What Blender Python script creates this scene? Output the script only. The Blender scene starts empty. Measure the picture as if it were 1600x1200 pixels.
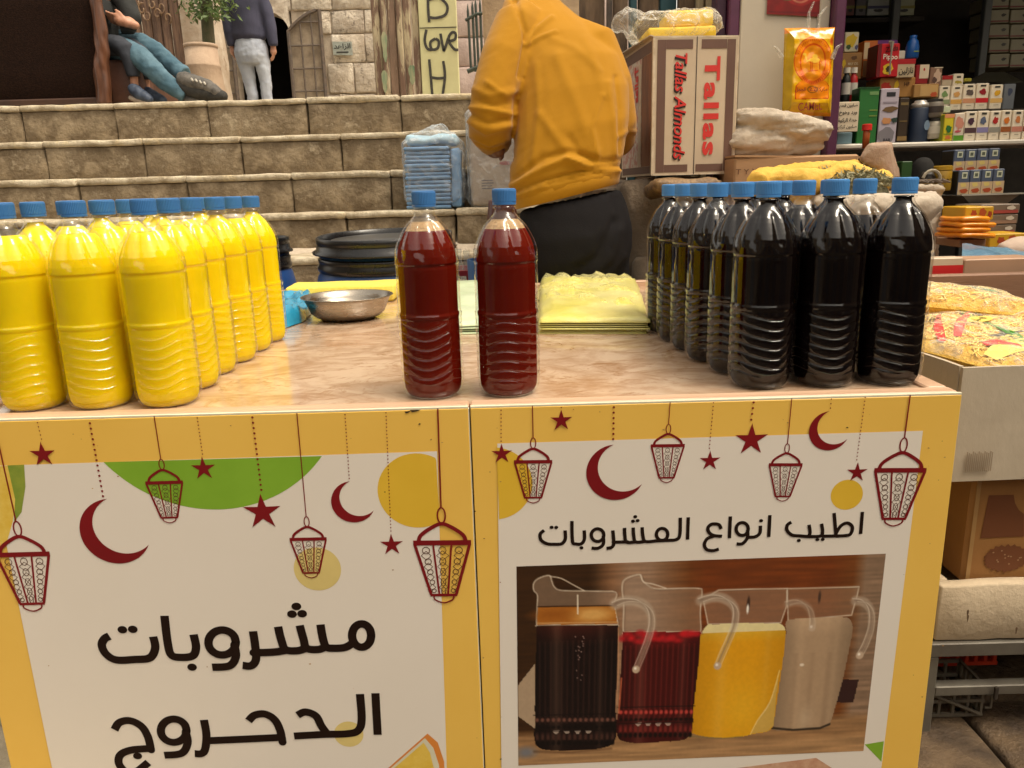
import bpy, math, random
import numpy as np
from mathutils import Vector, noise
random.seed(7); rnd = random.Random(7)
sc = bpy.context.scene
COL = sc.collection
# ------------------------------------------------------------ camera
FPX = 1209.0; TH = math.radians(14.1); RO = math.radians(1.6)
CAM = Vector((0, 0, 1.15))
F_ = Vector((0, math.cos(TH), -math.sin(TH)))
U0 = Vector((0, math.sin(TH), math.cos(TH))); R0 = Vector((1, 0, 0))
RV = R0*math.cos(RO) - U0*math.sin(RO); UV = U0*math.cos(RO) + R0*math.sin(RO)
cam = bpy.data.cameras.new('camera'); camo = bpy.data.objects.new('camera', cam); COL.objects.link(camo)
from mathutils import Matrix
camo.matrix_world = Matrix(((RV.x, UV.x, -F_.x, CAM.x), (RV.y, UV.y, -F_.y, CAM.y), (RV.z, UV.z, -F_.z, CAM.z), (0, 0, 0, 1)))
cam.sensor_width = 36; cam.lens = FPX/1600*36; cam.clip_start = .05; cam.clip_end = 300
sc.camera = camo
# ------------------------------------------------------------ light
SUN_EL, SUN_AZ = math.radians(64), math.radians(118)
w = bpy.data.worlds.new('World'); sc.world = w; w.use_nodes = True
nt = w.node_tree; nt.nodes.clear()
sky = nt.nodes.new('ShaderNodeTexSky'); sky.sky_type = 'NISHITA'; sky.sun_disc = False
sky.sun_elevation = SUN_EL; sky.sun_rotation = SUN_AZ; sky.air_density = 1.0; sky.dust_density = 3.0
hs = nt.nodes.new('ShaderNodeHueSaturation'); hs.inputs['Saturation'].default_value = .25
ml = nt.nodes.new('ShaderNodeMixRGB'); ml.blend_type = 'MULTIPLY'; ml.inputs[0].default_value = 1; ml.inputs[2].default_value = (1, .885, .715, 1)
bg = nt.nodes.new('ShaderNodeBackground'); bg.inputs['Strength'].default_value = .15
wo = nt.nodes.new('ShaderNodeOutputWorld')
for a, b in ((sky.outputs[0], hs.inputs['Color']), (hs.outputs[0], ml.inputs[1]), (ml.outputs[0], bg.inputs['Color']), (bg.outputs[0], wo.inputs[0])): nt.links.new(a, b)
sl = bpy.data.lights.new('sun', 'SUN'); sl.energy = .95; sl.angle = math.radians(22); sl.color = (1, .91, .76)
so = bpy.data.objects.new('sun', sl); COL.objects.link(so)
sd = Vector((math.sin(SUN_AZ)*math.cos(SUN_EL), math.cos(SUN_AZ)*math.cos(SUN_EL), math.sin(SUN_EL)))
so.rotation_euler = sd.to_track_quat('Z', 'Y').to_euler(); so.location = (0, 0, 8)
vs = sc.view_settings; vs.view_transform = 'Standard'; vs.look = 'None'; vs.gamma = 1; vs.use_curve_mapping = False
vs.exposure = 1.30
sc.cycles.transparent_max_bounces = 24; sc.cycles.max_bounces = 10
# ------------------------------------------------------------ pixel rays of the photograph -> places in the world
def ray(x, y): return F_ + RV*((x-800)/FPX) - UV*((y-600)/FPX)
def PY(x, y, Y): d = ray(x, y); return CAM + d*(Y/d.y)
def PZ(x, y, z): d = ray(x, y); return CAM + d*((z-CAM.z)/d.z)
def PX(x, y, X): d = ray(x, y); return CAM + d*(X/d.x)
def proj(p):
    d = Vector(p)-CAM; k = d.dot(F_); return (800+FPX*d.dot(RV)/k, 600-FPX*d.dot(UV)/k)
# ------------------------------------------------------------ materials
def lin(c): return tuple((x/12.92 if x <= .04045 else ((x+.055)/1.055)**2.4) for x in c)
def s8(r, g, b): return lin((r/255, g/255, b/255))
_m = {}
def mat(name, c1, c2=None, scale=8, rough=.6, metal=0, bump=0, bscale=40, coat=0, detail=6, st=(1, 1, 1), rvar=0, spec=.5, contrast=(.35, .65), sheen=0, wear=None, wscale=5, wamt=.5, dist=0, bdist=.01):
    if name in _m: return _m[name]
    m = bpy.data.materials.new(name); m.use_nodes = True; n = m.node_tree.nodes; L = m.node_tree.links
    b = n['Principled BSDF']; b.inputs['Roughness'].default_value = rough; b.inputs['Metallic'].default_value = metal
    b.inputs['Specular IOR Level'].default_value = spec; b.inputs['Coat Weight'].default_value = coat; b.inputs['Coat Roughness'].default_value = .06
    if sheen: b.inputs['Sheen Weight'].default_value = sheen
    tc = n.new('ShaderNodeTexCoord'); mp = n.new('ShaderNodeMapping'); mp.inputs['Scale'].default_value = st
    L.new(tc.outputs['Object'], mp.inputs[0])
    if c2 is None: c2 = tuple(x*.85 for x in c1)
    nz = n.new('ShaderNodeTexNoise'); nz.inputs['Scale'].default_value = scale; nz.inputs['Detail'].default_value = detail; nz.inputs['Roughness'].default_value = .6; nz.inputs['Distortion'].default_value = dist
    L.new(mp.outputs[0], nz.inputs[0])
    cr = n.new('ShaderNodeValToRGB'); cr.color_ramp.elements[0].position = contrast[0]; cr.color_ramp.elements[1].position = contrast[1]
    cr.color_ramp.elements[0].color = (*c1, 1); cr.color_ramp.elements[1].color = (*c2, 1)
    L.new(nz.outputs[0], cr.inputs[0]); out = cr.outputs[0]
    if wear:
        n2 = n.new('ShaderNodeTexNoise'); n2.inputs['Scale'].default_value = wscale; n2.inputs['Detail'].default_value = 8; n2.inputs['Roughness'].default_value = .7; n2.inputs['Distortion'].default_value = dist
        L.new(mp.outputs[0], n2.inputs[0])
        r2 = n.new('ShaderNodeValToRGB'); r2.color_ramp.elements[0].position = 1-wamt-.04; r2.color_ramp.elements[1].position = 1-wamt+.04
        L.new(n2.outputs[0], r2.inputs[0])
        mx = n.new('ShaderNodeMixRGB'); mx.inputs[2].default_value = (*wear, 1); L.new(r2.outputs[0], mx.inputs[0]); L.new(out, mx.inputs[1]); out = mx.outputs[0]
    L.new(out, b.inputs['Base Color'])
    if rvar:
        mr = n.new('ShaderNodeMapRange'); mr.inputs[3].default_value = max(0, rough-rvar); mr.inputs[4].default_value = rough+rvar
        L.new(nz.outputs[0], mr.inputs[0]); L.new(mr.outputs[0], b.inputs['Roughness'])
    if bump:
        nb = n.new('ShaderNodeTexNoise'); nb.inputs['Scale'].default_value = bscale; nb.inputs['Detail'].default_value = 8; nb.inputs['Roughness'].default_value = .65; L.new(mp.outputs[0], nb.inputs[0])
        bp = n.new('ShaderNodeBump'); bp.inputs['Strength'].default_value = bump; bp.inputs['Distance'].default_value = bdist
        L.new(nb.outputs[0], bp.inputs['Height']); L.new(bp.outputs[0], b.inputs['Normal'])
    _m[name] = m; return m
def vmat(name='printed picture', rough=.45, bump=0, coat=0):
    if name in _m: return _m[name]
    m = bpy.data.materials.new(name); m.use_nodes = True; n = m.node_tree.nodes; L = m.node_tree.links; b = n['Principled BSDF']
    a = n.new('ShaderNodeAttribute'); a.attribute_name = 'Col'; L.new(a.outputs['Color'], b.inputs['Base Color'])
    b.inputs['Roughness'].default_value = rough; b.inputs['Coat Weight'].default_value = coat
    if bump:
        tc = n.new('ShaderNodeTexCoord'); nb = n.new('ShaderNodeTexNoise'); nb.inputs['Scale'].default_value = 30; L.new(tc.outputs['Object'], nb.inputs[0])
        bp = n.new('ShaderNodeBump'); bp.inputs['Strength'].default_value = bump; bp.inputs['Distance'].default_value = .01
        L.new(nb.outputs[0], bp.inputs['Height']); L.new(bp.outputs[0], b.inputs['Normal'])
    _m[name] = m; return m
def fresnel(n, L, ior):
    fr = n.new('ShaderNodeFresnel'); g = n.new('ShaderNodeNewGeometry'); mr = n.new('ShaderNodeMapRange')
    mr.inputs[3].default_value = ior; mr.inputs[4].default_value = 1/ior
    L.new(g.outputs['Backfacing'], mr.inputs[0]); L.new(mr.outputs[0], fr.inputs[0]); return fr
def film(name, tint=(1, 1, 1), base=.12, white=(.8, .8, .8), scale=14, rough=.12, bump=.8):
    if name in _m: return _m[name]
    m = bpy.data.materials.new(name); m.use_nodes = True; n = m.node_tree.nodes; L = m.node_tree.links
    n.remove(n['Principled BSDF']); out = n['Material Output']
    tr = n.new('ShaderNodeBsdfTransparent'); tr.inputs[0].default_value = (*tint, 1)
    pr = n.new('ShaderNodeBsdfPrincipled'); pr.inputs['Base Color'].default_value = (*white, 1); pr.inputs['Roughness'].default_value = rough
    fr = fresnel(n, L, 1.45)
    tc = n.new('ShaderNodeTexCoord'); nb = n.new('ShaderNodeTexNoise'); nb.inputs['Scale'].default_value = scale; nb.inputs['Detail'].default_value = 4; nb.inputs['Distortion'].default_value = 1.2
    L.new(tc.outputs['Object'], nb.inputs[0])
    bp = n.new('ShaderNodeBump'); bp.inputs['Strength'].default_value = bump; bp.inputs['Distance'].default_value = .02
    L.new(nb.outputs[0], bp.inputs['Height']); L.new(bp.outputs[0], pr.inputs['Normal']); L.new(bp.outputs[0], fr.inputs['Normal'])
    mp = n.new('ShaderNodeMapRange'); mp.inputs[1].default_value = .5; mp.inputs[2].default_value = .8; mp.inputs[3].default_value = base; mp.inputs[4].default_value = min(1, base+.3)
    L.new(nb.outputs[0], mp.inputs[0])
    ad = n.new('ShaderNodeMath'); ad.operation = 'ADD'; ad.use_clamp = True; L.new(fr.outputs[0], ad.inputs[0]); L.new(mp.outputs[0], ad.inputs[1])
    mx = n.new('ShaderNodeMixShader'); L.new(ad.outputs[0], mx.inputs[0]); L.new(tr.outputs[0], mx.inputs[1]); L.new(pr.outputs[0], mx.inputs[2]); L.new(mx.outputs[0], out.inputs[0])
    _m[name] = m; return m
def shellmat():
    m = bpy.data.materials.new('clear bottle plastic'); m.use_nodes = True; n = m.node_tree.nodes; L = m.node_tree.links
    n.remove(n['Principled BSDF']); out = n['Material Output']
    tr = n.new('ShaderNodeBsdfTransparent'); tr.inputs[0].default_value = (.97, .97, .97, 1)
    gl = n.new('ShaderNodeBsdfGlossy'); gl.inputs['Roughness'].default_value = .035; gl.inputs[0].default_value = (1, 1, 1, 1)
    fr = fresnel(n, L, 1.55)
    mx = n.new('ShaderNodeMixShader'); L.new(fr.outputs[0], mx.inputs[0]); L.new(tr.outputs[0], mx.inputs[1]); L.new(gl.outputs[0], mx.inputs[2]); L.new(mx.outputs[0], out.inputs[0])
    return m
def liquid(name, c, sss=0, rad=.02):
    m = bpy.data.materials.new(name); m.use_nodes = True; n = m.node_tree.nodes; L = m.node_tree.links; b = n['Principled BSDF']
    tc = n.new('ShaderNodeTexCoord'); nz = n.new('ShaderNodeTexNoise'); nz.inputs['Scale'].default_value = 11; nz.inputs['Detail'].default_value = 6; L.new(tc.outputs['Object'], nz.inputs[0])
    cr = n.new('ShaderNodeValToRGB'); cr.color_ramp.elements[0].color = (*c, 1); cr.color_ramp.elements[1].color = (*[x*.8 for x in c], 1); cr.color_ramp.elements[0].position = .35; cr.color_ramp.elements[1].position = .75; L.new(nz.outputs[0], cr.inputs[0])
    L.new(cr.outputs[0], b.inputs['Base Color']); b.inputs['Roughness'].default_value = .5; b.inputs['Specular IOR Level'].default_value = 0
    if sss: b.inputs['Subsurface Weight'].default_value = sss; b.inputs['Subsurface Radius'].default_value = (1, .75, .12); b.inputs['Subsurface Scale'].default_value = rad
    return m
# ------------------------------------------------------------ mesh building
class MB:
    def __init__(s): s.v = []; s.f = []
    def add(s, vs, fs):
        o = len(s.v); s.v += [tuple(v) for v in vs]; s.f += [tuple(i+o for i in f) for f in fs]; return s
    def box(s, a, b):
        x0, y0, z0 = [min(p, q) for p, q in zip(a, b)]; x1, y1, z1 = [max(p, q) for p, q in zip(a, b)]
        return s.hexa([(x0, y0, z0), (x1, y0, z0), (x1, y1, z0), (x0, y1, z0)], [(x0, y0, z1), (x1, y0, z1), (x1, y1, z1), (x0, y1, z1)])
    def hexa(s, lo, hi):
        n = len(lo); fs = [tuple(range(n))[::-1], tuple(range(n, 2*n))] + [(i, (i+1) % n, n+(i+1) % n, n+i) for i in range(n)]
        return s.add(list(lo)+list(hi), fs)
    def bbox(s, a, b, r=.004):   # box with bevelled edges
        x0, y0, z0 = [min(p, q) for p, q in zip(a, b)]; x1, y1, z1 = [max(p, q) for p, q in zip(a, b)]
        r = min(r, (x1-x0)/3, (y1-y0)/3, (z1-z0)/3)
        def ring(z, d): return [(x0+d+r, y0+d, z), (x1-d-r, y0+d, z), (x1-d, y0+d+r, z), (x1-d, y1-d-r, z), (x1-d-r, y1-d, z), (x0+d+r, y1-d, z), (x0+d, y1-d-r, z), (x0+d, y0+d+r, z)]
        return s.rings([ring(z0, r), ring(z0+r, 0), ring(z1-r, 0), ring(z1, r)])
    def rings(s, rr, cap=True, close=True):
        n = len(rr[0]); vs = [p for r in rr for p in r]; fs = []
        for k in range(len(rr)-1):
            for i in range(n if close else n-1):
                j = (i+1) % n; fs.append((k*n+i, k*n+j, (k+1)*n+j, (k+1)*n+i))
        if cap: fs += [tuple(range(n))[::-1], tuple((len(rr)-1)*n+i for i in range(n))]
        return s.add(vs, fs)
    def lathe(s, prof, c=(0, 0, 0), n=32, cap=True, sx=1, sy=1):
        return s.rings([[(c[0]+r*sx*math.cos(2*math.pi*i/n), c[1]+r*sy*math.sin(2*math.pi*i/n), c[2]+z) for i in range(n)] for r, z in prof], cap)
    def tube(s, pts, rs, n=10, cap=True):
        pts = [Vector(p) for p in pts]
        if not isinstance(rs, (list, tuple)): rs = [rs]*len(pts)
        rr = []; up = None
        for k, p in enumerate(pts):
            t = (pts[min(k+1, len(pts)-1)]-pts[max(k-1, 0)])
            if t.length < 1e-9: t = Vector((0, 0, 1))
            t.normalize()
            if up is None: up = t.orthogonal().normalized()
            up = (up-t*up.dot(t)); up = up.normalized() if up.length > 1e-6 else t.orthogonal().normalized()
            bn = t.cross(up)
            r = rs[k]; ra, rb = (r if isinstance(r, tuple) else (r, r))
            rr.append([p+up*ra*math.cos(2*math.pi*i/n)+bn*rb*math.sin(2*math.pi*i/n) for i in range(n)])
        return s.rings(rr, cap)
    def blob(s, pts, rs, n=14):   # tube with round ends
        pts = [Vector(p) for p in pts]; rs = list(rs)
        d0 = (pts[0]-pts[1]).normalized(); d1 = (pts[-1]-pts[-2]).normalized()
        P = [pts[0]+d0*rs[0]*q for q in (.98, .7)]+pts+[pts[-1]+d1*rs[-1]*q for q in (.7, .98)]
        R = [rs[0]*.2, rs[0]*.72]+rs+[rs[-1]*.72, rs[-1]*.2]
        return s.tube(P, R, n)
    def disc(s, c, ux, uy, rx, ry=None, n=32):
        ry = rx if ry is None else ry; c = Vector(c)
        return s.add([c+ux*rx*math.cos(2*math.pi*i/n)+uy*ry*math.sin(2*math.pi*i/n) for i in range(n)], [tuple(range(n))])
    def quad(s, a, b, c, d): return s.add([a, b, c, d], [(0, 1, 2, 3)])
    def poly(s, pts): return s.add(pts, [tuple(range(len(pts)))])
    def ellipsoid(s, c, r, n=14, m=8):
        return s.rings([[(c[0]+r[0]*math.sin(a)*math.cos(2*math.pi*i/n), c[1]+r[1]*math.sin(a)*math.sin(2*math.pi*i/n), c[2]-r[2]*math.cos(a)) for i in range(n)] for a in [math.pi*(k+.15)/(m+.3) for k in range(m+1)]])
def obj(name, mb, m, parent=None, smooth=False, kind=None, cols=None):
    me = bpy.data.meshes.new(name)
    org = Vector(parent['_o']) if parent is not None and '_o' in parent else Vector((0, 0, 0))
    if isinstance(mb, MB): vs, fs = mb.v, mb.f
    else: vs, fs = mb
    me.from_pydata([tuple(Vector(v)-org) for v in vs], [], fs)
    if smooth: me.polygons.foreach_set('use_smooth', [True]*len(me.polygons))
    if cols is not None:
        ca = me.color_attributes.new('Col', 'FLOAT_COLOR', 'POINT'); ca.data.foreach_set('color', np.asarray(cols, dtype=np.float32).ravel())
    me.update(); me.materials.append(m)
    o = bpy.data.objects.new(name, me); COL.objects.link(o)
    if parent is not None:
        o.parent = parent; o['_o'] = tuple(org)
    if kind: o['kind'] = kind
    return o
def tag(o, label, cat, group=None, kind=None):
    if label: o['label'] = label
    if cat: o['category'] = cat
    if group: o['group'] = group
    if kind: o['kind'] = kind
    return o
def thing(name, label, cat, loc, group=None, kind=None):
    o = bpy.data.objects.new(name, None); COL.objects.link(o); o.location = loc; o['_o'] = tuple(loc); o.empty_display_size = .05
    return tag(o, label, cat, group, kind)
def copytree(o, loc, label=None, rz=0, parent=None):
    r = o.copy(); COL.objects.link(r); r.location = loc; r.rotation_euler = (0, 0, rz)
    if label: r['label'] = label
    for ch in o.children:
        c = ch.copy(); COL.objects.link(c); c.parent = r
        for g in ch.children:
            d = g.copy(); COL.objects.link(d); d.parent = c
    return r
def remesh(mb, vox, smooth=6, disp=None, post=None):
    me = bpy.data.meshes.new('tmp'); me.from_pydata([tuple(v) for v in mb.v], [], mb.f); me.update()
    o = bpy.data.objects.new('tmp', me); COL.objects.link(o)
    md = o.modifiers.new('r', 'REMESH'); md.mode = 'VOXEL'; md.voxel_size = vox
    if smooth: s = o.modifiers.new('s', 'SMOOTH'); s.iterations = smooth; s.factor = .5
    dg = bpy.context.evaluated_depsgraph_get(); dg.update()
    m2 = bpy.data.meshes.new_from_object(o.evaluated_get(dg))
    bpy.data.objects.remove(o); bpy.data.meshes.remove(me)
    vs = [v.co.copy() for v in m2.vertices]; fs = [tuple(p.vertices) for p in m2.polygons]
    if disp:
        ns = [v.normal.copy() for v in m2.vertices]; vs = [v+n*disp(v, n) for v, n in zip(vs, ns)]
    bpy.data.meshes.remove(m2)
    return (vs, fs)
def nz(p, s, seed=0): return noise.noise(Vector((p[0]*s+seed*7.3, p[1]*s+seed*3.1, p[2]*s-seed*5.7)))
def rough_block(a, b, r=.012, amp=.006, res=.05, seed=0, maxn=10):
    """box with rounded, uneven faces; kept welded"""
    a = Vector([min(p, q) for p, q in zip(a, b)]); b2 = Vector([max(p, q) for p, q in zip(a, b)]); b = Vector([max(p, q) for p, q in zip(b, b2)])
    L = b-a; N = [max(3, min(maxn, int(round(L[i]/res)))) for i in range(3)]
    idx = {}; vs = []; fs = []
    def coord(i, k):
        if k == 0: return a[i]
        if k == N[i]: return b[i]
        if k == 1: return a[i]+min(r, L[i]/3)
        if k == N[i]-1: return b[i]-min(r, L[i]/3)
        t = (k-1)/(N[i]-2); return a[i]+r+(L[i]-2*r)*t
    def V(i, j, k):
        key = (i, j, k)
        if key not in idx:
            p = Vector((coord(0, i), coord(1, j), coord(2, k))); e = [(q == 0 or q == N[ax]) for ax, q in enumerate(key)]
            if sum(e) >= 2:
                for ax in range(3):
                    if e[ax]: p[ax] += (1 if key[ax] == 0 else -1)*r*.42
            d = Vector((nz(p, 9, seed), nz(p, 9, seed+3), nz(p, 9, seed+5)))*amp + Vector((nz(p, 40, seed), nz(p, 40, seed+3), nz(p, 40, seed+5)))*amp*.5
            idx[key] = len(vs); vs.append(p+d)
        return idx[key]
    for (u, v_, w_) in ((0, 1, 2), (1, 2, 0), (2, 0, 1)):
        for side in (0, N[w_]):
            for i in range(N[u]):
                for j in range(N[v_]):
                    q = []
                    for di, dj in ((0, 0), (1, 0), (1, 1), (0, 1)):
                        k = [0, 0, 0]; k[u] = i+di; k[v_] = j+dj; k[w_] = side; q.append(V(*k))
                    fs.append(tuple(q) if side else tuple(q[::-1]))
    return (vs, fs)
# ------------------------------------------------------------ lettering
_fm = dict(zip('ابتثجحخدذرزسشصضطظعغفقكلمنهويىة', [(0xFE8D, 0), (0xFE8F, 1), (0xFE95, 1), (0xFE99, 1), (0xFE9D, 1), (0xFEA1, 1), (0xFEA5, 1), (0xFEA9, 0), (0xFEAB, 0), (0xFEAD, 0), (0xFEAF, 0), (0xFEB1, 1), (0xFEB5, 1), (0xFEB9, 1), (0xFEBD, 1), (0xFEC1, 1), (0xFEC5, 1), (0xFEC9, 1), (0xFECD, 1), (0xFED1, 1), (0xFED5, 1), (0xFED9, 1), (0xFEDD, 1), (0xFEE1, 1), (0xFEE5, 1), (0xFEE9, 1), (0xFEED, 0), (0xFEF1, 1), (0xFEEF, 0), (0xFE93, 0)]))
def arabic(t):
    out = []
    for i, ch in enumerate(t):
        if ch not in _fm: out.append(ch); continue
        b, dual = _fm[ch]; prev = i > 0 and t[i-1] in _fm and _fm[t[i-1]][1]; nxt = i+1 < len(t) and t[i+1] in _fm and dual
        out.append(chr(b + (3 if prev and nxt else 2 if nxt else 1 if prev else 0)))
    return ''.join(out[::-1])
def glyphs(s, bold=0, shear=0, space=1):
    c = bpy.data.curves.new('t', 'FONT'); c.body = s; c.offset = bold; c.shear = shear; c.space_character = space; c.resolution_u = 3
    o = bpy.data.objects.new('t', c); COL.objects.link(o)
    dg = bpy.context.evaluated_depsgraph_get(); dg.update()
    m = bpy.data.meshes.new_from_object(o.evaluated_get(dg))
    vs = np.array([v.co[:2] for v in m.vertices]); fs = [tuple(p.vertices) for p in m.polygons]
    bpy.data.objects.remove(o); bpy.data.meshes.remove(m); bpy.data.curves.remove(c)
    return vs, fs
def word(name, s, c, ux, uy, h=None, wd=None, m=None, parent=None, bold=0, shear=0, space=1):
    """centre c, fitted to height h and/or width wd"""
    vs, fs = glyphs(s, bold, shear, space)
    lo, hi = vs.min(0), vs.max(0); sz = hi-lo; mid = (lo+hi)/2
    if h is None: kx = ky = wd/sz[0]
    else:
        ky = h/sz[1]; kx = ky if wd is None else wd/sz[0]
    c = Vector(c); ux = Vector(ux).normalized(); uy = Vector(uy).normalized()
    return obj(name, ([c+ux*float((v[0]-mid[0])*kx)+uy*float((v[1]-mid[1])*ky) for v in vs], fs), m, parent)
# ------------------------------------------------------------ printed pictures as fine coloured grids
class Paint:
    def __init__(s, w, h, bg):
        s.w, s.h = w, h; s.a = np.ones((h, w, 3))*np.array(bg)/255.; s.Y, s.X = np.mgrid[0:h, 0:w].astype(float)
    def mix(s, mask, c): mask = np.clip(mask, 0, 1)[..., None]; s.a = s.a*(1-mask)+mask*np.array(c)/255.
    def ell(s, x, y, rx, ry, c, al=1, soft=1.):
        d = (1-np.sqrt(((s.X-x)/rx)**2+((s.Y-y)/ry)**2))*min(rx, ry); s.mix(al*(d/soft+.5), c)
    def ring(s, x, y, rx, ry, wd, c, al=1):
        d = np.abs(1-np.sqrt(((s.X-x)/rx)**2+((s.Y-y)/ry)**2))*min(rx, ry); s.mix(al*((wd/2-d)+.5), c)
    def line(s, pts, wd, c, al=1, soft=1.):
        D = np.full(s.X.shape, 1e9)
        for (x0, y0), (x1, y1) in zip(pts[:-1], pts[1:]):
            dx, dy = x1-x0, y1-y0; t = np.clip(((s.X-x0)*dx+(s.Y-y0)*dy)/(dx*dx+dy*dy+1e-9), 0, 1)
            D = np.minimum(D, np.hypot(s.X-x0-t*dx, s.Y-y0-t*dy))
        s.mix(al*((wd/2-D)/soft+.5), c)
    def pmask(s, pts):
        ins = np.zeros(s.X.shape, bool); n = len(pts)
        for i in range(n):
            x0, y0 = pts[i]; x1, y1 = pts[(i+1) % n]
            cnd = ((y0 > s.Y) != (y1 > s.Y)) & (s.X < (x1-x0)*(s.Y-y0)/(y1-y0+1e-12)+x0); ins ^= cnd
        return ins.astype(float)
    def poly(s, pts, c, al=1): s.mix(al*s.pmask(pts), c)
    def noise(s, amp, cell=6, seed=0, st=(1, 1)):
        r = np.random.RandomState(seed); g = r.rand(int(s.h/cell/st[1])+3, int(s.w/cell/st[0])+3)
        yy = s.Y/cell/st[1]; xx = s.X/cell/st[0]; y0 = yy.astype(int); x0 = xx.astype(int); fy = yy-y0; fx = xx-x0
        v = g[y0, x0]*(1-fx)*(1-fy)+g[y0, x0+1]*fx*(1-fy)+g[y0+1, x0]*(1-fx)*fy+g[y0+1, x0+1]*fx*fy
        s.a = np.clip(s.a*(1+amp*(v[..., None]-.5)*2), 0, 1)
    def build(s, name, corner, m, parent):
        """corner(u,v)->Vector ; v downward"""
        vs = [corner(i/(s.w-1), j/(s.h-1)) for j in range(s.h) for i in range(s.w)]
        fs = [(j*s.w+i, (j+1)*s.w+i, (j+1)*s.w+i+1, j*s.w+i+1) for j in range(s.h-1) for i in range(s.w-1)]
        c = s.a.reshape(-1, 3); l = np.where(c <= .04045, c/12.92, ((c+.055)/1.055)**2.4)
        return obj(name, (vs, fs), m, parent, cols=np.concatenate([l, np.ones((len(l), 1))], 1), smooth=True)
def bil(a, b, c, d):   # a top-left, b top-right, c bottom-right, d bottom-left
    a, b, c, d = map(Vector, (a, b, c, d)); return lambda u, v: (a*(1-u)+b*u)*(1-v)+(d*(1-u)+c*u)*v
def catmull(p, n=6, closed=False):
    p = [np.array(q, float) for q in p]; out = []; N = len(p)
    for i in range(N if closed else N-1):
        g = (lambda k: p[k % N]) if closed else (lambda k: p[max(0, min(N-1, k))])
        a, b, c, d = g(i-1), g(i), g(i+1), g(i+2)
        for k in range(n):
            t = k/n; out.append(.5*((2*b)+(-a+c)*t+(2*a-5*b+4*c-d)*t*t+(-a+3*b-3*c+d)*t**3))
    if not closed: out.append(p[-1])
    return out
X_, Y_, Z_ = Vector((1, 0, 0)), Vector((0, 1, 0)), Vector((0, 0, 1))
# ============================================================ THE SETTING
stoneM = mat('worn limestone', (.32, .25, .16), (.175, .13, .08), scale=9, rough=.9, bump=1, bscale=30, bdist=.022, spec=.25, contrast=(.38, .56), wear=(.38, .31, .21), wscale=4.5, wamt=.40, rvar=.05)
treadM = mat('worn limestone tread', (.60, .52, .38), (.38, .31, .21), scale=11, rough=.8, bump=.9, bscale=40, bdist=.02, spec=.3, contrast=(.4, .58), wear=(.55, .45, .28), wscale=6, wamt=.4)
wallM = mat('pale wall stone', (.72, .64, .52), (.46, .38, .29), scale=5, rough=.9, bump=1, bscale=14, bdist=.05, contrast=(.38, .6), wear=(.16, .115, .085), wscale=6, wamt=.36)
wallM2 = mat('grey wall stone', (.64, .56, .45), (.40, .33, .26), scale=6, rough=.9, bump=1, bscale=16, bdist=.05, wear=(.13, .10, .08), wscale=7, wamt=.4)
mortM = mat('lime mortar', (.58, .49, .38), (.42, .34, .26), scale=12, rough=.95, bump=1, bscale=60)
paveM = mat('paving stone', (.17, .112, .062), (.06, .038, .022), scale=13, rough=.6, bump=1, bdist=.02, bscale=30, rvar=.15)
sunlitPaveM = mat('sunlit pale paving stone', (.50, .43, .31), (.30, .25, .17), scale=9, rough=.8, bump=.8, bscale=40)  # lighter copy for the left side: sunlight on the ground put into the colour
dirtM = mat('dirty ground', (.06, .044, .03), (.035, .026, .018), scale=12, rough=.9, bump=.5)
obj('ground', MB().quad((-40, -40, -.02), (40, -40, -.02), (40, 60, -.02), (-40, 60, -.02)), dirtM, kind='structure')
pv = thing('street_paving', None, None, (0, 0, 0), kind='structure')
obj('paving_bed', MB().box((-4.4, -3.9, -.012), (1.85, 2.3, .012)), dirtM, pv)
k = 0
for xs in ((.62, 1.83), (-1.5, -.62)):
    y = .75
    while y < 2.28:
        h = .2+rnd.random()*.08; x = xs[0]
        while x < xs[1]-.05:
            wd = .24+rnd.random()*.2; x1 = min(x+wd, xs[1])
            obj('paving_stone', rough_block((x+.006, y+.006, .013), (x1-.006, y+h-.006, .045+rnd.random()*.008), r=.012, amp=.006, res=.06, seed=k), paveM if xs[0] > 0 else sunlitPaveM, pv, True); k += 1
            x = x1
        y += h
# the stair
ST = [3.66, 3.9, 4.2, 4.48, 4.76, 5.04]
zs = []
edge = {1: (460, 403), 2: (400, 335), 3: (370, 273), 4: (370, 213), 5: (370, 156)}
for i, d in enumerate(ST):
    zs.append(PY(*edge[i], d).z if i in edge else None)
zs[0] = zs[1]-.17
stair = thing('stone_stair', None, None, (0, 3.6, 0), kind='structure')
obj('stair_core', MB().hexa([(-5.6, 3.72, .02), (.62, 3.72, .02), (.62, 5.3, .02), (-5.6, 5.3, .02)], [(-5.6, 3.72, zs[0]-.05), (.62, 3.72, zs[0]-.05), (.62, 5.3, zs[4]-.04), (-5.6, 5.3, zs[4]-.04)]), mortM, stair)
jpx = {5: [-150, 28, 176, 323, 478, 625, 740], 4: [-100, 65, 222, 375, 532, 690], 3: [-160, -20, 118, 290, 455, 610, 735], 2: [-120, 20, 150, 330, 540, 712], 1: [-100, 60, 240, 420, 560, 700], 0: [0, 200, 400, 600]}
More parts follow.
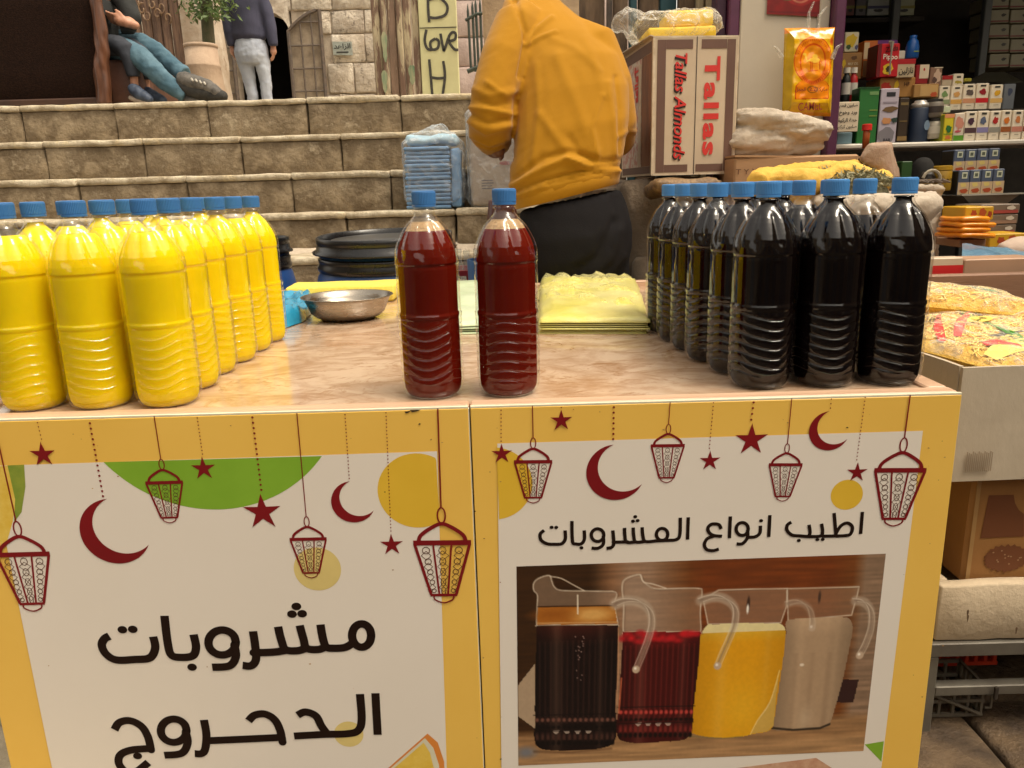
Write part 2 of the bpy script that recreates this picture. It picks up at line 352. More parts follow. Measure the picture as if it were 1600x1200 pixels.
for i, d in enumerate(ST):
    xs = [-5.5]+[PY(x, edge.get(i, (0, 440))[1], d).x for x in jpx[i]]+[.6]
    xs = [x for x in xs if -5.6 < x < .61]; xs = sorted(set(xs))
    zl = zs[i-1] if i else zs[0]-.2
    for j, (a, b) in enumerate(zip(xs[:-1], xs[1:])):
        if b-a < .06: continue
        dy = rnd.uniform(-.012, .006)
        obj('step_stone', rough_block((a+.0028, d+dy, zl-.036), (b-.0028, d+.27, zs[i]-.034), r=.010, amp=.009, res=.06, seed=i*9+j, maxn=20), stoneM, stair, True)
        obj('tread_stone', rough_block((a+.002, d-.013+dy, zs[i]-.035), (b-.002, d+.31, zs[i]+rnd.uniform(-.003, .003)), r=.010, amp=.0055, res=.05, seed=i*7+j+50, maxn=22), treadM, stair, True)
ZL = zs[5]
obj('stair_landing', MB().box((-7, 5.34, ZL-.3), (3, 11, ZL-.012)), treadM, kind='structure')
# ---- far courtyard wall
FW = 9.5
def blockwall(name, label, x0, x1, y, z0, z1, holes, mats, rows=.28, wmin=.3, wmax=.52, amp=.012, depth=.12, seed=3):
    t = thing(name, label, 'wall', ((x0+x1)/2, y, z0)); r = random.Random(seed)
    z = z0; n = 0
    while z < z1-.02:
        h = rows*r.uniform(.85, 1.2); x = x0-r.random()*.2
        while x < x1:
            wd = r.uniform(wmin, wmax); a, b = max(x, x0), min(x+wd, x1); x += wd
            if b-a < .04: continue
            cx, cz = (a+b)/2, z+h/2
            if any(f(a, b, z, z+h) for f in holes): continue
            obj('stone_block', rough_block((a+.005, y+r.uniform(.002, .022), z+.005), (b-.005, y+depth, z+h-.005), r=.016, amp=amp, res=.09, seed=n), r.choice(mats), t, True); n += 1
        z += h
    return t
dL, dR = PY(368, 155, FW).x, PY(462, 155, FW).x; dTop = PY(415, 14, FW).z; dcx = (dL+dR)/2; dr = (dR-dL)/2; dsp = dTop-dr*.75
def inside(a, b, z, z2):
    if z2 > dTop-.02 or b < dL+.02 or a > dR-.02: return False
    return True
cw = blockwall('courtyard_wall', 'pale stone block wall round the dark arched doorway at the top of the stair', -5.2, PY(612, 100, FW).x, FW, ZL, 5.6, [inside, lambda a, b, z, z2: False], [wallM, wallM, wallM2])
obj('mortar_core', MB().hexa([(-5.2, FW+.05, ZL), (dL-.02, FW+.05, ZL), (dL-.02, FW+.4, ZL), (-5.2, FW+.4, ZL)], [(-5.2, FW+.05, 5.6), (dL-.02, FW+.05, 5.6), (dL-.02, FW+.4, 5.6), (-5.2, FW+.4, 5.6)])
    .box((dR+.02, FW+.05, ZL), (1.3, FW+.4, 5.6)).box((dL-.019, FW+.05, dTop+.02), (dR+.019, FW+.4, 5.6)), mortM, cw)
# arch ring of voussoirs filling the corners
am = MB(); N = 16
def arc(a): return Vector((dcx+dr*math.cos(a), 0, dsp+dr*.75*math.sin(a)))
for i in range(N):
    a0, a1 = math.pi*i/N, math.pi*(i+1)/N; p0, p1 = arc(a0), arc(a1)
    top = dTop+.02
    am.hexa([(p0.x, FW-.005, p0.z), (p1.x, FW-.005, p1.z), (p1.x, FW+.35, p1.z), (p0.x, FW+.35, p0.z)], [(p0.x, FW-.005, top), (p1.x, FW-.005, top), (p1.x, FW+.35, top), (p0.x, FW+.35, top)])
obj('arch_head', am, wallM, cw)
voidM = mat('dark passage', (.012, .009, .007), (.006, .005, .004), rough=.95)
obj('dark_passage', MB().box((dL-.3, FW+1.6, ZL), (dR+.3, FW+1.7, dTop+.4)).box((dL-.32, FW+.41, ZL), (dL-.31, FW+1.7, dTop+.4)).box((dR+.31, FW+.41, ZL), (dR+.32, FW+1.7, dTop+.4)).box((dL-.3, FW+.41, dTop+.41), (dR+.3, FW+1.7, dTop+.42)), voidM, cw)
# iron gates
ironM = mat('brown iron', (.07, .055, .045), (.12, .085, .06), scale=30, rough=.7, bump=.3)
gateM = mat('dusty mesh sheet', (.36, .29, .21), (.22, .17, .12), scale=9, rough=.9, bump=.3)
def gate(px0, px1, ytop0, ytop1, d, label, yb=156):
    a = PY(px0, yb, d); b = PY(px1, yb, d); t = thing('iron_gate', label, 'gate', (a.x, d, ZL))
    z0 = ZL+.02; za, zb = PY(px0, ytop0, d).z, PY(px1, ytop1, d).z
    n = 8; top = []
    for i in range(n+1):
        u = i/n; e = math.sin(u*math.pi/2) if ytop1 < ytop0 else 1-math.cos(u*math.pi/2); e = 1-(1-u)**1.7 if ytop1 < ytop0 else u**1.7
        top.append(Vector((a.x+(b.x-a.x)*u, d, za+(zb-za)*e)))
    obj('frame', MB().tube([Vector((a.x, d, z0))]+top+[Vector((b.x, d, z0)), Vector((a.x, d, z0))], .022, 6), ironM, t)
    obj('sheet', MB().poly([Vector((a.x, d+.03, z0))]+[p+Vector((0, .03, 0)) for p in top]+[Vector((b.x, d+.03, z0))]), gateM, t)
    for u in (.38, .72):
        k = int(u*n); obj('bar', MB().tube([(a.x+(b.x-a.x)*u, d, z0), (a.x+(b.x-a.x)*u, d, top[k].z)], .010, 5), ironM, t)
    z = z0+.3
    while z < max(za, zb)-.1:
        us = [i/n for i in range(n+1) if top[i].z > z]
        if len(us) > 1: obj('bar', MB().tube([(a.x+(b.x-a.x)*us[0], d, z), (a.x+(b.x-a.x)*us[-1], d, z)], .010, 5), ironM, t)
        z += .24
gate(460, 510, 48, 15, 9.3, 'open arched iron gate leaf on the right of the dark doorway')
gate(336, 372, 22, 46, 9.3, 'open iron gate leaf behind the standing boy, left of the doorway')
# street sign
pl = thing('wall_plaque', 'small worn enamel street sign with Arabic writing on the stone wall', 'sign', PY(535, 75, FW-.04))
a, b, c, d = PY(519, 65, FW-.04), PY(549, 65, FW-.04), PY(551, 86, FW-.04), PY(521, 86, FW-.04)
plM = mat('pale enamel', (.34, .38, .34), (.24, .25, .21), scale=20, rough=.5); inkM = mat('black ink', (.015, .013, .012), rough=.5)
obj('plate', MB().hexa([d, c, c+Y_*.02, d+Y_*.02], [a, b, b+Y_*.02, a+Y_*.02]), plM, pl)
word('painted_word', arabic('الزاهد'), (a+b)/2+Vector((0, -.004, -.055)), X_, Z_, h=.07, wd=.19, m=inkM, parent=pl, bold=.02)
obj('painted_line', MB().box((a.x+.04, a.y-.004, d.z+.02), (b.x-.04, a.y-.003, d.z+.034)), inkM, pl)
# ---- peeling door boards, yellow door with graffiti
peelM = mat('peeling painted wood', (.50, .42, .27), (.30, .24, .16), scale=5, st=(3.2, 3.2, .55), rough=.85, bump=1, bscale=30, wear=(.16, .095, .065), wscale=6, wamt=.50)
peelG = mat('green paint remnant', (.10, .19, .11), (.35, .33, .2), scale=10, st=(2, 2, .5), rough=.8)
yelD = mat('pale yellow door paint', (.68, .66, .36), (.60, .57, .30), scale=4, rough=.6, bump=.1, wear=(.40, .34, .17), wscale=9, wamt=.27)
pd = thing('weathered_door', 'weathered double door with flaking cream and brown paint beside the graffiti panel', 'door', PY(620, 150, 7.4))
xx = [588, 602, 612, 626, 636, 648]
for i, (p, q) in enumerate(zip(xx[:-1], xx[1:])):
    a = PY(p, 150, 7.4-.02*(i % 2)); b = PY(q-1, 150, 7.4)
    obj('board', MB().bbox((a.x, a.y, ZL), (b.x, a.y+.06, 3.5), .008), peelM if i != 2 else mat('bare grey brown wood', (.26, .17, .12), (.14, .09, .06), scale=6, st=(4, 4, .4), rough=.9, bump=.8, wear=(.5, .42, .30), wscale=7, wamt=.4), pd)
for (x, y, wd, hh) in ((601, 70, 4, 40), (601, 125, 4, 30), (644, 115, 5, 26)):
    c = PY(x, y, 7.36); obj('paint_patch', MB().poly([c+Vector((math.cos(a)*wd*.006*(1+.3*math.sin(5*a)), -.003, math.sin(a)*hh*.0032*(1+.2*math.sin(3*a)))) for a in [2*math.pi*i/14 for i in range(14)]]), peelG, pd)
obj('latch', MB().bbox(PY(649, 70, 7.33), PY(659, 60, 7.3), .006), inkM, pd)
gd = thing('graffiti_door', 'pale yellow metal door with B, Love and H sprayed on it in black', 'door', PY(690, 150, 6.6))
a, b, c, d = PY(652, 0, 6.6), PY(709, 0, 6.6), PY(722, 149, 6.6), PY(661, 151, 6.6)
gx0, gx1 = (a.x+d.x)/2, (b.x+c.x)/2
obj('panel', MB().bbox((gx0, 6.6, ZL), (gx1, 6.66, 3.4), .006), yelD, gd)
for px in (648,):
    q = PY(px, 100, 6.58); obj('door_edge', MB().bbox((gx0-.055, 6.61, ZL), (gx0-.006, 6.68, 3.4), .004), peelM, gd)
obj('panel_seam', MB().box((gx0+.004, 6.596, PY(690, 43, 6.6).z-.003), (gx1-.004, 6.5985, PY(690, 43, 6.6).z+.003)), inkM, gd)
sprayM = mat('black spray paint', (.03, .028, .026), (.07, .065, .05), scale=60, rough=.7)
_k = [0]
def stroke(name, pts, wd, mapf, m, parent, n=6, off=Vector((0, -.0008, 0)), smooth=True):
    P = catmull(pts, n) if smooth and len(pts) > 2 else [np.array(p, float) for p in pts]
    W = [Vector(mapf(*p)) for p in P]; mb = MB(); vs = []
    _k[0] += 1; o = off*(1+.12*(_k[0] % 9))
    for i, p in enumerate(W):
        t = (W[min(i+1, len(W)-1)]-W[max(i-1, 0)]).normalized(); nn = Vector((-t.z, 0, t.x))
        vs += [p+nn*wd/2+o, p-nn*wd/2+o]
    mb.add(vs, [(2*i, 2*i+1, 2*i+3, 2*i+2) for i in range(len(W)-1)])
    return mb
def joinmb(l):
    r = MB()
    for m in l: r.add(m.v, m.f)
    return r
g = lambda x, y: PY(500+x/5.714, y/5.714, 6.596)
for nm, sts in (('painted_letter', [[(965, -60), (965, 60), (975, 200)], [(965, 0), (1060, -20), (1135, 50), (1120, 130), (1040, 160), (975, 155)]]),
                ('painted_word', [[(950, 265), (935, 360), (955, 430), (990, 445), (1010, 435)], [(1030, 345), (985, 380), (1000, 440), (1050, 430), (1060, 370), (1030, 345)], [(1075, 300), (1100, 430), (1110, 445), (1145, 340)], [(1150, 370), (1205, 350), (1210, 300), (1180, 290), (1150, 330), (1155, 380), (1200, 440), (1235, 445)]]),
                ('painted_letter', [[(975, 530), (985, 640), (1003, 850)], [(1100, 545), (1115, 680), (1095, 850)], [(990, 690), (1050, 700), (1115, 695)]])):
    obj(nm, joinmb([stroke('', s, .021, g, None, None) for s in sts]), sprayM, gd)
# alley right of the door
aw = blockwall('alley_wall', 'pinkish stone wall seen between the yellow door and the man', PY(700, 60, 9).x, PY(1000, 60, 9).x, 9.0, ZL, 5, [], [mat('pink stone', (.46, .36, .32), (.33, .25, .22), scale=5, rough=.9, bump=.8)], rows=.34, seed=9)
obj('mortar_core', MB().box((PY(700, 60, 9).x, 9.05, ZL), (PY(1000, 60, 9).x, 9.3, 5)), mortM, aw)
fn = thing('spiked_fence', 'dark green iron fence with pointed bars behind the man', 'fence', PY(735, 130, 7.6)); fM = mat('dark green iron', (.03, .045, .035), (.05, .06, .045), rough=.6)
for x0, y0, x1, y1 in ((731, 17, 736, 108), (738, 12, 743, 112), (743, 8, 748, 104), (750, 8, 754, 108), (757, 6, 760, 108)):
    p, q = PY(x0, y0, 7.6), PY(x1, y1, 7.6); obj('bar', MB().tube([q, p, p+Vector((0, 0, .06))], [.012, .012, .001], 6), fM, fn)
obj('rail', MB().tube([PY(727, 32, 7.59), PY(744, 22, 7.59), PY(765, 20, 7.59)], .014, 6), fM, fn); obj('rail', MB().tube([PY(730, 112, 7.59), PY(765, 98, 7.59)], .02, 6), fM, fn)
cl = PY(750, 60, 5.3); cl2 = PY(800, 60, 5.3)
cp = thing('plastered_corner', 'rough tan plastered house corner just left of the man', 'wall', (cl.x, 5.5, ZL))
obj('plaster', rough_block((cl.x+.02, 5.5, ZL-.01), (.62, 5.9, 4.6), r=.03, amp=.02, res=.15, seed=4, maxn=16), mat('tan plaster', (.48, .34, .20), (.34, .23, .14), scale=3, rough=.9, bump=1, bscale=20, wear=(.6, .5, .36), wscale=4, wamt=.35), cp, True)
# ---- surroundings behind and beside the camera (they show in reflections and shade the lane)
def plainwall(name, label, a, b, m, wins=(), axis='y'):
    t = thing(name, label, 'building', ((a[0]+b[0])/2, (a[1]+b[1])/2, 0)); obj('wall', MB().box(a, b), m, t)
    for w0, w1, hM in wins: obj('window', MB().box(w0, w1), hM, t)
    return t
farM = mat('lane wall stone', (.22, .17, .12), (.15, .115, .08), scale=2, rough=.9, bump=.6, bscale=9)
shutM = mat('grey shutter', (.10, .11, .12), rough=.5); whM = mat('white awning cloth', (.75, .72, .66), rough=.8)
plainwall('lane_house', 'tall stone house across the lane behind the viewer', (-4.6, -4.9, -.01), (3.5, -4.5, 3.6), farM,
    [((-3.4, -4.52, .05), (-2, -4.47, 2.4), shutM), ((-.9, -4.52, .05), (.5, -4.47, 2.5), shutM), ((1.4, -4.52, .05), (2.8, -4.47, 2.4), shutM), ((-3, -4.52, 2.7), (-2.2, -4.47, 3.3), shutM), ((.1, -4.52, 2.7), (.9, -4.47, 3.3), shutM)])
plainwall('left_house', 'stone house on the left side of the lane, out of view', (-5.0, -4.4, -.01), (-4.6, 3.4, 4.2), farM, [((-4.62, -2.2, .05), (-4.57, -.8, 2.4), shutM), ((-4.62, .6, .05), (-4.57, 2.0, 2.4), shutM)])
plainwall('right_house', 'shop house on the right side of the lane, out of view', (3.55, -4.4, -.01), (3.9, 3.1, 4.2), farM, [((3.53, -3, .05), (3.58, -.5, 2.4), shutM)])
# ============================================================ THE CART
CY, CT = 1.16, .826
cL, cR, cB = -.896, .698, 2.66
marM = mat('marbled laminate', (.41, .26, .16), (.60, .45, .32), dist=3.0, scale=3.8, st=(1, 1.5, 1), rough=.17, coat=.4, bump=.0, contrast=(.36, .62), wear=(.36, .205, .11), wscale=6.5, wamt=.36)
def marble():
    m = marM; n = m.node_tree.nodes; L = m.node_tree.links
    # soften the vein mask
    for x in n:
        if x.type == 'VALTORGB' and x.color_ramp.elements[0].position > .5:
            x.color_ramp.elements[0].position = .50; x.color_ramp.elements[1].position = .66
marble()
rimM = mat('pink wood edging', (.60, .40, .27), (.50, .31, .20), scale=6, st=(.6, 8, 8), rough=.4, bump=.1)
yelP = mat('printed yellow', s8(238, 194, 92), s8(233, 187, 84), scale=3, rough=.38, spec=.3)
creP = mat('printed cream', (.80, .73, .64), (.78, .71, .615), scale=3, rough=.38, spec=.3)
redP = mat('printed dark red', s8(128, 14, 22), rough=.4); blkP = mat('printed black', s8(36, 22, 15), s8(33, 20, 14), rough=.7, spec=.1)
grnP = mat('printed green', s8(132, 176, 50), s8(124, 168, 44), rough=.4); circP = mat('printed gold', s8(228, 186, 58), s8(222, 180, 52), rough=.4); paleP = mat('printed pale gold', s8(228, 205, 130), rough=.4)
edgeM = mat('white board edge', (.75, .70, .52), rough=.5); cartM = mat('cart side board', (.55, .42, .2), (.48, .36, .16), rough=.5); darkgap = mat('dark gap', (.03, .02, .012), rough=.9)
cart = thing('drinks_cart', 'yellow and cream drinks cart with marbled top and printed lanterns on its front', 'cart', ((cL+cR)/2, CY, 0))
obj('table_top', MB().box((cL+.03, CY+.03, .79), (cR-.03, cB-.03, .820)), marM, cart)
mid = PY(733, 632, CY).x
obj('rim_strip', MB().bbox((cL+.001, CY+.004, .79), (mid-.001, CY+.034, CT), .0025), rimM, cart)
obj('rim_strip', MB().bbox((mid+.001, CY+.004, .79), (cR-.001, CY+.034, CT), .0025), rimM, cart)
obj('rim_strip', MB().bbox((cR-.034, CY+.035, .79), (cR-.001, cB-.035, CT), .0025), rimM, cart)
obj('rim_strip', MB().bbox((cL+.001, CY+.035, .79), (cL+.034, cB-.035, CT), .0025), rimM, cart)
obj('rim_strip', MB().bbox((cL+.001, cB-.034, .79), (cR-.001, cB, CT+.012), .0025), rimM, cart)
obj('side_board', MB().box((cR-.02, CY+.012, .08), (cR-.003, cB-.01, .788)), cartM, cart); obj('side_board', MB().box((cL+.003, CY+.012, .08), (cL+.02, cB-.01, .788)), cartM, cart)
obj('back_board', MB().box((cL+.022, cB-.03, .08), (cR-.022, cB-.012, .788)), cartM, cart)
for sx in (cL+.08, cR-.08):
    for sy in (CY+.1, cB-.1):
        obj('caster', MB().lathe([(.001, -.015), (.035, -.015), (.04, 0), (.035, .015), (.001, .015)], (0, 0, 0), 16), darkgap, cart).matrix_local = Matrix.Translation(Vector((sx, sy, .04))-Vector(cart['_o'])) @ Matrix.Rotation(math.pi/2, 4, 'Y')
fpL = obj('front_panel', MB().bbox((cL, CY-.004, .075), (mid-.0018, CY+.002, CT-.0035), .001), yelP, cart)
fpR = obj('front_panel', MB().bbox((mid+.0018, CY-.004, .075), (cR, CY+.002, CT-.0035), .001), yelP, cart)
obj('panel_edge', MB().box((cL, CY-.0035, CT-.0034), (mid-.0018, CY+.0028, CT-.0008)), edgeM, cart); obj('panel_edge', MB().box((mid+.0018, CY-.0035, CT-.0034), (cR, CY+.0028, CT-.0008)), edgeM, cart)
obj('panel_edge', MB().box((mid-.0017, CY-.003, .08), (mid-.0003, CY+.003, CT-.004)), edgeM, cart)
PL = CY-.0048
def P(x, y): return PY(x, y, PL)
def lay(k): return Vector((0, -.00014*k, 0))
_poly = lambda pts, k: MB().poly([P(*p)+lay(k) for p in pts])
obj('printed_field', _poly([(-15, 728), (683, 705), (702, 1330), (112, 1350)], 1), creP, fpL)
obj('printed_field', _poly([(777, 693), (1442, 673), (1366, 1290), (785, 1310)], 1), creP, fpR)
def wr(x, y, r): return (P(x+r, y)-P(x, y)).length
def circ(x, y, r, k, m, par, clip=None, n=48, al=1):
    c = P(x, y); R = wr(x, y, r); pts = []
    for i in range(n):
        p = c+X_*R*math.cos(2*math.pi*i/n)+Z_*R*math.sin(2*math.pi*i/n)
        if clip: p = clip(p)
        if not pts or (p-pts[-1]).length > 1e-5: pts.append(p+lay(0))
    obj('printed_circle', MB().poly([p+lay(k) for p in pts]), m, par)
# green bowl shape hanging from the field's top edge
a = P(162, 722); b = P(503, 711); lowp = P(338, 796); hw = (b-a).length/2; sg = a.z-lowp.z; R = (hw*hw+sg*sg)/(2*sg); cz = lowp.z+R; cx = (a.x+b.x)/2
t0 = math.asin(hw/R); zt = (P(330, 716)).z
obj('printed_arc', MB().poly([Vector((cx+R*math.sin(t), PL, min(cz-R*math.cos(t), zt)))+lay(2) for t in [-t0+2*t0*i/40 for i in range(41)]]), grnP, fpL)
xr = P(684, 760).x; zt2 = P(650, 706).z
circ(652, 767, 62, 2, circP, fpL, lambda p: Vector((min(p.x, xr), p.y, min(p.z, zt2))))
circ(496, 889, 37, 2, paleP, fpL); circ(545, 1147, 23, 2, paleP, fpL)
xl = P(778, 760).x; circ(772, 756, 60, 2, circP, fpR, lambda p: Vector((max(p.x, xl), p.y, min(p.z, P(778, 693).z)))); circ(1323, 773, 25, 2, circP, fpR)
obj('printed_triangle', _poly([(1351, 1163), (1381, 1158), (1377, 1190)], 2), grnP, fpR)
# citrus slice and leaf drawn on the left panel
oraP = mat('printed orange', s8(226, 140, 60), rough=.4); lemP = mat('printed lemon', s8(232, 200, 96), s8(224, 186, 70), scale=60, rough=.4); leafP = mat('printed leaf', s8(110, 140, 50), s8(150, 160, 60), scale=25, rough=.4)
obj('printed_fruit', _poly([(602, 1204), (668, 1146), (684, 1160), (694, 1190), (696, 1240), (600, 1260)], 2), oraP, fpL)
obj('printed_fruit', _poly([(606, 1204), (664, 1153), (677, 1168), (686, 1195), (688, 1240), (600, 1262)], 3), edgeM, fpL)
obj('printed_fruit', _poly([(610, 1205), (662, 1160), (672, 1176), (678, 1200), (680, 1240), (600, 1264)], 4), lemP, fpL)
obj('printed_leaf', _poly([(12, 727), (38, 726), (40, 760), (34, 800), (22, 816), (24, 780)], 3), leafP, fpL)
obj('printed_leaf', _poly([(-12, 729), (20, 727), (26, 780), (20, 815), (10, 850), (-2, 858), (-14, 800)], 2), lemP, fpL)
def star(x, y, r, par):
    c = P(x, y); R = wr(x, y, r); pts = []
    for i in range(10):
        q = R if i % 2 == 0 else R*.36; an = math.pi/2+i*math.pi/5; pts.append(c+X_*q*math.cos(an)+Z_*q*math.sin(an))
    mb = MB(); c2 = c+lay(5); mb.add([c2]+[p+lay(5) for p in pts], [(0, i+1, (i+1) % 10+1) for i in range(10)])
    obj('printed_star', mb, redP, par)
def crescent(x, y, r, par):
    c = P(x, y); R = wr(x, y, r); d = .332; ri = .882; op = math.radians(34); n = 40; out = []; inn = []
    for i in range(n+1):
        a = math.radians(60)+(2*math.pi-math.radians(120))*i/n; out.append(Vector((math.cos(a), 0, math.sin(a))))
    a0 = math.atan2(math.sin(math.radians(60)), math.cos(math.radians(60))-d)
    for i in range(n+1):
        a = a0+(2*math.pi-2*a0)*i/n; inn.append(Vector((d+ri*math.cos(a), 0, ri*math.sin(a))))
    rot = Matrix.Rotation(-op, 3, 'Y')
    vs = [c+lay(5)+(rot @ p)*R for p in out+inn]
    obj('printed_crescent', MB().add(vs, [(i, i+1, n+2+i, n+1+i) for i in range(n)]), redP, par)
def dots(x0, y0, x1, y1, r, step, par):
    a, b = P(x0, y0), P(x1, y1); n = max(1, int((b-a).length/step)); mb = MB()
    for i in range(n): mb.disc(a+(b-a)*((i+.5)/n)+lay(5), X_, Z_, r, n=8)
    obj('printed_dots', mb, redP, par)
def ribbon(pts, wd, k=6, closed=False):
    pts = [Vector(p) for p in pts]; vs = []; N = len(pts)
    for i, p in enumerate(pts):
        q0 = pts[(i-1) % N] if closed else pts[max(i-1, 0)]; q1 = pts[(i+1) % N] if closed else pts[min(i+1, N-1)]
        t = (q1-q0).normalized(); nn = Vector((-t.z, 0, t.x)); vs += [p+nn*wd/2+lay(k), p-nn*wd/2+lay(k)]
    m = MB(); m.add(vs, [(2*i, 2*i+1, (2*i+3) % (2*N), (2*i+2) % (2*N)) for i in range(N if closed else N-1)]); return m
thinP = mat('printed fine line', s8(96, 60, 40), rough=.4)
def lantern(ax, ay, bx, by, tx, ty, par):
    A, B, T = P(ax, ay), P(bx, by), P(tx, ty); H = (A-B).length; up = (A-B).normalized(); rt = Vector((up.z, 0, -up.x))
    q = lambda u, v: A+rt*(u*H)-up*(v*H)
    mbs = [ribbon([T, q(0, -.19)], H*.017, 5)]
    mbs.append(ribbon([q(.045*math.cos(t), -.10+.095*math.sin(t)) for t in [2*math.pi*i/16 for i in range(16)]], H*.018, 5.3, True))
    mbs.append(ribbon([q(u, v) for u, v in catmull([(-.27, .22), (-.24, .14), (-.12, .05), (0, 0), (.12, .05), (.24, .14), (.27, .22)], 4)], H*.045, 5.6))
    mbs.append(ribbon([q(-.33, .235), q(.33, .235)], H*.062, 6)); mbs.append(ribbon([q(-.155, .895), q(.155, .895)], H*.034, 6))
    for u0, u1, w_ in ((-.315, -.145, .034), (.315, .145, .034), (-.105, -.05, .022), (.105, .05, .022)): mbs.append(ribbon([q(u0, .25), q(u1, .89)], H*w_, 6.3))
    mbs.append(ribbon([q(u, v) for u, v in catmull([(-.115, .91), (-.10, .955), (0, .995), (.10, .955), (.115, .91)], 4)], H*.018, 6.6))
    obj('printed_lantern', joinmb(mbs), redP, par)
    fm = []
    def ring(u, v, r, n=10, r2=None): fm.append(ribbon([q(u+r*math.cos(2*math.pi*i/n), v+(r2 or r)*math.sin(2*math.pi*i/n)) for i in range(n)], H*.0095, 4.2+.1*(len(fm) % 7), True))
    for v in (.33, .47, .60, .73, .84):
        sc_ = 1-(v-.25)*.75
        ring(0, v, .045*sc_, 6 if v == .60 else 8, .05); ring(-.20*sc_, v, .045*sc_); ring(.20*sc_, v, .045*sc_)
        if v < .8: ring(0, v+.065, .075*sc_, 4, .06); ring(-.20*sc_, v+.065, .06*sc_, 4); ring(.20*sc_, v+.065, .06*sc_, 4)
    obj('printed_pattern', joinmb(fm), thinP, par)
for a in ((30, 838, 53, 955, -10, 656, fpL), (254, 734, 266, 817, 241, 650, fpL), (480, 823, 487, 903, 464, 645, fpL), (690, 818, 694, 942, 684, 638, fpL), (833, 701, 833, 786, 832, 634, fpR), (1044, 678, 1041, 754, 1047, 628, fpR), (1229, 708, 1222, 783, 1237, 622, fpR), (1410, 707, 1395, 822, 1422, 617, fpR)): lantern(*a)
for x, y, r, tx, ty, big, pr in ((67, 710, 21, 58, 657, 0, fpL), (318, 732, 20, 308, 650, 0, fpL), (410, 800, 31, 394, 648, 1, fpL), (612, 851, 19, 603, 642, 0, fpL), (784, 709, 17, 783, 638, 0, fpR), (877, 657, 18, 878, 634, 0, fpR), (1109, 720, 17, 1115, 626, 0, fpR), (1174, 687, 27, 1178, 624, 1, fpR), (1339, 738, 17, 1352, 618, 0, fpR)):
    star(x, y, r, pr); dots(tx, ty, x-1, y-r, .0019 if big else .0011, .0085 if big else .0058, pr)
for x, y, r, tx, ty, ex, ey, big, pr in ((180, 830, 55, 140, 657, 162, 779, 1, fpL), (552, 784, 34.5, 539, 645, 546, 750, 0, fpL), (962, 738, 46, 959, 632, 958, 690, 1, fpR), (1296, 673, 32, 1299, 620, 1297, 641, 0, fpR)):
    crescent(x, y, r, pr); dots(tx, ty, ex, ey, .0019 if big else .0011, .0085 if big else .0058, pr)
# lettering
def letters(ox, oy, s, wd, strokes, ds, dr_, par, name='printed_word'):
    f = lambda x, y: P(ox+x/s, oy+y/s); mbs = []; allp = []
    for i, st in enumerate(strokes):
        pts = [f(*p) for p in (catmull(st, 7) if len(st) > 2 else st)]
        mbs.append(ribbon(pts, wd, 5+.25*(i % 8))); allp.append(pts)
    for i, pts in enumerate(allp):
        for e in (pts[0], pts[-1]):
            if (pts[0]-pts[-1]).length < wd*.3 or any((e-q_).length < wd*.75 for j, o_ in enumerate(allp) if j != i for q_ in o_): mbs.append(MB().disc(e+lay(4.7-.1*i), X_, Z_, wd*.49, wd*.49, 16))
    for i, (x, y) in enumerate(ds): mbs.append(MB().disc(f(x, y)+lay(5+.2*(i % 3)), X_, Z_, dr_, dr_*.85, 20))
    obj(name, joinmb(mbs), blkP, par)
def ov(cx, cy, rx, ry, a0=0, a1=360, n=12): return [(cx+rx*math.cos(math.radians(a0+(a1-a0)*i/n)), cy+ry*math.sin(math.radians(a0+(a1-a0)*i/n))) for i in range(n+1)]
px1 = wr(400, 1000, 1)
letters(120, 900, 3.077, px1*13.2, [
    ov(1370, 285, 46, 56), [(1330, 320), (1290, 342), (1235, 346), (1200, 340), (1184, 300), (1172, 232)], [(1200, 338), (1160, 352), (1105, 345), (1090, 300), (1072, 236)], [(1105, 345), (1060, 358), (1005, 352), (985, 310), (968, 242)],
    [(1010, 355), (950, 364), (850, 368)], [(848, 264), (858, 330), (862, 400), (838, 430), (798, 428)],
    ov(700, 318, 66, 60), [(758, 330), (766, 385), (735, 430), (652, 437)],
    [(562, 280), (574, 340), (558, 382), (500, 390), (455, 378), (438, 320), (422, 190)],
    [(368, 290), (378, 345), (352, 392), (280, 400), (190, 402), (140, 372), (121, 330), (135, 300), (158, 288)]],
    [(1056, 145), (1035, 182), (1084, 180), (555, 437), (220, 257), (270, 255)], px1*7.6, fpL)
letters(120, 900, 3.077, px1*13.2, [
    [(1436, 562), (1447, 762)], [(1362, 566), (1370, 690), (1352, 742), (1300, 757), (1195, 760), (1045, 768)], [(1062, 668), (1100, 652), (1150, 672), (1178, 722), (1205, 757)],
    [(826, 695), (855, 668), (905, 662), (952, 690), (978, 740), (990, 798)], [(985, 774), (820, 782), (640, 790)], [(612, 690), (624, 760), (618, 830), (600, 852), (568, 852)],
    ov(467, 742, 62, 56), [(524, 748), (534, 800), (505, 850), (422, 860)],
    [(182, 738), (205, 704), (255, 694), (310, 720), (342, 770), (358, 835)], [(350, 828), (260, 836), (208, 862), (208, 910), (265, 950), (345, 895)]],
    [(293, 864)], px1*7.4, fpL)
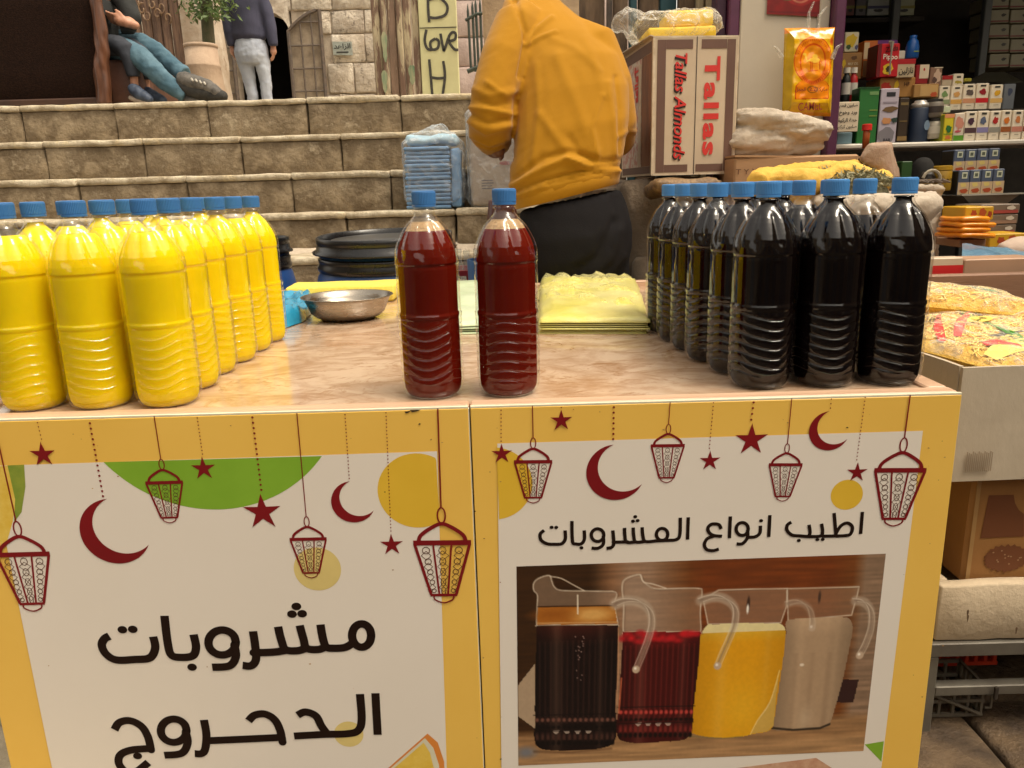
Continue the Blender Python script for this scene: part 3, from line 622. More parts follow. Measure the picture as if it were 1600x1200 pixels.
letters(740, 620, 4.286, px1*5.3, [
    [(1437, 805), (1432, 955)], [(1384, 808), (1380, 925), (1355, 955), (1300, 960), (1215, 964)], ov(1262, 920, 38, 40), [(1218, 964), (1150, 967), (1133, 930), (1128, 872)], [(1150, 967), (1085, 970), (1072, 930), (1068, 874)], [(1085, 970), (1025, 972), (1013, 930), (1010, 876)], [(1030, 970), (935, 972)],
    [(932, 893), (938, 975), (925, 1005), (890, 1013)], ov(830, 925, 42, 42), [(868, 935), (868, 985), (835, 1012), (790, 1012)],
    [(740, 893), (742, 950), (722, 982), (685, 984), (662, 965), (658, 830)], [(612, 893), (614, 950), (590, 982), (540, 986), (490, 982), (452, 958), (446, 918), (472, 893)]],
    [(1082, 802), (1067, 832), (1098, 828), (722, 1010), (522, 873), (553, 873)], px1*3.1, fpR)
letters(1100, 600, 4.0, px1*5.3, [[(411, 818), (404, 955)], [(352, 884), (348, 930), (320, 953), (275, 957)], ov(238, 905, 38, 40), [(272, 915), (270, 960), (240, 996), (203, 998)], [(164, 826), (158, 962)],
    [(106, 905), (92, 878), (50, 874), (25, 895), (30, 925), (60, 945), (112, 950)], [(62, 948), (20, 965), (2, 1000), (15, 1032), (55, 1040), (92, 1030)]], [(356, 853)], px1*3.1, fpR)
letters(1100, 600, 4.0, px1*5.3, [[(989, 798), (978, 936)], [(812, 805), (824, 942)], [(822, 935), (855, 885), (895, 868), (925, 890), (918, 930), (885, 946), (740, 950)], [(733, 872), (740, 920), (728, 948), (660, 952), (600, 948), (548, 942), (518, 912), (520, 880), (545, 862)], [(655, 878), (662, 925), (655, 948)]],
    [(592, 977), (708, 971), (741, 970)], px1*3.1, fpR)
# printed photograph of four jugs
pt = Paint(460, 254, (112, 62, 26)); S = 460/577
def q(x, y): return ((x-807)*S, (y-(885-20*(x-807)/577))*S)
def qx(pts): return [q(*p) for p in pts]
X = pt.X/S+807
pt.mix(np.clip((960-X)/30, 0, 1), (58, 34, 14)); pt.mix(np.clip((1.25-np.abs(X-1000)/64), 0, 1)*.9, (166, 134, 108)); pt.mix(np.clip((X-1075)/30, 0, 1)*np.clip((1330-X)/30, 0, 1)*.6, (118, 52, 18)); pt.mix(np.clip((X-1335)/20, 0, 1), (140, 112, 88))
tb = pt.Y/S > 248-12*(X-807)/577*0; pt.mix(np.clip((pt.Y/S-(258-10*pt.X/460))/14, 0, 1), (158, 118, 78)); pt.mix(np.clip((pt.Y/S-285)/10, 0, 1)*.4, (190, 150, 105)); pt.noise(.14, 5, 3, (6, .5))
pt.poly(qx([(807, 1070), (835, 1035), (835, 1140), (808, 1120)]), (175, 150, 122)); pt.ell(*q(820, 1180), 14, 8, (120, 118, 120), .7, 6); pt.poly(qx([(1328, 1062), (1362, 1062), (1357, 1100), (1325, 1100)]), (52, 28, 26))
def z6(pts): return qx([(780+x/3.53, 860+y/3.53) for x, y in pts])
def z7(pts): return qx([(1080+x/3.53, 860+y/3.53) for x, y in pts])
def cv(p, closed=True, n=5):
    if closed and len(p) > 8:
        r_ = []
        for k in range(len(p)):
            a_, b_ = np.array(p[k], float), np.array(p[(k+1) % len(p)], float); r_.append(a_); L_ = np.hypot(*(b_-a_))
            if L_ > 40: r_ += [a_+(b_-a_)*8/L_, b_-(b_-a_)*8/L_]
        p = r_
    return [tuple(v) for v in catmull(p, n, closed)]
def glassy(p, al=.42):
    m = pt.pmask(p); pt.mix(m*al, (168, 142, 120)); pt.line(p+[p[0]], 1.6, (222, 206, 184), .75, 1.2); pt.line([(x+2.2, y+1.5) for x, y in p], 1.1, (110, 86, 68), .35)
def body(p, cl, ct, x0, x1, shade=.6):
    m = pt.pmask(p); pt.mix(m, cl); ys = [v[1] for v in p]; y0, y1 = min(ys), max(ys); X0, X1 = q(x0, 0)[0], q(x1, 0)[0]
    un = (pt.X-X0)/(X1-X0); vn = (pt.Y-y0)/(y1-y0)
    pt.mix(m*np.clip(1-vn*6, 0, 1)*.9, ct); pt.mix(m*np.clip(np.abs(un-.48)*2-.35, 0, 1)*shade, tuple(int(c*.4) for c in cl)); pt.mix(m*np.exp(-((un-.27)/.07)**2)*.14, (240, 205, 165)); pt.mix(m*np.exp(-((un-.8)/.04)**2)*.10, (240, 205, 165))
    return m, un, vn
def facet(m, un, vn, cl, cx0, cx1, yb, n=15):
    g = (.5+.5*np.cos(2*np.pi*un*n))**3; pt.mix(m*g*.34*((vn > .12) & (vn < .78)), tuple(min(255, int(c*1.9+26)) for c in cl))
    for i in range(n):
        x = cx0+(cx1-cx0)*(i+.5)/n; e = 1-abs(i-n/2)/n; w_ = (cx1-cx0)/n
        pt.ell(*q(x, yb-52), w_*S*.42, 3.4, tuple(min(255, int(c*2.4+34)) for c in cl), .45); pt.ell(*q(x, yb-40), w_*S*.42, 2.4, (12, 5, 4), .5); pt.ell(*q(x, yb-23), w_*S*.45, 8, tuple(min(255, int(c*1.6+18)) for c in cl), .35); pt.ell(*q(x, yb-14), w_*S*.4, 4, (10, 4, 3), .5)
    for i in (4, 6, 8, 10): x = cx0+(cx1-cx0)*i/n; pt.poly([q(x-6, yb-34), q(x+6, yb-35), q(x+2, yb-29), q(x-2, yb-29)], (198, 180, 162), .75)
    pt.line([q(cx0-1, yb-60), q(cx1+1, yb-62)], 1.4, (16, 6, 5), .7); pt.line([q(cx0, yb-33), q(cx1, yb-35)], 1.4, (16, 6, 5), .6)
def handle(P_, w0=13, w1=7, al=.8):
    n = len(P_)
    for i, (x, y) in enumerate(P_): r = (w0+(w1-w0)*i/n)/2*S/.83; pt.ell(x, y, r, r, (206, 188, 166), .10*al)
    for i, (x, y) in enumerate(P_): r = (w0+(w1-w0)*i/n)/2*S/.83*.62; pt.ell(x, y, r, r, (126, 98, 78), .10*al)
    pt.line([(x-3.2, y-2.6) for x, y in P_], 1.3, (236, 222, 202), .7*al); pt.line([(x+3.6, y+1.2) for x, y in P_], 1.3, (226, 210, 188), .6*al); pt.line([(x-.5, y-.6) for x, y in P_], 1.5, (112, 88, 70), .35*al); x, y = P_[-1]; pt.ell(x, y, 5.2, 5.2, (196, 170, 144), .8*al); pt.ell(x-1, y-1.4, 2, 2, (246, 236, 220), .8*al)
# jug with the pale drink
glassy(z7([(540, 205), (940, 195), (935, 240), (915, 350), (560, 380)]), .45); P_ = cv(z7([(558, 378), (720, 366), (880, 362), (922, 395), (930, 450), (905, 700), (880, 850), (850, 975), (790, 1002), (640, 1010), (512, 1000), (522, 900), (556, 440)]))
m, un, vn = body(P_, (176, 146, 114), (196, 164, 130), 1230, 1342, .45); pt.mix(m*(.5+.5*np.cos(2*np.pi*un*4.2))**4*.25*(vn > .3), (136, 108, 82)); pt.mix(m*np.exp(-(((un-.45)/.1)**2+((vn-.9)/.12)**2))*.5, (206, 180, 148)); pt.line(z7([(515, 995), (640, 1008), (800, 998), (852, 975)]), 3.4, (58, 46, 34), .7); pt.ell(*z7([(725, 250)])[0], 2, 8, (70, 50, 40), .7); pt.ell(*z7([(660, 628)])[0], 3, 2, (232, 214, 190), .8)
# jug with the yellow drink
glassy(z7([(75, 262), (160, 212), (330, 207), (540, 204), (545, 300), (520, 392), (110, 398)]), .5); P_ = cv(z7([(70, 455), (110, 402), (300, 392), (515, 396), (552, 440), (550, 600), (525, 980), (495, 1015), (420, 1028), (345, 1045), (230, 1052), (110, 1040), (30, 1010), (50, 700)]))
m, un, vn = body(P_, (228, 160, 20), (228, 190, 70), 1100, 1237, .25); pt.mix(m*(pt.Y < z7([(0, 452)])[0][1])*.9, (236, 222, 170)); pt.mix(m*np.exp(-(((un-.55)/.3)**2+((vn-.75)/.25)**2))*.55, (240, 186, 44)); pt.mix(pt.pmask(z7([(400, 1028), (430, 950), (500, 830), (530, 700), (525, 980), (495, 1015)]))*.75, (206, 172, 96)); pt.line(cv(z7([(395, 1030), (430, 950), (495, 840), (535, 660)]), False), 1.6, (250, 226, 160), .6); pt.line(z7([(20, 1040), (230, 1056), (350, 1046)]), 2, (120, 110, 70), .5); pt.ell(*z7([(330, 290)])[0], 2.2, 10, (60, 40, 30), .8); pt.ell(*z7([(328, 315)])[0], 1.6, 6, (246, 238, 224), .9)
# jug with the red drink
glassy(cv(z6([(694, 440), (692, 300), (680, 195), (700, 152), (776, 130), (792, 160), (826, 188), (870, 205), (1010, 203), (1108, 204), (1126, 222), (1122, 330), (1130, 440)])), .5)
P_ = cv(z6([(692, 440), (686, 620), (678, 880), (668, 990), (690, 1058), (780, 1080), (1000, 1070), (1085, 1052), (1112, 980), (1112, 880), (1128, 620), (1130, 440)])); m, un, vn = body(P_, (66, 12, 10), (150, 22, 26), 972, 1100); [pt.ell(*q(978+i*5+rnd.uniform(-3, 3), 990+rnd.uniform(-4, 10)), rnd.uniform(3, 7), rnd.uniform(2.5, 5), (rnd.randint(170, 214), 30, 36), .55, 3) for i in range(24)]; facet(m, un, vn, (66, 14, 10), 972, 1096, 1166)
pt.line(cv(z6([(780, 132), (800, 170), (850, 180), (925, 203)]), False), 1.4, (228, 212, 190), .8); pt.line(z6([(690, 700), (680, 900)]), 2.6, (206, 110, 70), .55)
# jug with the dark drink
glassy(cv(z6([(208, 300), (210, 240), (190, 214), (190, 176), (218, 150), (276, 135), (290, 165), (304, 195), (340, 214), (450, 217), (630, 220), (652, 235), (640, 290), (660, 400), (206, 400)])), .55)
pt.mix(pt.pmask(z6([(214, 302), (640, 298), (660, 395), (206, 400)])), (176, 106, 34)); pt.ell(*z6([(520, 345)])[0], 26, 9, (222, 168, 92), .8, 7); pt.ell(*z6([(300, 345)])[0], 26, 7, (150, 84, 24), .6, 7); pt.line(z6([(214, 302), (640, 296)]), 1.6, (50, 26, 10), .9); pt.line(z6([(206, 392), (662, 386)]), 1.3, (220, 180, 130), .7)
P_ = cv(z6([(206, 408), (200, 600), (192, 880), (200, 950), (188, 1010), (196, 1072), (232, 1110), (340, 1121), (540, 1116), (635, 1092), (668, 1040), (668, 960), (660, 880), (665, 600), (662, 402)])); m, un, vn = body(P_, (22, 9, 7), (74, 26, 16), 834, 968); facet(m, un, vn, (32, 15, 10), 834, 968, 1178)
pt.line(cv(z6([(280, 140), (340, 150), (400, 180), (470, 216)]), False), 1.4, (228, 212, 190), .8); pt.line(z6([(434, 240), (436, 340)]), 1.8, (246, 232, 206), .85); pt.line(z6([(665, 420), (672, 600), (668, 850)]), 1.6, (206, 150, 110), .6)
for i in range(18): pt.ell(*q(900+rnd.random()*14, 985+rnd.random()*80), .8, .8, (170, 140, 130), .8)
handle(cv(z6([(640, 290), (700, 270), (780, 278), (838, 325), (852, 400), (832, 490), (800, 580), (772, 650)]), False), 17, 9); handle(cv(z7([(60, 270), (130, 250), (200, 262), (255, 310), (262, 390), (235, 480), (200, 570), (178, 632)]), False), 17, 9); handle(cv(z7([(548, 288), (610, 278), (670, 310), (695, 372), (698, 420)]), False), 13, 10, .45); handle(cv(z7([(925, 270), (980, 280), (1022, 330), (1032, 420), (1012, 510), (985, 575)]), False), 15, 9, .75)
pt.line(z6([(190, 1125), (400, 1132), (640, 1110)]), 3, (70, 44, 26), .5, 3); pt.noise(.02, 3, 8)
pt.build('printed_photo', bil(P(807, 885)+lay(3), P(1384, 865)+lay(3), P(1349, 1173)+lay(3), P(810, 1196)+lay(3)), vmat(rough=.4), fpR)
obj('printed_drawing', _poly([(1150, 1200), (1275, 1184), (1300, 1200), (1290, 1240), (1160, 1240)], 2), mat('printed faint brown', s8(190, 140, 110), s8(210, 170, 140), scale=60, rough=.5), fpR)
# scuffs on the panels
scM = mat('scuff mark', s8(60, 40, 18), rough=.7); spM = mat('faint stain', s8(150, 104, 50), s8(190, 150, 90), scale=50, rough=.6)
sr = random.Random(21)
for i in range(46):
    x, y = sr.choice([(sr.uniform(10, 720), sr.uniform(655, 700)), (sr.uniform(760, 1480), sr.uniform(636, 680)), (sr.uniform(40, 690), sr.uniform(720, 1190)), (sr.uniform(1400, 1480), sr.uniform(650, 1100)), (sr.uniform(740, 790), sr.uniform(650, 1190))]); rr_s = sr.uniform(.6, 1.8)
    obj('speck', _poly([(x+rr_s*math.cos(t)*sr.uniform(.6, 1.4), y+rr_s*.6*math.sin(t)*sr.uniform(.6, 1.4)) for t in [k*.9 for k in range(7)]], 2.5), spM if i % 4 else scM, fpL if x < 733 else fpR)
for (x, y, l) in ((640, 641, 18), (632, 643, 10)):
    obj('scuff', _poly([(x, y), (x+l, y-1), (x+l*.6, y+2), (x+l*.2, y+3)], 2), scM, fpL)
# ============================================================ BOTTLES
shM = shellmat()
yelL = liquid('lemon drink', (.90, .665, .006), .6, .03); redL = liquid('hibiscus drink', (.125, .0075, .0028), .3, .012); blkL = liquid('carob drink', (.004, .0022, .002))
foamM = mat('drink foam', (.55, .36, .17), (.42, .25, .10), scale=120, rough=.7, bump=.5, bscale=200)
capM = mat('blue cap plastic', (.045, .165, .40), (.05, .18, .44), rough=.32, spec=.5)
capM2 = mat('bright blue cap plastic', (.065, .235, .54), (.07, .25, .58), rough=.35)
prof = [(.030, 0), (.040, .0015), (.0455, .006), (.0488, .014), (.0500, .026), (.0500, .120), (.0497, .1300), (.0508, .1335), (.0508, .1375), (.0492, .1395), (.0494, .211), (.0486, .2145), (.0486, .2165), (.0500, .2195), (.0494, .230), (.0474, .243), (.0443, .2517), (.0405, .260), (.0364, .268), (.0315, .276), (.0260, .283), (.0222, .2875), (.0185, .2920), (.0166, .2955), (.0160, .3005), (.0190, .3015), (.0190, .3035), (.0150, .3045), (.0150, .310)]
pz = np.array([p[1] for p in prof]); prr = np.array([p[0]*(1.045 if p[1] < .28 else 1+.045*max(0, (.2955-p[1])/.0155)) for p in prof])
def brad(th, z, relief=1):
    r = np.interp(z, pz, prr)
    if not relief: return r
    # wavy waist creases
    A = .0054*np.sin(3*th)+.0008*np.sin(6*th); s = (z-A-.028)/.0158; inz = np.clip((z-.024)/.006, 0, 1)*np.clip((.1290-z)/.004, 0, 1)
    fr = s-np.floor(s); ledge = np.clip((fr-.80)/.13, 0, 1)*(1-np.clip((fr-.95)/.05, 0, 1)); r = r-(.0019*ledge-.0004*np.sin(np.pi*np.clip(fr/.8, 0, 1)))*inz*(s > -.2)
    # swirled shoulder ridges
    zz = np.clip((z-.222)/.015, 0, 1)*np.clip((.288-z)/.010, 0, 1)
    tw = th*8+(z-.22)*55; rid = 1-np.abs(np.sin(tw/2+.35*np.sin(z*60)))
    r = r+(.0008-.0050*rid)*zz
    # flat-ish label panels
    pn = np.clip((z-.1405)/.003, 0, 1)*np.clip((.211-z)/.003, 0, 1); r = r-.00035*(1-np.abs(np.cos(3*th)))**.5*pn
    return r
def bottle_mesh(k=1., z0=0., z1=.310, nt=96, nzz=150, inset=0., top=False, relief=1):
    zz = np.concatenate([np.linspace(0, .31, 60), np.linspace(.022, .132, 130), np.linspace(.215, .295, 40), pz, [z0, z1]]); zz = np.unique(zz[(zz >= z0) & (zz <= z1)]); th = np.linspace(0, 2*np.pi, nt, endpoint=False)
    T, Z = np.meshgrid(th, zz); R = np.maximum(brad(T, Z, relief)*k-inset, .001)
    V = np.stack([R*np.cos(T), R*np.sin(T), Z], -1).reshape(-1, 3).tolist(); n = len(zz)
    Fs = [(j*nt+i, j*nt+(i+1) % nt, (j+1)*nt+(i+1) % nt, (j+1)*nt+i) for j in range(n-1) for i in range(nt)]
    V.append([0, 0, z0]); Fs += [(len(V)-1, (i+1) % nt, i) for i in range(nt)]
    if top: V.append([0, 0, z1]); b = (n-1)*nt; Fs += [(len(V)-1, b+i, b+(i+1) % nt) for i in range(nt)]
    return (V, Fs)
shell_me = None
def capmb():
    n = 96; prof_ = [(.0184, .3065), (.0190, .3070), (.0190, .3100), (.0184, .3102), (.0184, .3110), (.0191, .3114), (.0193, .3280), (.0185, .3308), (.0165, .3318), (.001, .3318)]
    rr = []
    for j, (r, z) in enumerate(prof_):
        rr.append([((r-(.00045*(i % 2) if j in (5, 6) else 0))*math.cos(2*math.pi*i/n), (r-(.00045*(i % 2) if j in (5, 6) else 0))*math.sin(2*math.pi*i/n), z) for i in range(n)])
    return MB().rings(rr)
protos = {}
def bottle(kind, fill, loc, label, group, rz):
    key = (kind, fill)
    if key not in protos:
        t = thing({'y': 'yellow_juice_bottle', 'r': 'red_juice_bottle', 'b': 'dark_juice_bottle'}[kind], label, 'bottle', (0, 0, 0), group)
        if 'me' not in protos:
            o = obj('bottle_shell', bottle_mesh(), shM, t, True); protos['me'] = o.data
        else:
            o = bpy.data.objects.new('bottle_shell', protos['me']); COL.objects.link(o); o.parent = t
        L = {'y': yelL, 'r': redL, 'b': blkL}[kind]
        obj('drink', bottle_mesh(z0=.0015, z1=fill, nt=64, nzz=60, inset=.0045, top=True, relief=0), L, t, True)
        if kind == 'r': obj('foam', bottle_mesh(z0=fill+.0002, z1=fill+.014, nt=64, nzz=10, inset=.0046, top=True, relief=0), foamM, t, True)
        obj('cap', capmb(), capM2 if kind == 'b' else capM, t, False)
        protos[key] = t; t.location = loc; t.rotation_euler = (0, 0, rz); return t
    src = protos[key]
    r = copytree(src, loc, label, rz); r.rotation_euler = (random.uniform(-.006, .006), random.uniform(-.006, .006), rz); return r
TZ = .8203
oname = ['front row', 'second row', 'third row', 'fourth row', 'fifth row', 'back row']
capsY = {'A': [(223, 316), (262, 314), (296, 312), (334, 307), (363, 303), (390, 300)], 'B': [(111, 318), (159, 315), (197, 312), (244, 305), (279, 304), (309, 299)], 'C': [(0, 318), (49, 313), (102, 305), (151, 302), (193, 298), (232, 295)]}
capsB = {'A': [(1201, 306), (1161, 308), (1121, 306), (1094, 304), (1069, 302), (1049, 299)], 'B': [(1307, 304), (1256, 306), (1222, 303), (1182, 301), (1149, 297), (1122, 293)], 'C': [(1412, 301), (1351, 299), (1300, 294), (1258, 291), (1226, 291), (1194, 289)]}
fy = {'A': [.280, .284, .281, .2935, .285, .293], 'B': [.280, .284, .285, .2935, .285, .2935], 'C': [.281, .2975, .285, .2935, .285, .293]}
fyk = {.280: .280, .281: .280, .284: .286, .285: .286, .293: .297, .2935: .297, .2975: .2975}
fb = {'A': [.304, .304, .285, .304, .285, .304], 'B': [.304, .285, .304, .304, .285, .304], 'C': [.304, .270, .304, .285, .304, .304]}
sideY = {'A': 'right-hand file beside the bowl', 'B': 'middle file of the yellow bottles', 'C': 'left-hand file at the picture edge'}
sideB = {'A': 'left-hand file beside the yellow bags', 'B': 'middle file of the dark bottles', 'C': 'right-hand file by the pasta box'}
brn = random.Random(5)
for caps, fl, kd, nm, side, grp, y0, dy in ((capsY, fy, 'y', 'cloudy yellow juice bottle', sideY, 'yellow juice bottles on the cart', 1.254, .110), (capsB, fb, 'b', 'dark juice bottle', sideB, 'dark juice bottles on the cart', 1.264, .1015)):
    for f in 'ABC':
        for k_, (cx_, cy_) in enumerate(caps[f]):
            yy = y0+dy*k_; p = PY(cx_, cy_, yy); fi = fl[f][k_]
            if kd == 'y': fi = fyk[fi]
            bottle(kd, fi, (p.x, yy, TZ), f'{nm} with blue cap, {oname[k_]}, {side[f]}', grp, brn.uniform(0, 6.28) if not (f == 'A' and k_ == 0) else 1.1)
for cx_, ky, lb, rz in ((660, 315, 'red juice bottle with foam on top, nearer the steel bowl', .9), (785, 314, 'red juice bottle with foam on top, nearer the yellow bags', 2.1)):
    p = PY(cx_, ky, 1.262); bottle('r', .270, (p.x+.002, 1.262, TZ), lb, 'red juice bottles at the cart front', rz)
# ============================================================ THINGS ON THE CART
steelM = mat('brushed steel', (.42, .38, .32), (.34, .30, .25), scale=18, rough=.28, metal=1, st=(1, 1, 6), bump=.12, bscale=30, rvar=.1)
bc = PZ(545, 497, TZ); rimz = PY(473, 463, bc.y).z; br = (PY(615, 463, bc.y)-PY(473, 463, bc.y)).length/2; bh = rimz-TZ
bw = thing('steel_bowl', 'shallow dented stainless steel bowl on the marbled top', 'bowl', (bc.x, bc.y, TZ))
obj('bowl_wall', MB().lathe([(.001, .002), (br*.55, .0), (br*.70, .008), (br*.80, bh*.3), (br*.90, bh*.75), (br*.955, bh*.96), (br*1.0, bh), (br*1.005, bh*.975), (br*.985, bh*1.01), (br*.94, bh*.99), (br*.88, bh*.72), (br*.78, bh*.32), (br*.66, .014), (.001, .010)], (bc.x, bc.y, TZ), 64, cap=False), steelM, bw, True)
a = PZ(447, 476, TZ)
obj_ = obj('yellow_sponge', rough_block((a.x, a.y, TZ), (a.x+.34, a.y+.15, PY(447, 447, a.y).z-.004), r=.008, amp=.003, res=.03, seed=3), mat('yellow foam rubber', s8(236, 214, 96), s8(228, 203, 80), scale=90, rough=.8, bump=.3, bscale=200), None, True)
tag(obj_, 'long pale yellow foam block lying behind the steel bowl', 'sponge')
def crumple(px, d, h, name, label, cat, m, seed, group=None, zb=TZ, n=22, amp=.012, parent=None, fr=26):
    """thin crumpled bag: outline px on plane z, height h"""
    C = [PZ(x, y, zb) for x, y in px]; b = bil(*C); vs = []; fs = []
    for j in range(n+1):
        for i in range(n+1):
            u, v = i/n, j/n; p = b(u, v); e = min(u, 1-u, v, 1-v); k = min(1, e*9)**.5
            dn = nz(p, 9, seed)*.5+abs(nz(p, fr, seed+2))*.8
            vs.append(p+Vector((nz(p, 12, seed+4)*.014, nz(p, 12, seed+6)*.018, .002+k*(h+dn*amp*2))))
    o = len(vs)
    for j in range(n):
        for i in range(n): fs.append((j*(n+1)+i, (j+1)*(n+1)+i, (j+1)*(n+1)+i+1, j*(n+1)+i+1))
    if parent is not None: return obj(name, (vs, fs), m, parent, True)
    return tag(obj(name, (vs, fs), m, None, True), label, cat, group)
blueB = mat('blue plastic bag', (.02, .24, .42), (.03, .32, .52), scale=10, rough=.25, coat=.5, bump=.6, bscale=18)
crumple([(430, 474), (492, 470), (478, 500), (436, 519)], 0, .030, 'blue_plastic_bag', 'crumpled bright blue plastic bag between the yellow bottles and the steel bowl', 'bag', blueB, 2, amp=.016)
def bagstack(name, label, c0, m, layers, th, seed, group=None):
    C = [PZ(x, y, TZ) for x, y in c0]; ce = sum(C, Vector())/4; t = thing(name, label, 'bags', (ce.x, ce.y, TZ), group); r = random.Random(seed)
    for k in range(layers):
        s = 1+r.uniform(-.012, .012); of = Vector((r.uniform(-.004, .004), r.uniform(-.004, .004), 0)); top = k == layers-1
        b = bil(*[ce+(p-ce)*s+of for p in C]); n = 26 if top else 14; z0 = TZ+.0005+k*th; vs = []; fs = []
        for j in range(n+1):
            for i in range(n+1):
                u, v = i/n, j/n; p = b(u, v); e = min(u, 1-u, v, 1-v)
                z = z0+(th*.9)*min(1, .25+e*26)**.5
                if top: z += .010*max(0, nz(p, 7, seed))+.007*abs(nz(p, 22, seed+1))+.012*min(1, e*8)
                else: z += .0006*nz(p, 30, seed+k)
                vs.append(Vector((p.x, p.y, z)))
        for j in range(n):
            for i in range(n): fs.append((j*(n+1)+i, (j+1)*(n+1)+i, (j+1)*(n+1)+i+1, j*(n+1)+i+1))
        nb = len(vs); per = [i for i in range(n+1)]+[j*(n+1)+n for j in range(1, n+1)]+[n*(n+1)+i for i in range(n-1, -1, -1)]+[j*(n+1) for j in range(n-1, 0, -1)]
        vs += [Vector((vs[q].x, vs[q].y, z0)) for q in per]
        for q in range(len(per)): w2 = (q+1) % len(per); fs.append((per[q], per[w2], nb+w2, nb+q))
        obj('folded_bag', (vs, fs), m, t, True)
    return t, C
yb = mat('pale yellow plastic bags', (.62, .56, .12), (.70, .64, .28), scale=6, rough=.35, coat=.3, bump=.4, bscale=35)
t, C = bagstack('yellow_bag_stack', 'flat stack of pale yellow plastic bags beside the dark bottles', [(846, 449), (990, 450), (1013, 522), (842, 522)], yb, 6, .0052, 4)
crumple([(840, 440), (995, 444), (1012, 512), (843, 514)], 0, .036, 'wrapper', None, None, film('yellow bag wrapper', (1, .97, .55), .18, (.85, .78, .35), 18, .15), 8, parent=t, amp=.02)
gb = mat('pale green plastic bags', (.50, .62, .36), (.62, .70, .50), scale=6, rough=.35, coat=.3, bump=.4, bscale=35)
bagstack('green_bag_stack', 'flat stack of pale green and white plastic bags between the two red bottles', [(690, 450), (765, 450), (760, 521), (700, 523)], gb, 4, .006, 6)
# ============================================================ BEHIND THE CART
barM = mat('blue barrel plastic', (.010, .05, .19), (.014, .065, .23), scale=5, rough=.42, bump=.1); lidM = mat('black lid plastic', (.006, .006, .007), (.012, .012, .013), scale=9, rough=.28, bump=.08, rvar=.08)
lidT = mat('dusty black lid top', (.02, .023, .026), (.06, .063, .066), scale=4, rough=.35, rvar=.12)
def barrel(cx_, topz, r, y, label, tilt=0, two=True, z0=.02):
    t = thing('blue_barrel', label, 'barrel', (cx_, y, z0), 'blue plastic barrels behind the cart'); H = topz-z0
    o = [obj('barrel_body', MB().lathe([(r*.85, 0), (r*.9, .03), (r*1.06, .1), (r*1.1, H*.5), (r*1.09, H-.28), (r*1.05, H-.18), (r*1.0, H-.14), (r*.95, H-.12), (r*.95, H-.05)], (cx_, y, z0), 48), barM, t, True),
         obj('locking_ring', MB().lathe([(r*.95, H-.125), (r*.99, H-.120), (r*1.0, H-.105), (r*.975, H-.095), (r*.975, H-.085), (r*.985, H-.078), (r*.95, H-.07)], (cx_, y, z0), 48), lidM, t, True),
         obj('lid', MB().lathe([(r*.95, H-.062), (r*1.045, H-.058), (r*1.05, H-.052), (r*.99, H-.044), (r*.985, H-.030), (r*.97, H-.026), (r*.985, H-.022), (r*.985, H-.003), (r*.97, H), (r*.95, H-.002), (r*.94, H-.026)], (cx_, y, z0), 56, cap=False), lidM, t, True),
         obj('lid_top', MB().lathe([(r*.94, H-.026), (r*.80, H-.024), (r*.78, H-.015), (.001, H-.013)], (cx_, y, z0), 56, cap=False), lidT, t, True)]
    return t
p = PY(603, 366, 2.86); barrel(p.x, PY(608, 371, 2.60).z, .250, 2.91, 'blue barrel with a black ringed lid behind the steel bowl').rotation_euler = (math.radians(2.2), math.radians(-.4), 0)
pl_ = PY(392, 400, 3.1); barrel(pl_.x-.01, PY(440, 372, 3.0).z, .165, 3.1, 'blue barrel with a black lid half hidden behind the yellow bottles')
pr_ = PY(775, 402, 3.0); bkt = thing('blue_bucket', 'open blue bucket behind the right-hand red bottle', 'bucket', (pr_.x, 3.05, .02)); obj('bucket_body', MB().lathe([(.08, 0), (.115, pr_.z-.03), (.105, pr_.z-.03), (.075, .02)], (pr_.x, 3.05, .02), 32, cap=False), mat('bright blue bucket', (.02, .13, .34), rough=.4), bkt, True)
# crate of empty glass bottles
crM = mat('red crate plastic', (.26, .02, .025), (.30, .03, .03), rough=.4); glM = film('clear glass', (.93, .95, .94), .10, (.75, .76, .74), 30, .05, .2)
cc = PY(728, 440, 3.4); zc = PY(728, 432, 3.4).z-.22
cr_ = thing('red_bottle_crate', 'red plastic crate holding empty glass bottles, seen between the two red bottles', 'crate', (cc.x, 3.4, zc))
for zz_ in (0, .08, .16, .235): obj('crate_rail', MB().box((cc.x-.12, 3.28, zc+zz_), (cc.x+.16, 3.30, zc+zz_+.022)).box((cc.x-.12, 3.5, zc+zz_), (cc.x+.16, 3.52, zc+zz_+.022)).box((cc.x-.12, 3.301, zc+zz_), (cc.x-.10, 3.499, zc+zz_+.022)), crM, cr_)
for i in range(5): obj('crate_post', MB().box((cc.x-.12+i*.065, 3.283, zc+.001), (cc.x-.105+i*.065, 3.297, zc+.256)), crM, cr_)
for i, (dx, dy) in enumerate(((-.06, .03), (.01, .03), (.06, .05), (-.03, .12), (.05, .13))):
    q_ = Vector((cc.x+dx, 3.32+dy, zc+.03)); b = tag(obj('glass_bottle', MB().lathe([(.028, 0), (.030, .01), (.030, .17), (.026, .20), (.014, .25), (.012, .29), (.0145, .292), (.0145, .305), (.012, .307)], q_, 20, cap=False), glM, None, True), ['empty clear glass bottle at the left of the red crate', 'empty clear glass bottle in the middle of the red crate', 'empty clear glass bottle at the right front of the red crate', 'empty clear glass bottle at the back left of the red crate', 'empty clear glass bottle at the back right of the red crate'][i], 'bottle', 'empty bottles in the red crate')
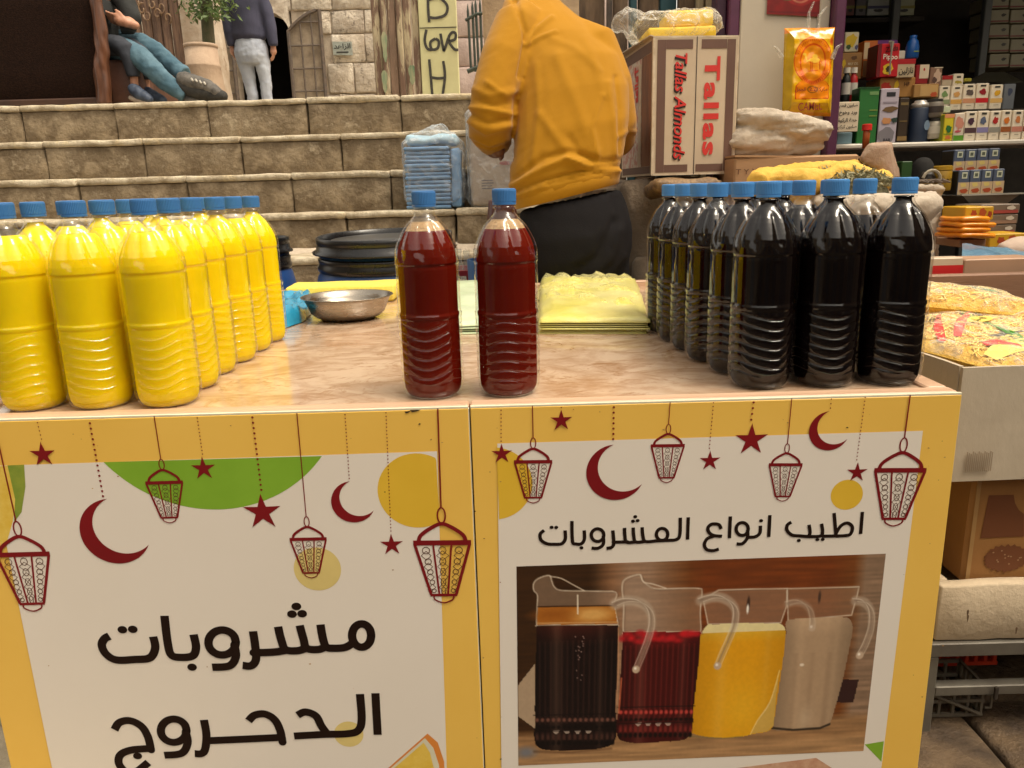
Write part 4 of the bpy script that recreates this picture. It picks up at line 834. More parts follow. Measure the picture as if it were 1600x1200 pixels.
bk = PY(785, 345, 3.3); o = obj('brown_jug', MB().lathe([(.06, -.22), (.075, -.15), (.065, -.02), (.055, .06), (.05, .066), (.046, .05)], (bk.x, 3.3, PY(785, 318, 3.3).z-.05), 24), mat('dark red brown plastic', (.10, .02, .014), rough=.35), None, True); tag(o, 'dark red-brown plastic jug hidden behind the right-hand red bottle cap', 'jug')
# packs on the step
s2z = zs[2]; yk = ST[2]+.12
a, b = PY(631, 322, ST[2]), PY(724, 322, ST[2]); topz_ = PY(670, 205, ST[2]).z
pk = thing('blue_tray_pack', 'plastic-wrapped pack of stacked blue foam trays sitting on a step', 'pack', ((a.x+b.x)/2, yk, s2z)); trM = mat('blue foam tray', (.13, .25, .42), (.17, .31, .50), scale=30, rough=.6, bump=.2); trW = mat('pale blue paper', (.45, .60, .66), (.30, .48, .60), scale=6, rough=.6)
zz_ = s2z+.004; n_ = 15; th_ = (topz_-s2z-.075)/n_
for k in range(n_):
    d = rnd.uniform(-.003, .003); o = obj('tray', rough_block((a.x+.012+d, ST[2]+.03+d, zz_), (b.x-.065+d, ST[2]+.22, zz_+th_*.86), r=.006, amp=.003, res=.05, seed=k), trM, pk, True); zz_ += th_
obj('side_pack', rough_block((b.x-.06, ST[2]+.03, s2z+.005), (b.x-.008, ST[2]+.22, topz_-.085), r=.012, amp=.008, res=.05, seed=31), trM, pk, True)
obj('top_pack', rough_block((a.x+.03, ST[2]+.04, zz_+.004), (b.x-.02, ST[2]+.21, topz_-.015), r=.02, amp=.018, res=.05, seed=33), trW, pk, True)
wr_ = MB(); wr_.bbox((a.x-.004, ST[2]+.005, s2z+.001), (b.x+.01, ST[2]+.235, topz_), .05)
wr_.blob([((a.x+b.x)/2-.02, ST[2]+.1, topz_-.04), ((a.x+b.x)/2+.05, ST[2]+.12, topz_+.012)], [.07, .035])
obj('wrap', remesh(wr_, .011, 4, lambda v, n: .012*nz(v, 14, 3)+.006*abs(nz(v, 40, 5))), film('clear wrap', (.97, .985, 1), .07, (.8, .84, .86), 20, .12, 1.), pk, True)
a, b = PY(733, 322, ST[2]), PY(812, 322, ST[2]); tz2 = PY(760, 165, ST[2]).z
pk2 = thing('white_tray_pack', 'clear-wrapped pack of white cups with printed writing beside the blue pack', 'pack', ((a.x+b.x)/2, yk, s2z)); wpM = mat('off white pack paper', (.48, .38, .28), (.40, .30, .22), scale=8, rough=.6, bump=.4)
obj('pack_body', rough_block((a.x+.01, ST[2]+.03, s2z+.003), (b.x-.005, ST[2]+.22, tz2-.02), r=.02, amp=.012, res=.04, seed=41), wpM, pk2, True)
gm = mat('grey print', (.16, .13, .12), rough=.6)
for i in range(9):
    x_ = a.x+.07; z_ = PY(755, 218+i*4.2+(44 if i > 4 else 0), ST[2]).z; obj('printed_line', MB().box((x_, ST[2]+.004, z_), (x_+.05+.02*rnd.random(), ST[2]+.006, z_+.006)), gm, pk2)
obj('printed_spot', MB().disc((a.x+.2, ST[2]+.006, PY(780, 255, ST[2]).z), X_, Z_, .035, .010, 16), mat('rose print', (.42, .16, .14), rough=.6), pk2)
w3 = MB(); w3.bbox((a.x-.005, ST[2]+.0, s2z+.001), (b.x+.01, ST[2]+.24, tz2), .03); obj('wrap', remesh(w3, .012, 4, lambda v, n: .008*nz(v, 14, 8)+.004*abs(nz(v, 40, 9))), film('clear wrap'), pk2, True)
# ============================================================ THE MAN IN THE YELLOW SWEATSHIRT
swM = mat('mustard sweatshirt', (.42, .195, .007), (.37, .172, .006), scale=3, rough=.92, bump=.12, bscale=260, sheen=.15, spec=.2)
trsM = mat('charcoal sweatpants', (.006, .005, .006), (.009, .008, .009), scale=8, rough=.9, bump=.2, bscale=200, spec=.2); skinM = mat('man skin', (.20, .085, .045), (.16, .065, .035), scale=12, rough=.5, bump=.05)
MD = 2.78
def body_ring(L, Rr, ry, fw=0, n=26, d=MD, back=1.0, sq=2.3):
    a, b = PY(*L, d), PY(*Rr, d); c = (a+b)/2; c.y += fw; ux = (b-a)/2; out = []
    for i in range(n):
        t = 2*math.pi*i/n; cs, sn = math.cos(t), math.sin(t); e = 2/sq
        cx_ = abs(cs)**e*(1 if cs >= 0 else -1); sy_ = abs(sn)**e*(1 if sn >= 0 else -1)
        out.append(c+ux*cx_+Vector((0, ry, 0))*sy_)
    return out
man = thing('person', 'man seen from behind in a mustard sweatshirt and dark sweatpants, busy with his hands', 'person', (PY(885, 400, MD).x, MD, .02))
tor = MB(); tor.rings([body_ring((806, 326), (966, 287), .125, .0), body_ring((797, 306), (969, 268), .138, .0), body_ring((797, 270), (974, 240), .140, .01), body_ring((802, 215), (984, 185), .14, .03), body_ring((803, 150), (986, 130), .14, .07), body_ring((796, 90), (976, 80), .14, .12), body_ring((784, 40), (948, 42), .13, .17), body_ring((778, 5), (915, 8), .115, .22), body_ring((786, -25), (890, -20), .095, .26), body_ring((806, -52), (868, -48), .070, .30)])
el = PY(768, 186, MD-.02); sh = PY(808, 44, MD+.12); wr1 = PY(772, 214, MD+.13); wr2 = PY(782, 222, MD+.26)
tor.tube([PY(826, 30, MD+.16), sh, PY(788, 95, MD+.04), PY(771, 150, MD-.01), el, PY(765, 203, MD+.05), wr1, PY(777, 216, MD+.21)], [.07, .086, .082, .077, .075, .073, .068, .058], 20)
tor.tube([PY(885, 50, MD+.2), PY(930, 75, MD+.14), PY(952, 132, MD+.10), PY(960, 190, MD+.12), PY(961, 214, MD+.2), PY(950, 222, MD+.32)], [.06, .084, .08, .078, .076, .06], 20)
folds = [([(822, 66), (840, 45), (862, 28)], .010, 5), ([(824, 70), (845, 58), (868, 50)], .008, 5), ([(810, 120), (818, 80), (822, 50), (806, 0)], -.012, 4), ([(806, 150), (804, 200), (799, 250)], -.010, 6),
         ([(736, 168), (765, 172), (797, 178)], .010, 6), ([(734, 190), (760, 206), (795, 196)], .010, 6), ([(738, 212), (762, 226), (796, 214)], .008, 5), ([(735, 178), (762, 192), (790, 186)], -.009, 5), ([(742, 140), (765, 150), (800, 142)], .006, 7), ([(760, 128), (790, 150), (803, 145)], .006, 5),
         ([(800, 290), (850, 262), (885, 248), (905, 256)], .012, 6), ([(805, 278), (850, 246), (890, 236)], -.008, 6), ([(885, 248), (920, 262), (965, 266)], .010, 6), ([(895, 238), (940, 252), (972, 250)], -.009, 6), ([(798, 300), (840, 284), (900, 268), (970, 258)], -.012, 4),
         ([(803, 308), (830, 298), (850, 290)], .006, 4), ([(950, 130), (958, 180), (962, 240)], .007, 7), ([(962, 120), (968, 170), (966, 240)], -.008, 5), ([(915, 60), (930, 100), (945, 150)], .005, 10), ([(870, 90), (900, 160), (930, 240)], .006, 14), ([(845, 180), (880, 230), (910, 250)], .006, 10), ([(965, 215), (980, 205), (992, 205)], .006, 5), ([(890, 215), (905, 240), (925, 250)], -.006, 8)]
def segd(x, y, pts):
    best = 1e9
    for (x0, y0), (x1, y1) in zip(pts[:-1], pts[1:]):
        dx, dy = x1-x0, y1-y0; t = max(0, min(1, ((x-x0)*dx+(y-y0)*dy)/(dx*dx+dy*dy))); best = min(best, math.hypot(x-x0-t*dx, y-y0-t*dy))
    return best
def foldfn(v, n):
    x, y = proj(v); k_ = v.x*.8+v.z*.35; d = 0.003*nz(v, 6, 2)+.0018*(.5-abs(nz((v.x*1.2, v.y, v.z*.9+v.x*.6), 13, 4)))+.0018*(.5-abs(nz((v.x*.6, v.y*.6, v.z*1.8-v.x*.8), 24, 9)))*(1 if y > 230 or x < 812 else .45)
    if n.y < .35:
        for pts, a, w_ in folds:
            if min(p[0] for p in pts)-25 < x < max(p[0] for p in pts)+25 and min(p[1] for p in pts)-25 < y < max(p[1] for p in pts)+25:
                q_ = segd(x, y, pts); w_ *= .72
                if q_ < w_*3.2: d += .85*a*math.exp(-(q_/w_)**2)
    return d
folds += [([(822, 66), (812, 30), (800, 0), (795, -20)], -.008, 2.6), ([(797, 303), (840, 291), (900, 276), (973, 262)], -.007, 2.5), ([(822, 290), (822, 324)], -.003, 1.5), ([(838, 100), (842, 180), (832, 250)], .004, 8), ([(940, 150), (925, 200), (935, 250)], .006, 5), ([(862, 60), (900, 75), (935, 110)], .004, 8), ([(744, 155), (770, 165), (797, 160)], -.006, 4), ([(745, 222), (770, 232), (795, 224)], -.006, 3)]
obj('sweatshirt', remesh(tor, .0075, 7, foldfn), swM, man, True)
hemM = mat('sweatshirt ribbing', (.62, .255, .011), (.50, .20, .009), scale=90, st=(1, 1, .02), rough=.95, bump=.5, bscale=120)
obj('hem_band', MB().rings([body_ring((806, 327), (964, 287), .124, 0, 48), body_ring((804, 324), (967, 284), .131, 0, 48), body_ring((800, 308), (968, 269), .136, .0, 48), body_ring((803, 303), (965, 264), .128, .0, 48)], cap=False), swM, man, True)
obj('undershirt', MB().rings([body_ring((816, 310), (962, 293), .124, .0, 36), body_ring((812, 316), (966, 280), .126, .0, 36)], cap=False), mat('grey undershirt', (.30, .24, .20), rough=.9), man, True)
leg = MB(); leg.rings([body_ring((812, 328), (968, 294), .120, .0), body_ring((811, 352), (978, 316), .140, -.0), body_ring((814, 385), (985, 350), .152, -.012), body_ring((818, 415), (985, 385), .150, -.015), body_ring((826, 445), (976, 425), .135, -.005)])
kz = lambda x, z, y: Vector((x, y, z))
hx1, hx2 = PY(858, 430, MD).x, PY(940, 420, MD).x
leg.tube([kz(hx1, .95, MD-.01), kz(hx1-.01, .78, MD), kz(hx1-.02, .52, MD+.01), kz(hx1-.02, .30, MD), kz(hx1-.02, .12, MD)], [.10, .105, .085, .07, .062], 18)
leg.tube([kz(hx2-.01, .95, MD-.01), kz(hx2, .78, MD+.01), kz(hx2+.01, .52, MD+.03), kz(hx2+.01, .30, MD+.03), kz(hx2+.01, .12, MD+.03)], [.10, .105, .085, .07, .062], 18)
lf = [([(830, 312), (835, 330), (838, 345)], -.004, 3)]+[([(860+i*12, 316-i*3), (862+i*12, 330-i*3)], -.004, 2.5) for i in range(9)]+[([(905, 420), (935, 400), (960, 345)], -.010, 7), ([(925, 430), (955, 405), (968, 360)], .007, 6), ([(960, 310), (962, 350), (955, 390)], -.006, 5), ([(930, 445), (955, 425), (975, 400)], .007, 5)]
def lfold(v, n):
    x, y = proj(v); d = .004*nz(v, 7, 12)+.002*nz(v, 18, 14)
    if n.y < .4:
        for pts, a, w_ in lf:
            q_ = segd(x, y, pts)
            if q_ < w_*3.2: d += a*math.exp(-(q_/w_)**2)
    return d
obj('sweatpants', remesh(leg, .011, 8, lfold), trsM, man, True)
for x_ in (hx1-.02, hx2+.01): obj('shoe', remesh(MB().blob([(x_, MD-.05, .07), (x_, MD+.05, .075), (x_, MD+.2, .055)], [.045, .05, .04]), .012, 3), mat('black shoe', (.02, .02, .02), rough=.5), man, True)
hd = MB(); nk = PY(836, -66, MD+.31)
hd.blob([nk+Vector((0, -.02, -.06)), nk+Vector((0, .02, .06))], [.06, .058]); hc = nk+Vector((-.01, .07, .17)); hd.ellipsoid(hc, (.078, .098, .115), 20, 12); hd.ellipsoid(hc+Vector((0, .06, -.06)), (.05, .05, .05), 14, 8); hd.ellipsoid(hc+Vector((0, .105, -.02)), (.014, .02, .026), 10, 6)
for s_ in (-1, 1): hd.ellipsoid(hc+Vector((s_*.08, -.005, -.015)), (.012, .022, .032), 10, 6)
def handb(mb, w, f, side, up, s=1.0, curl=.5):
    """w wrist, f finger direction, side thumb direction, up back of hand"""
    f, side, up = f.normalized(), side.normalized(), up.normalized()
    mb.blob([w-f*.05*s, w, w+f*.045*s], [.027*s, .027*s, .036*s]); mb.blob([w+f*.05*s-side*.02*s, w+f*.05*s+side*.022*s], [.022*s, .022*s])
    for k, (o_, l) in enumerate(((.030, .070), (.010, .080), (-.010, .074), (-.029, .058))):
        b0 = w+f*.065*s+side*o_*s; c1 = b0+f*l*.45*s-up*l*.16*curl*s; c2 = c1+(f*(1-curl)-up*curl).normalized()*l*.32*s; c3 = c2+(f*(.6-curl)-up*(curl+.2)).normalized()*l*.28*s
        mb.blob([b0-f*.02*s, b0, c1, c2, c3], [.0095*s, .0098*s, .0090*s, .0082*s, .0070*s], 10)
    t0_ = w+f*.012*s+side*.022*s; t1 = t0_+(side*.8+f*.7-up*.3).normalized()*.040*s; t2 = t1+(f*.9+side*.15-up*.5).normalized()*.032*s
    mb.blob([t0_, t1, t2], [.015*s, .0115*s, .009*s], 10)
hl = PY(773, 231, MD+.12); handb(hd, hl, Vector((-.3, .9, .28)), Vector((.5, .2, -.4)), Vector((0, -.3, 1)), .95, .55)
hd.blob([PY(771, 219, MD+.12), hl], [.045, .038])
hr = PY(948, 226, MD+.38); handb(hd, hr, Vector((-.6, .7, -.2)), Vector((-.3, -.1, .9)), Vector((.3, -.4, .6)), 1.05, .6); hd.blob([PY(957, 222, MD+.28), hr], [.042, .034])
hd.tube([nk+Z_*-.05, PY(838, 20, MD+.2), sh+Y_*.02, el, wr1, hl], [.05, .04, .035, .035, .035, .035], 8); hd.tube([PY(838, 20, MD+.2), PY(930, 78, MD+.16), PY(966, 195, MD+.12), PY(957, 222, MD+.28), hr], [.04, .035, .035, .035, .035], 8)
obj('body', remesh(hd, .0065, 3), skinM, man, True)
hh = MB(); hh.ellipsoid(hc+Vector((0, -.012, .022)), (.086, .102, .112), 22, 12)
obj('hair', remesh(hh, .01, 2, lambda v, n: .006*nz(v, 45, 2) if v.y < hc.y+.06 or v.z > hc.z+.06 else -.02), mat('black hair', (.012, .009, .008), rough=.6, bump=.6, bscale=120), man, True)
# ============================================================ PEOPLE ON THE LANDING
# armchair or carved bench end at the left
so_ = thing('carved_sofa', 'dark woven-sided sofa with a carved brown wood frame at the top of the steps', 'sofa', (PY(90, 160, 5.45).x, 5.45, ZL))
wovM = mat('dark woven cloth', (.022, .010, .006), (.009, .0045, .003), scale=70, st=(1, 1, 1.6), rough=.95, spec=.1, bump=.8, bscale=90); wdM = mat('reddish brown carved wood', (.13, .048, .02), (.06, .022, .010), scale=5, st=(5, 5, .8), rough=.4, bump=.3, bscale=12, wear=(.24, .11, .05), wscale=4, wamt=.35)
a = PY(-60, 150, 5.42); b = PY(150, 140, 5.42)
obj('side_panel', rough_block((a.x, 5.44, ZL+.06), (b.x+.06, 5.54, PY(80, -40, 5.42).z), r=.02, amp=.006, res=.12, seed=2), wovM, so_, True)
obj('bottom_rail', MB().bbox((a.x, 5.42, ZL+.035), (b.x+.05, 5.52, ZL+.085), .01), mat('dark wood rail', (.06, .025, .012), (.035, .015, .008), rough=.5), so_)
pts = [PY(x, y, 5.40) for x, y in ((163, 164), (162, 140), (158, 110), (160, 85), (158, 50), (153, 20), (150, 0), (148, -30))]
obj('front_post', remesh(MB().tube(pts, [(.045, .075), (.045, .07), (.050, .06), (.042, .06), (.040, .06), (.034, .055), (.036, .05), (.036, .05)], 10), .012, 3, lambda v, n: .003*math.sin(v.x*120+4*math.sin(v.z*9))), wdM, so_, True)
0 and obj('scroll', remesh(MB().blob([PY(168, 60, 5.42), PY(180, 75, 5.42), PY(184, 92, 5.42), PY(176, 100, 5.42)], [.03, .028, .022, .016]), .009, 2), wdM, so_, True)
for xx_ in (a.x+.1, b.x-.05): obj('foot', MB().bbox((xx_, 5.42, ZL+.0), (xx_+.07, 5.5, ZL+.034), .01), wdM, so_)
obj('seat_base', rough_block((b.x-.25, 5.56, ZL+.05), (PY(255, 130, 5.9).x, 6.15, ZL+.34), r=.03, amp=.01, res=.12, seed=8), mat('brown leatherette', (.13, .055, .035), (.09, .04, .026), rough=.5, bump=.3), so_, True)
def pers(D, sc_, pts, r): return [PY(160+x/5.333, y/5.333, D+dd) for x, y, dd in pts], [q*sc_ for q in r]
# adult in jeans
ad = thing('person', 'seated adult in dark jumper and blue jeans with one foot stretched out', 'person', (PY(200, 150, 5.8).x, 5.85, ZL))
jeanM = mat('blue denim', (.042, .10, .14), (.095, .175, .225), scale=7, rough=.85, bump=.4, bscale=60, contrast=(.4, .6)); dkM = mat('dark jumper', (.018, .019, .018), rough=.9, bump=.3); skL = mat('fair skin', (.48, .24, .15), (.42, .20, .12), scale=10, rough=.5)
js = MB()
P1, R1 = pers(5.75, 1, [(-60, 350, .25), (100, 350, .14), (330, 370, .06), (450, 430, .05), (560, 530, .02), (690, 625, -.04)], [.10, .085, .074, .066, .060, .054]); js.tube(P1, R1, 16)
P2, R2 = pers(5.68, 1, [(-60, 400, .2), (150, 410, -.02), (320, 480, -.14), (430, 590, -.16), (560, 710, -.16), (700, 800, -.16)], [.10, .085, .075, .066, .058, .050]); js.tube(P2, R2, 16)
obj('jeans', remesh(js, .0085, 2, lambda v, n: .006*nz(v, 16, 3)+.004*nz(v, 34, 5)), jeanM, ad, True)
tp = MB(); P3, R3 = pers(5.95, 1, [(-40, 330, 0), (-40, 150, 0), (-30, -60, .0)], [.17, .18, .16]); tp.blob(P3, R3); P4, R4 = pers(5.78, 1, [(40, -140, .05), (120, -60, 0), (200, 40, -.06), (250, 160, -.1), (210, 225, -.12), (150, 225, -.13)], [.075, .072, .068, .062, .055, .046]); tp.tube(P4, R4, 14)
obj('jumper', remesh(tp, .012, 4, lambda v, n: .006*nz(v, 14, 3)), dkM, ad, True)
hb = MB(); wq = PY(160+205/5.333, 190/5.333, 5.62); handb(hb, wq, Vector((-1, -.15, .30)), Vector((0.0, -.5, .9)), Vector((-.3, -.9, -.2)), 1.05, .25); hb.blob([PY(160+240/5.333, 180/5.333, 5.66), wq], [.04, .036])
hq = PY(160-30/5.333, -330/5.333, 5.95); hb.blob([hq-Z_*.2, hq-Z_*.1], [.055, .055]); hb.ellipsoid(hq, (.085, .1, .12), 18, 10); hb.ellipsoid(hq+Vector((.09, -.02, -.01)), (.02, .014, .02), 8, 5)
hb.tube([hq-Z_*.15, PY(160-30/5.333, -160/5.333, 5.93), PY(160+120/5.333, -60/5.333, 5.78), PY(160+240/5.333, 170/5.333, 5.68)], [.05, .04, .03, .03], 8)
obj('body', remesh(hb, .007, 3), skL, ad, True)
obj('hair', remesh(MB().ellipsoid(hq+Vector((-.01, .01, .03)), (.093, .108, .112), 18, 10), .012, 2, lambda v, n: .005*nz(v, 40, 1)), mat('black hair'  , (.012, .009, .008)), ad, True)
shM2 = mat('grey trainer mesh', (.05, .046, .042), (.15, .135, .115), scale=18, rough=.7, bump=.5); soM = mat('dark shoe sole', (.016, .015, .013), (.035, .032, .027), scale=25, rough=.8, bump=.6)
def shoe(D, pts, rs, m1, m2, par, solepts, srs):
    q_, r_ = pers(D, 1, pts, rs); obj('shoe', remesh(MB().blob(q_, r_), .008, 3, lambda v, n: .003*nz(v, 50, 3)), m1, par, True)
    q_, r_ = pers(D, 1, solepts, srs); obj('sole', remesh(MB().blob(q_, r_), .009, 3, lambda v, n: .002*nz(v, 60, 3)), m2, par, True)
shoe(5.50, [(680, 660, .02), (760, 690, 0), (880, 720, -.02), (960, 770, -.05)], [.052, .055, .046, .036], shM2, soM, ad, [(665, 715, .02), (780, 765, 0), (900, 785, -.02), (1000, 800, -.05)], [.046, .048, .046, .038])
for x_, y_ in ((740, 652), (775, 660), (810, 672), (845, 684)): obj('lace', MB().tube([PY(160+x_/5.333, y_/5.333, 5.44), PY(160+(x_+14)/5.333, (y_+22)/5.333, 5.43)], .006, 5), mat('pale lace', (.45, .42, .36), rough=.8), ad)
shoe(5.48, [(700, 830, .06), (800, 850, .05)], [.045, .045], shM2, soM, ad, [(700, 865, .05), (850, 865, .03)], [.03, .03])
ch = thing('person', 'seated child in navy trousers and blue trainers beside the adult in jeans', 'person', (PY(200, 150, 5.5).x, 5.5, ZL))
nv = mat('navy trousers', (.018, .022, .032), (.028, .033, .045), rough=.85, bump=.3)
c1 = MB(); q_, r_ = pers(5.55, 1, [(20, 380, .15), (140, 385, .02), (205, 420, -.03), (235, 520, -.03), (260, 640, -.02)], [.075, .068, .058, .050, .042]); c1.tube(q_, r_, 14)
q_, r_ = pers(5.66, 1, [(80, 400, .12), (240, 400, .02), (320, 440, -.03), (345, 540, -.03), (360, 665, -.02)], [.075, .068, .056, .048, .040]); c1.tube(q_, r_, 14)
obj('trousers', remesh(c1, .009, 4, lambda v, n: .004*nz(v, 20, 3)), nv, ch, True)
c2 = MB(); q_, r_ = pers(5.7, 1, [(-10, 380, 0), (-20, 200, .0), (-20, 90, 0)], [.11, .115, .10]); c2.blob(q_, r_); obj('top', remesh(c2, .012, 3), dkM, ch, True)
c3 = MB(); q_, r_ = pers(5.54, 1, [(262, 630, 0), (268, 720, 0)], [.026, .026]); c3.blob(q_, r_); q_, r_ = pers(5.65, 1, [(360, 655, 0), (368, 740, 0)], [.025, .025]); c3.blob(q_, r_); q_, r_ = pers(5.7, 1, [(-25, 60, 0), (-25, 0, 0)], [.04, .04]); c3.blob(q_, r_); c3.ellipsoid(PY(160-25/5.33, -60/5.33, 5.7), (.075, .085, .1)); q_, r_ = pers(5.6, 1, [(-25, 30, .1), (-20, 250, .1), (60, 390, .06), (200, 430, -.04), (262, 640, -.06)], [.03, .03, .025, .022, .022]); c3.tube(q_, r_, 8); q_, r_ = pers(5.62, 1, [(60, 390, .04), (300, 440, .02), (360, 665, .03)], [.025, .022, .022]); c3.tube(q_, r_, 8); obj('body', remesh(c3, .008, 2), skL, ch, True)
tn = mat('blue trainer', (.012, .022, .045), (.05, .07, .11), scale=16, rough=.6, bump=.3); ws = mat('off white sole', (.38, .32, .26), (.25, .2, .17), scale=20, rough=.7)
shoe(5.46, [(262, 745, .02), (320, 790, 0), (390, 825, -.03)], [.040, .042, .028], tn, ws, ch, [(235, 815, .02), (310, 840, 0), (400, 850, -.03)], [.018, .022, .018])
shoe(5.60, [(375, 765, .02), (430, 800, 0), (510, 835, -.03)], [.036, .038, .026], tn, ws, ch, [(370, 845, .02), (430, 850, 0), (520, 855, -.03)], [.018, .02, .016])
# standing boy
BD = 7.5
bo = thing('person', 'standing boy in a dark blue jumper and pale jeans with his back to us', 'person', (PY(392, 150, BD).x, BD, ZL))
def bp(x, y, dd=0): return PY(160+x/5.333, y/5.333, BD+dd)
bz = ZL+.04
t1 = MB(); t1.rings([[bp(cx_+rx_*math.cos(t), cy_, 0)+Vector((0, ry_*math.sin(t), 0)) for t in [2*math.pi*i/20 for i in range(20)]] for cx_, cy_, rx_, ry_ in ((1228, 345, 118, .095), (1225, 310, 142, .12), (1215, 200, 128, .12), (1205, 100, 128, .12), (1195, 10, 150, .11), (1190, -60, 140, .10), (1190, -100, 70, .07))])
t1.tube([bp(1075, -50), bp(1050, 60), bp(1045, 160), bp(1062, 270, -.02), bp(1078, 385, -.02)], [.068, .062, .056, .052, .040], 14); t1.tube([bp(1300, -50), bp(1350, 60), bp(1385, 160), bp(1408, 270, -.02), bp(1425, 385, -.02)], [.068, .064, .058, .052, .040], 14)
obj('jumper', remesh(t1, .012, 5, lambda v, n: .005*nz(v, 12, 2)), mat('dark blue jumper', (.035, .037, .065), (.05, .05, .085), scale=6, rough=.9, bump=.3, bscale=80), bo, True)
t2 = MB(); t2.rings([[bp(cx_+rx_*math.cos(t), cy_, 0)+Vector((0, ry_*math.sin(t), 0)) for t in [2*math.pi*i/20 for i in range(20)]] for cx_, cy_, rx_, ry_ in ((1230, 325, 118, .095), (1238, 400, 138, .115), (1248, 480, 140, .12), (1255, 540, 125, .10))])
f1, f2 = bp(1252, 800), bp(1372, 800)
t2.tube([bp(1188, 460), bp(1200, 560), bp(1232, 700), f1, Vector((f1.x, BD, bz+.05))], [.078, .067, .052, .050, .048], 14); t2.tube([bp(1315, 460), bp(1340, 560), bp(1362, 700), f2, Vector((f2.x, BD, bz+.05))], [.076, .066, .052, .049, .048], 14)
obj('jeans', remesh(t2, .0085, 2, lambda v, n: .005*nz(v, 14, 2)+.004*nz(v, 30, 4)), mat('pale denim', (.42, .45, .50), (.32, .35, .42), scale=8, rough=.85, bump=.4, bscale=50), bo, True)
t3 = MB()
for cx_, s_ in ((1082, -1), (1425, 1)): handb(t3, bp(cx_, 395), Vector((-.1*s_, 0, -1)), Vector((0, .9, 0)), Vector((s_, -.2, 0)), .85, .35)
hb_ = bp(1190, -210); t3.blob([bp(1190, -90), bp(1190, -140)], [.05, .05]); t3.ellipsoid(hb_, (.075, .09, .11), 18, 10)
for s_ in (-1, 1): t3.ellipsoid(hb_+Vector((s_*.077, 0, -.01)), (.01, .02, .028), 8, 6)
t3.ellipsoid(hb_+Vector((0, .09, -.01)), (.012, .018, .02), 8, 6); t3.tube([bp(1082, 400), bp(1062, 270), bp(1075, -40), bp(1190, -90), bp(1300, -40), bp(1405, 270), bp(1425, 400)], [.025]*7, 8)
obj('body', remesh(t3, .007, 3), skL, bo, True); obj('hair', remesh(MB().ellipsoid(hb_+Vector((0, -.012, .02)), (.083, .094, .108), 18, 10), .012, 2, lambda v, n: .005*nz(v, 40, 1)), mat('black hair', (.012, .009, .008)), bo, True)
for f in (f1, f2): obj('shoe', remesh(MB().blob([(f.x, BD-.03, ZL+.045), (f.x, BD+.16, ZL+.04)], [.042, .038]), .01, 2), mat('black shoe', (.02, .02, .02)), bo, True)
# boards, plaster pier, bin, tree
wb = thing('old_board_wall', 'tall weathered brown board partition behind the seated pair', 'partition', (PY(230, 90, 7.0).x, 7.0, ZL)); bdM = mat('weathered brown boards', (.20, .115, .07), (.085, .045, .028), scale=5, st=(9, 9, .7), rough=.7, bump=.7, bscale=16, contrast=(.38, .58), wear=(.38, .27, .19), wscale=5, wamt=.36)
for p0, p1 in ((150, 176), (177, 192), (193, 209), (210, 226), (227, 243), (244, 258), (259, 272), (273, 287)):
    a = PY(p0, 95, 7.0); b = PY(p1, 95, 7.0); obj('board', rough_block((a.x+.003, 7.0+rnd.uniform(0, .02), ZL), (b.x-.003, 7.05, 3.7), r=.006, amp=.004, res=.2, seed=p0), bdM, wb, True)
gldM = mat('carved gilt relief', (.30, .19, .10), (.16, .09, .05), scale=20, rough=.5, bump=.4)
for i, (x, y) in enumerate(((206, 8), (222, 14), (238, 6), (230, 24), (252, 12), (262, 28), (246, 22), (214, 2))):
    c = PY(x, y, 6.97); obj('carving', MB().tube([c+Vector((.035*math.cos(t)*(1-.08*k), 0, .05*math.sin(t)*(1-.08*k))) for k, t in enumerate([i+j*.7 for j in range(9)])], .007, 5), gldM, wb, True)
pm = mat('flaking white plaster', (.60, .52, .42), (.40, .30, .21), scale=4, rough=.9, bump=.8, bscale=24, wear=(.30, .21, .14), wscale=6, wamt=.38)
tag(obj('plaster_pier', rough_block((PY(287, 100, 7.9).x, 7.85, ZL), (PY(342, 100, 7.9).x, 8.2, 4.4), r=.03, amp=.02, res=.15, seed=6, maxn=18), pm, None, True), 'flaking white plaster pier between the boards and the tree', 'pillar')
bn = thing('stone_bin', 'tall tapering beige concrete bin beside the stretched-out shoe', 'bin', (PY(318, 150, 6.5).x, 6.5, ZL)); bx = PY(318, 110, 6.5); zt_ = PY(312, 70, 6.5).z-ZL; rr_ = (PY(342, 110, 6.5)-PY(288, 110, 6.5)).length/2
cnM = mat('beige concrete', (.46, .34, .24), (.34, .24, .165), scale=5, rough=.9, bump=.6, bscale=30, wear=(.26, .17, .11), wscale=5, wamt=.33)
obj('bin_body', MB().lathe([(rr_*1.2, 0), (rr_*1.12, zt_*.4), (rr_*.98, zt_-.17), (rr_*1.0, zt_-.165), (rr_*.99, zt_-.15), (rr_*.93, zt_-.145), (rr_*.9, zt_-.02)], (bx.x, 6.5, ZL), 28), cnM, bn, True); obj('bin_rim', MB().lathe([(rr_*.9, zt_-.025), (rr_*.95, zt_-.02), (rr_*.95, zt_), (rr_*.86, zt_), (rr_*.84, zt_-.05)], (bx.x, 6.5, ZL), 28), cnM, bn, True)
tr = thing('young_tree', 'slim dark green tree trunk with hanging leaves beside the standing boy', 'tree', (PY(328, 120, 6.9).x, 6.95, ZL)); tb_ = PY(330, 110, 6.95); tt = PY(318, -40, 6.95)
obj('trunk', MB().tube([Vector((tb_.x+.03, 6.95, ZL)), tb_, PY(325, 50, 6.95), tt, tt+Vector((-.05, 0, .9))], [.065, .055, .05, .045, .02], 10), mat('mossy bark', (.05, .055, .022), (.09, .075, .04), scale=12, rough=.9, bump=.8), tr, True)
bm = MB()
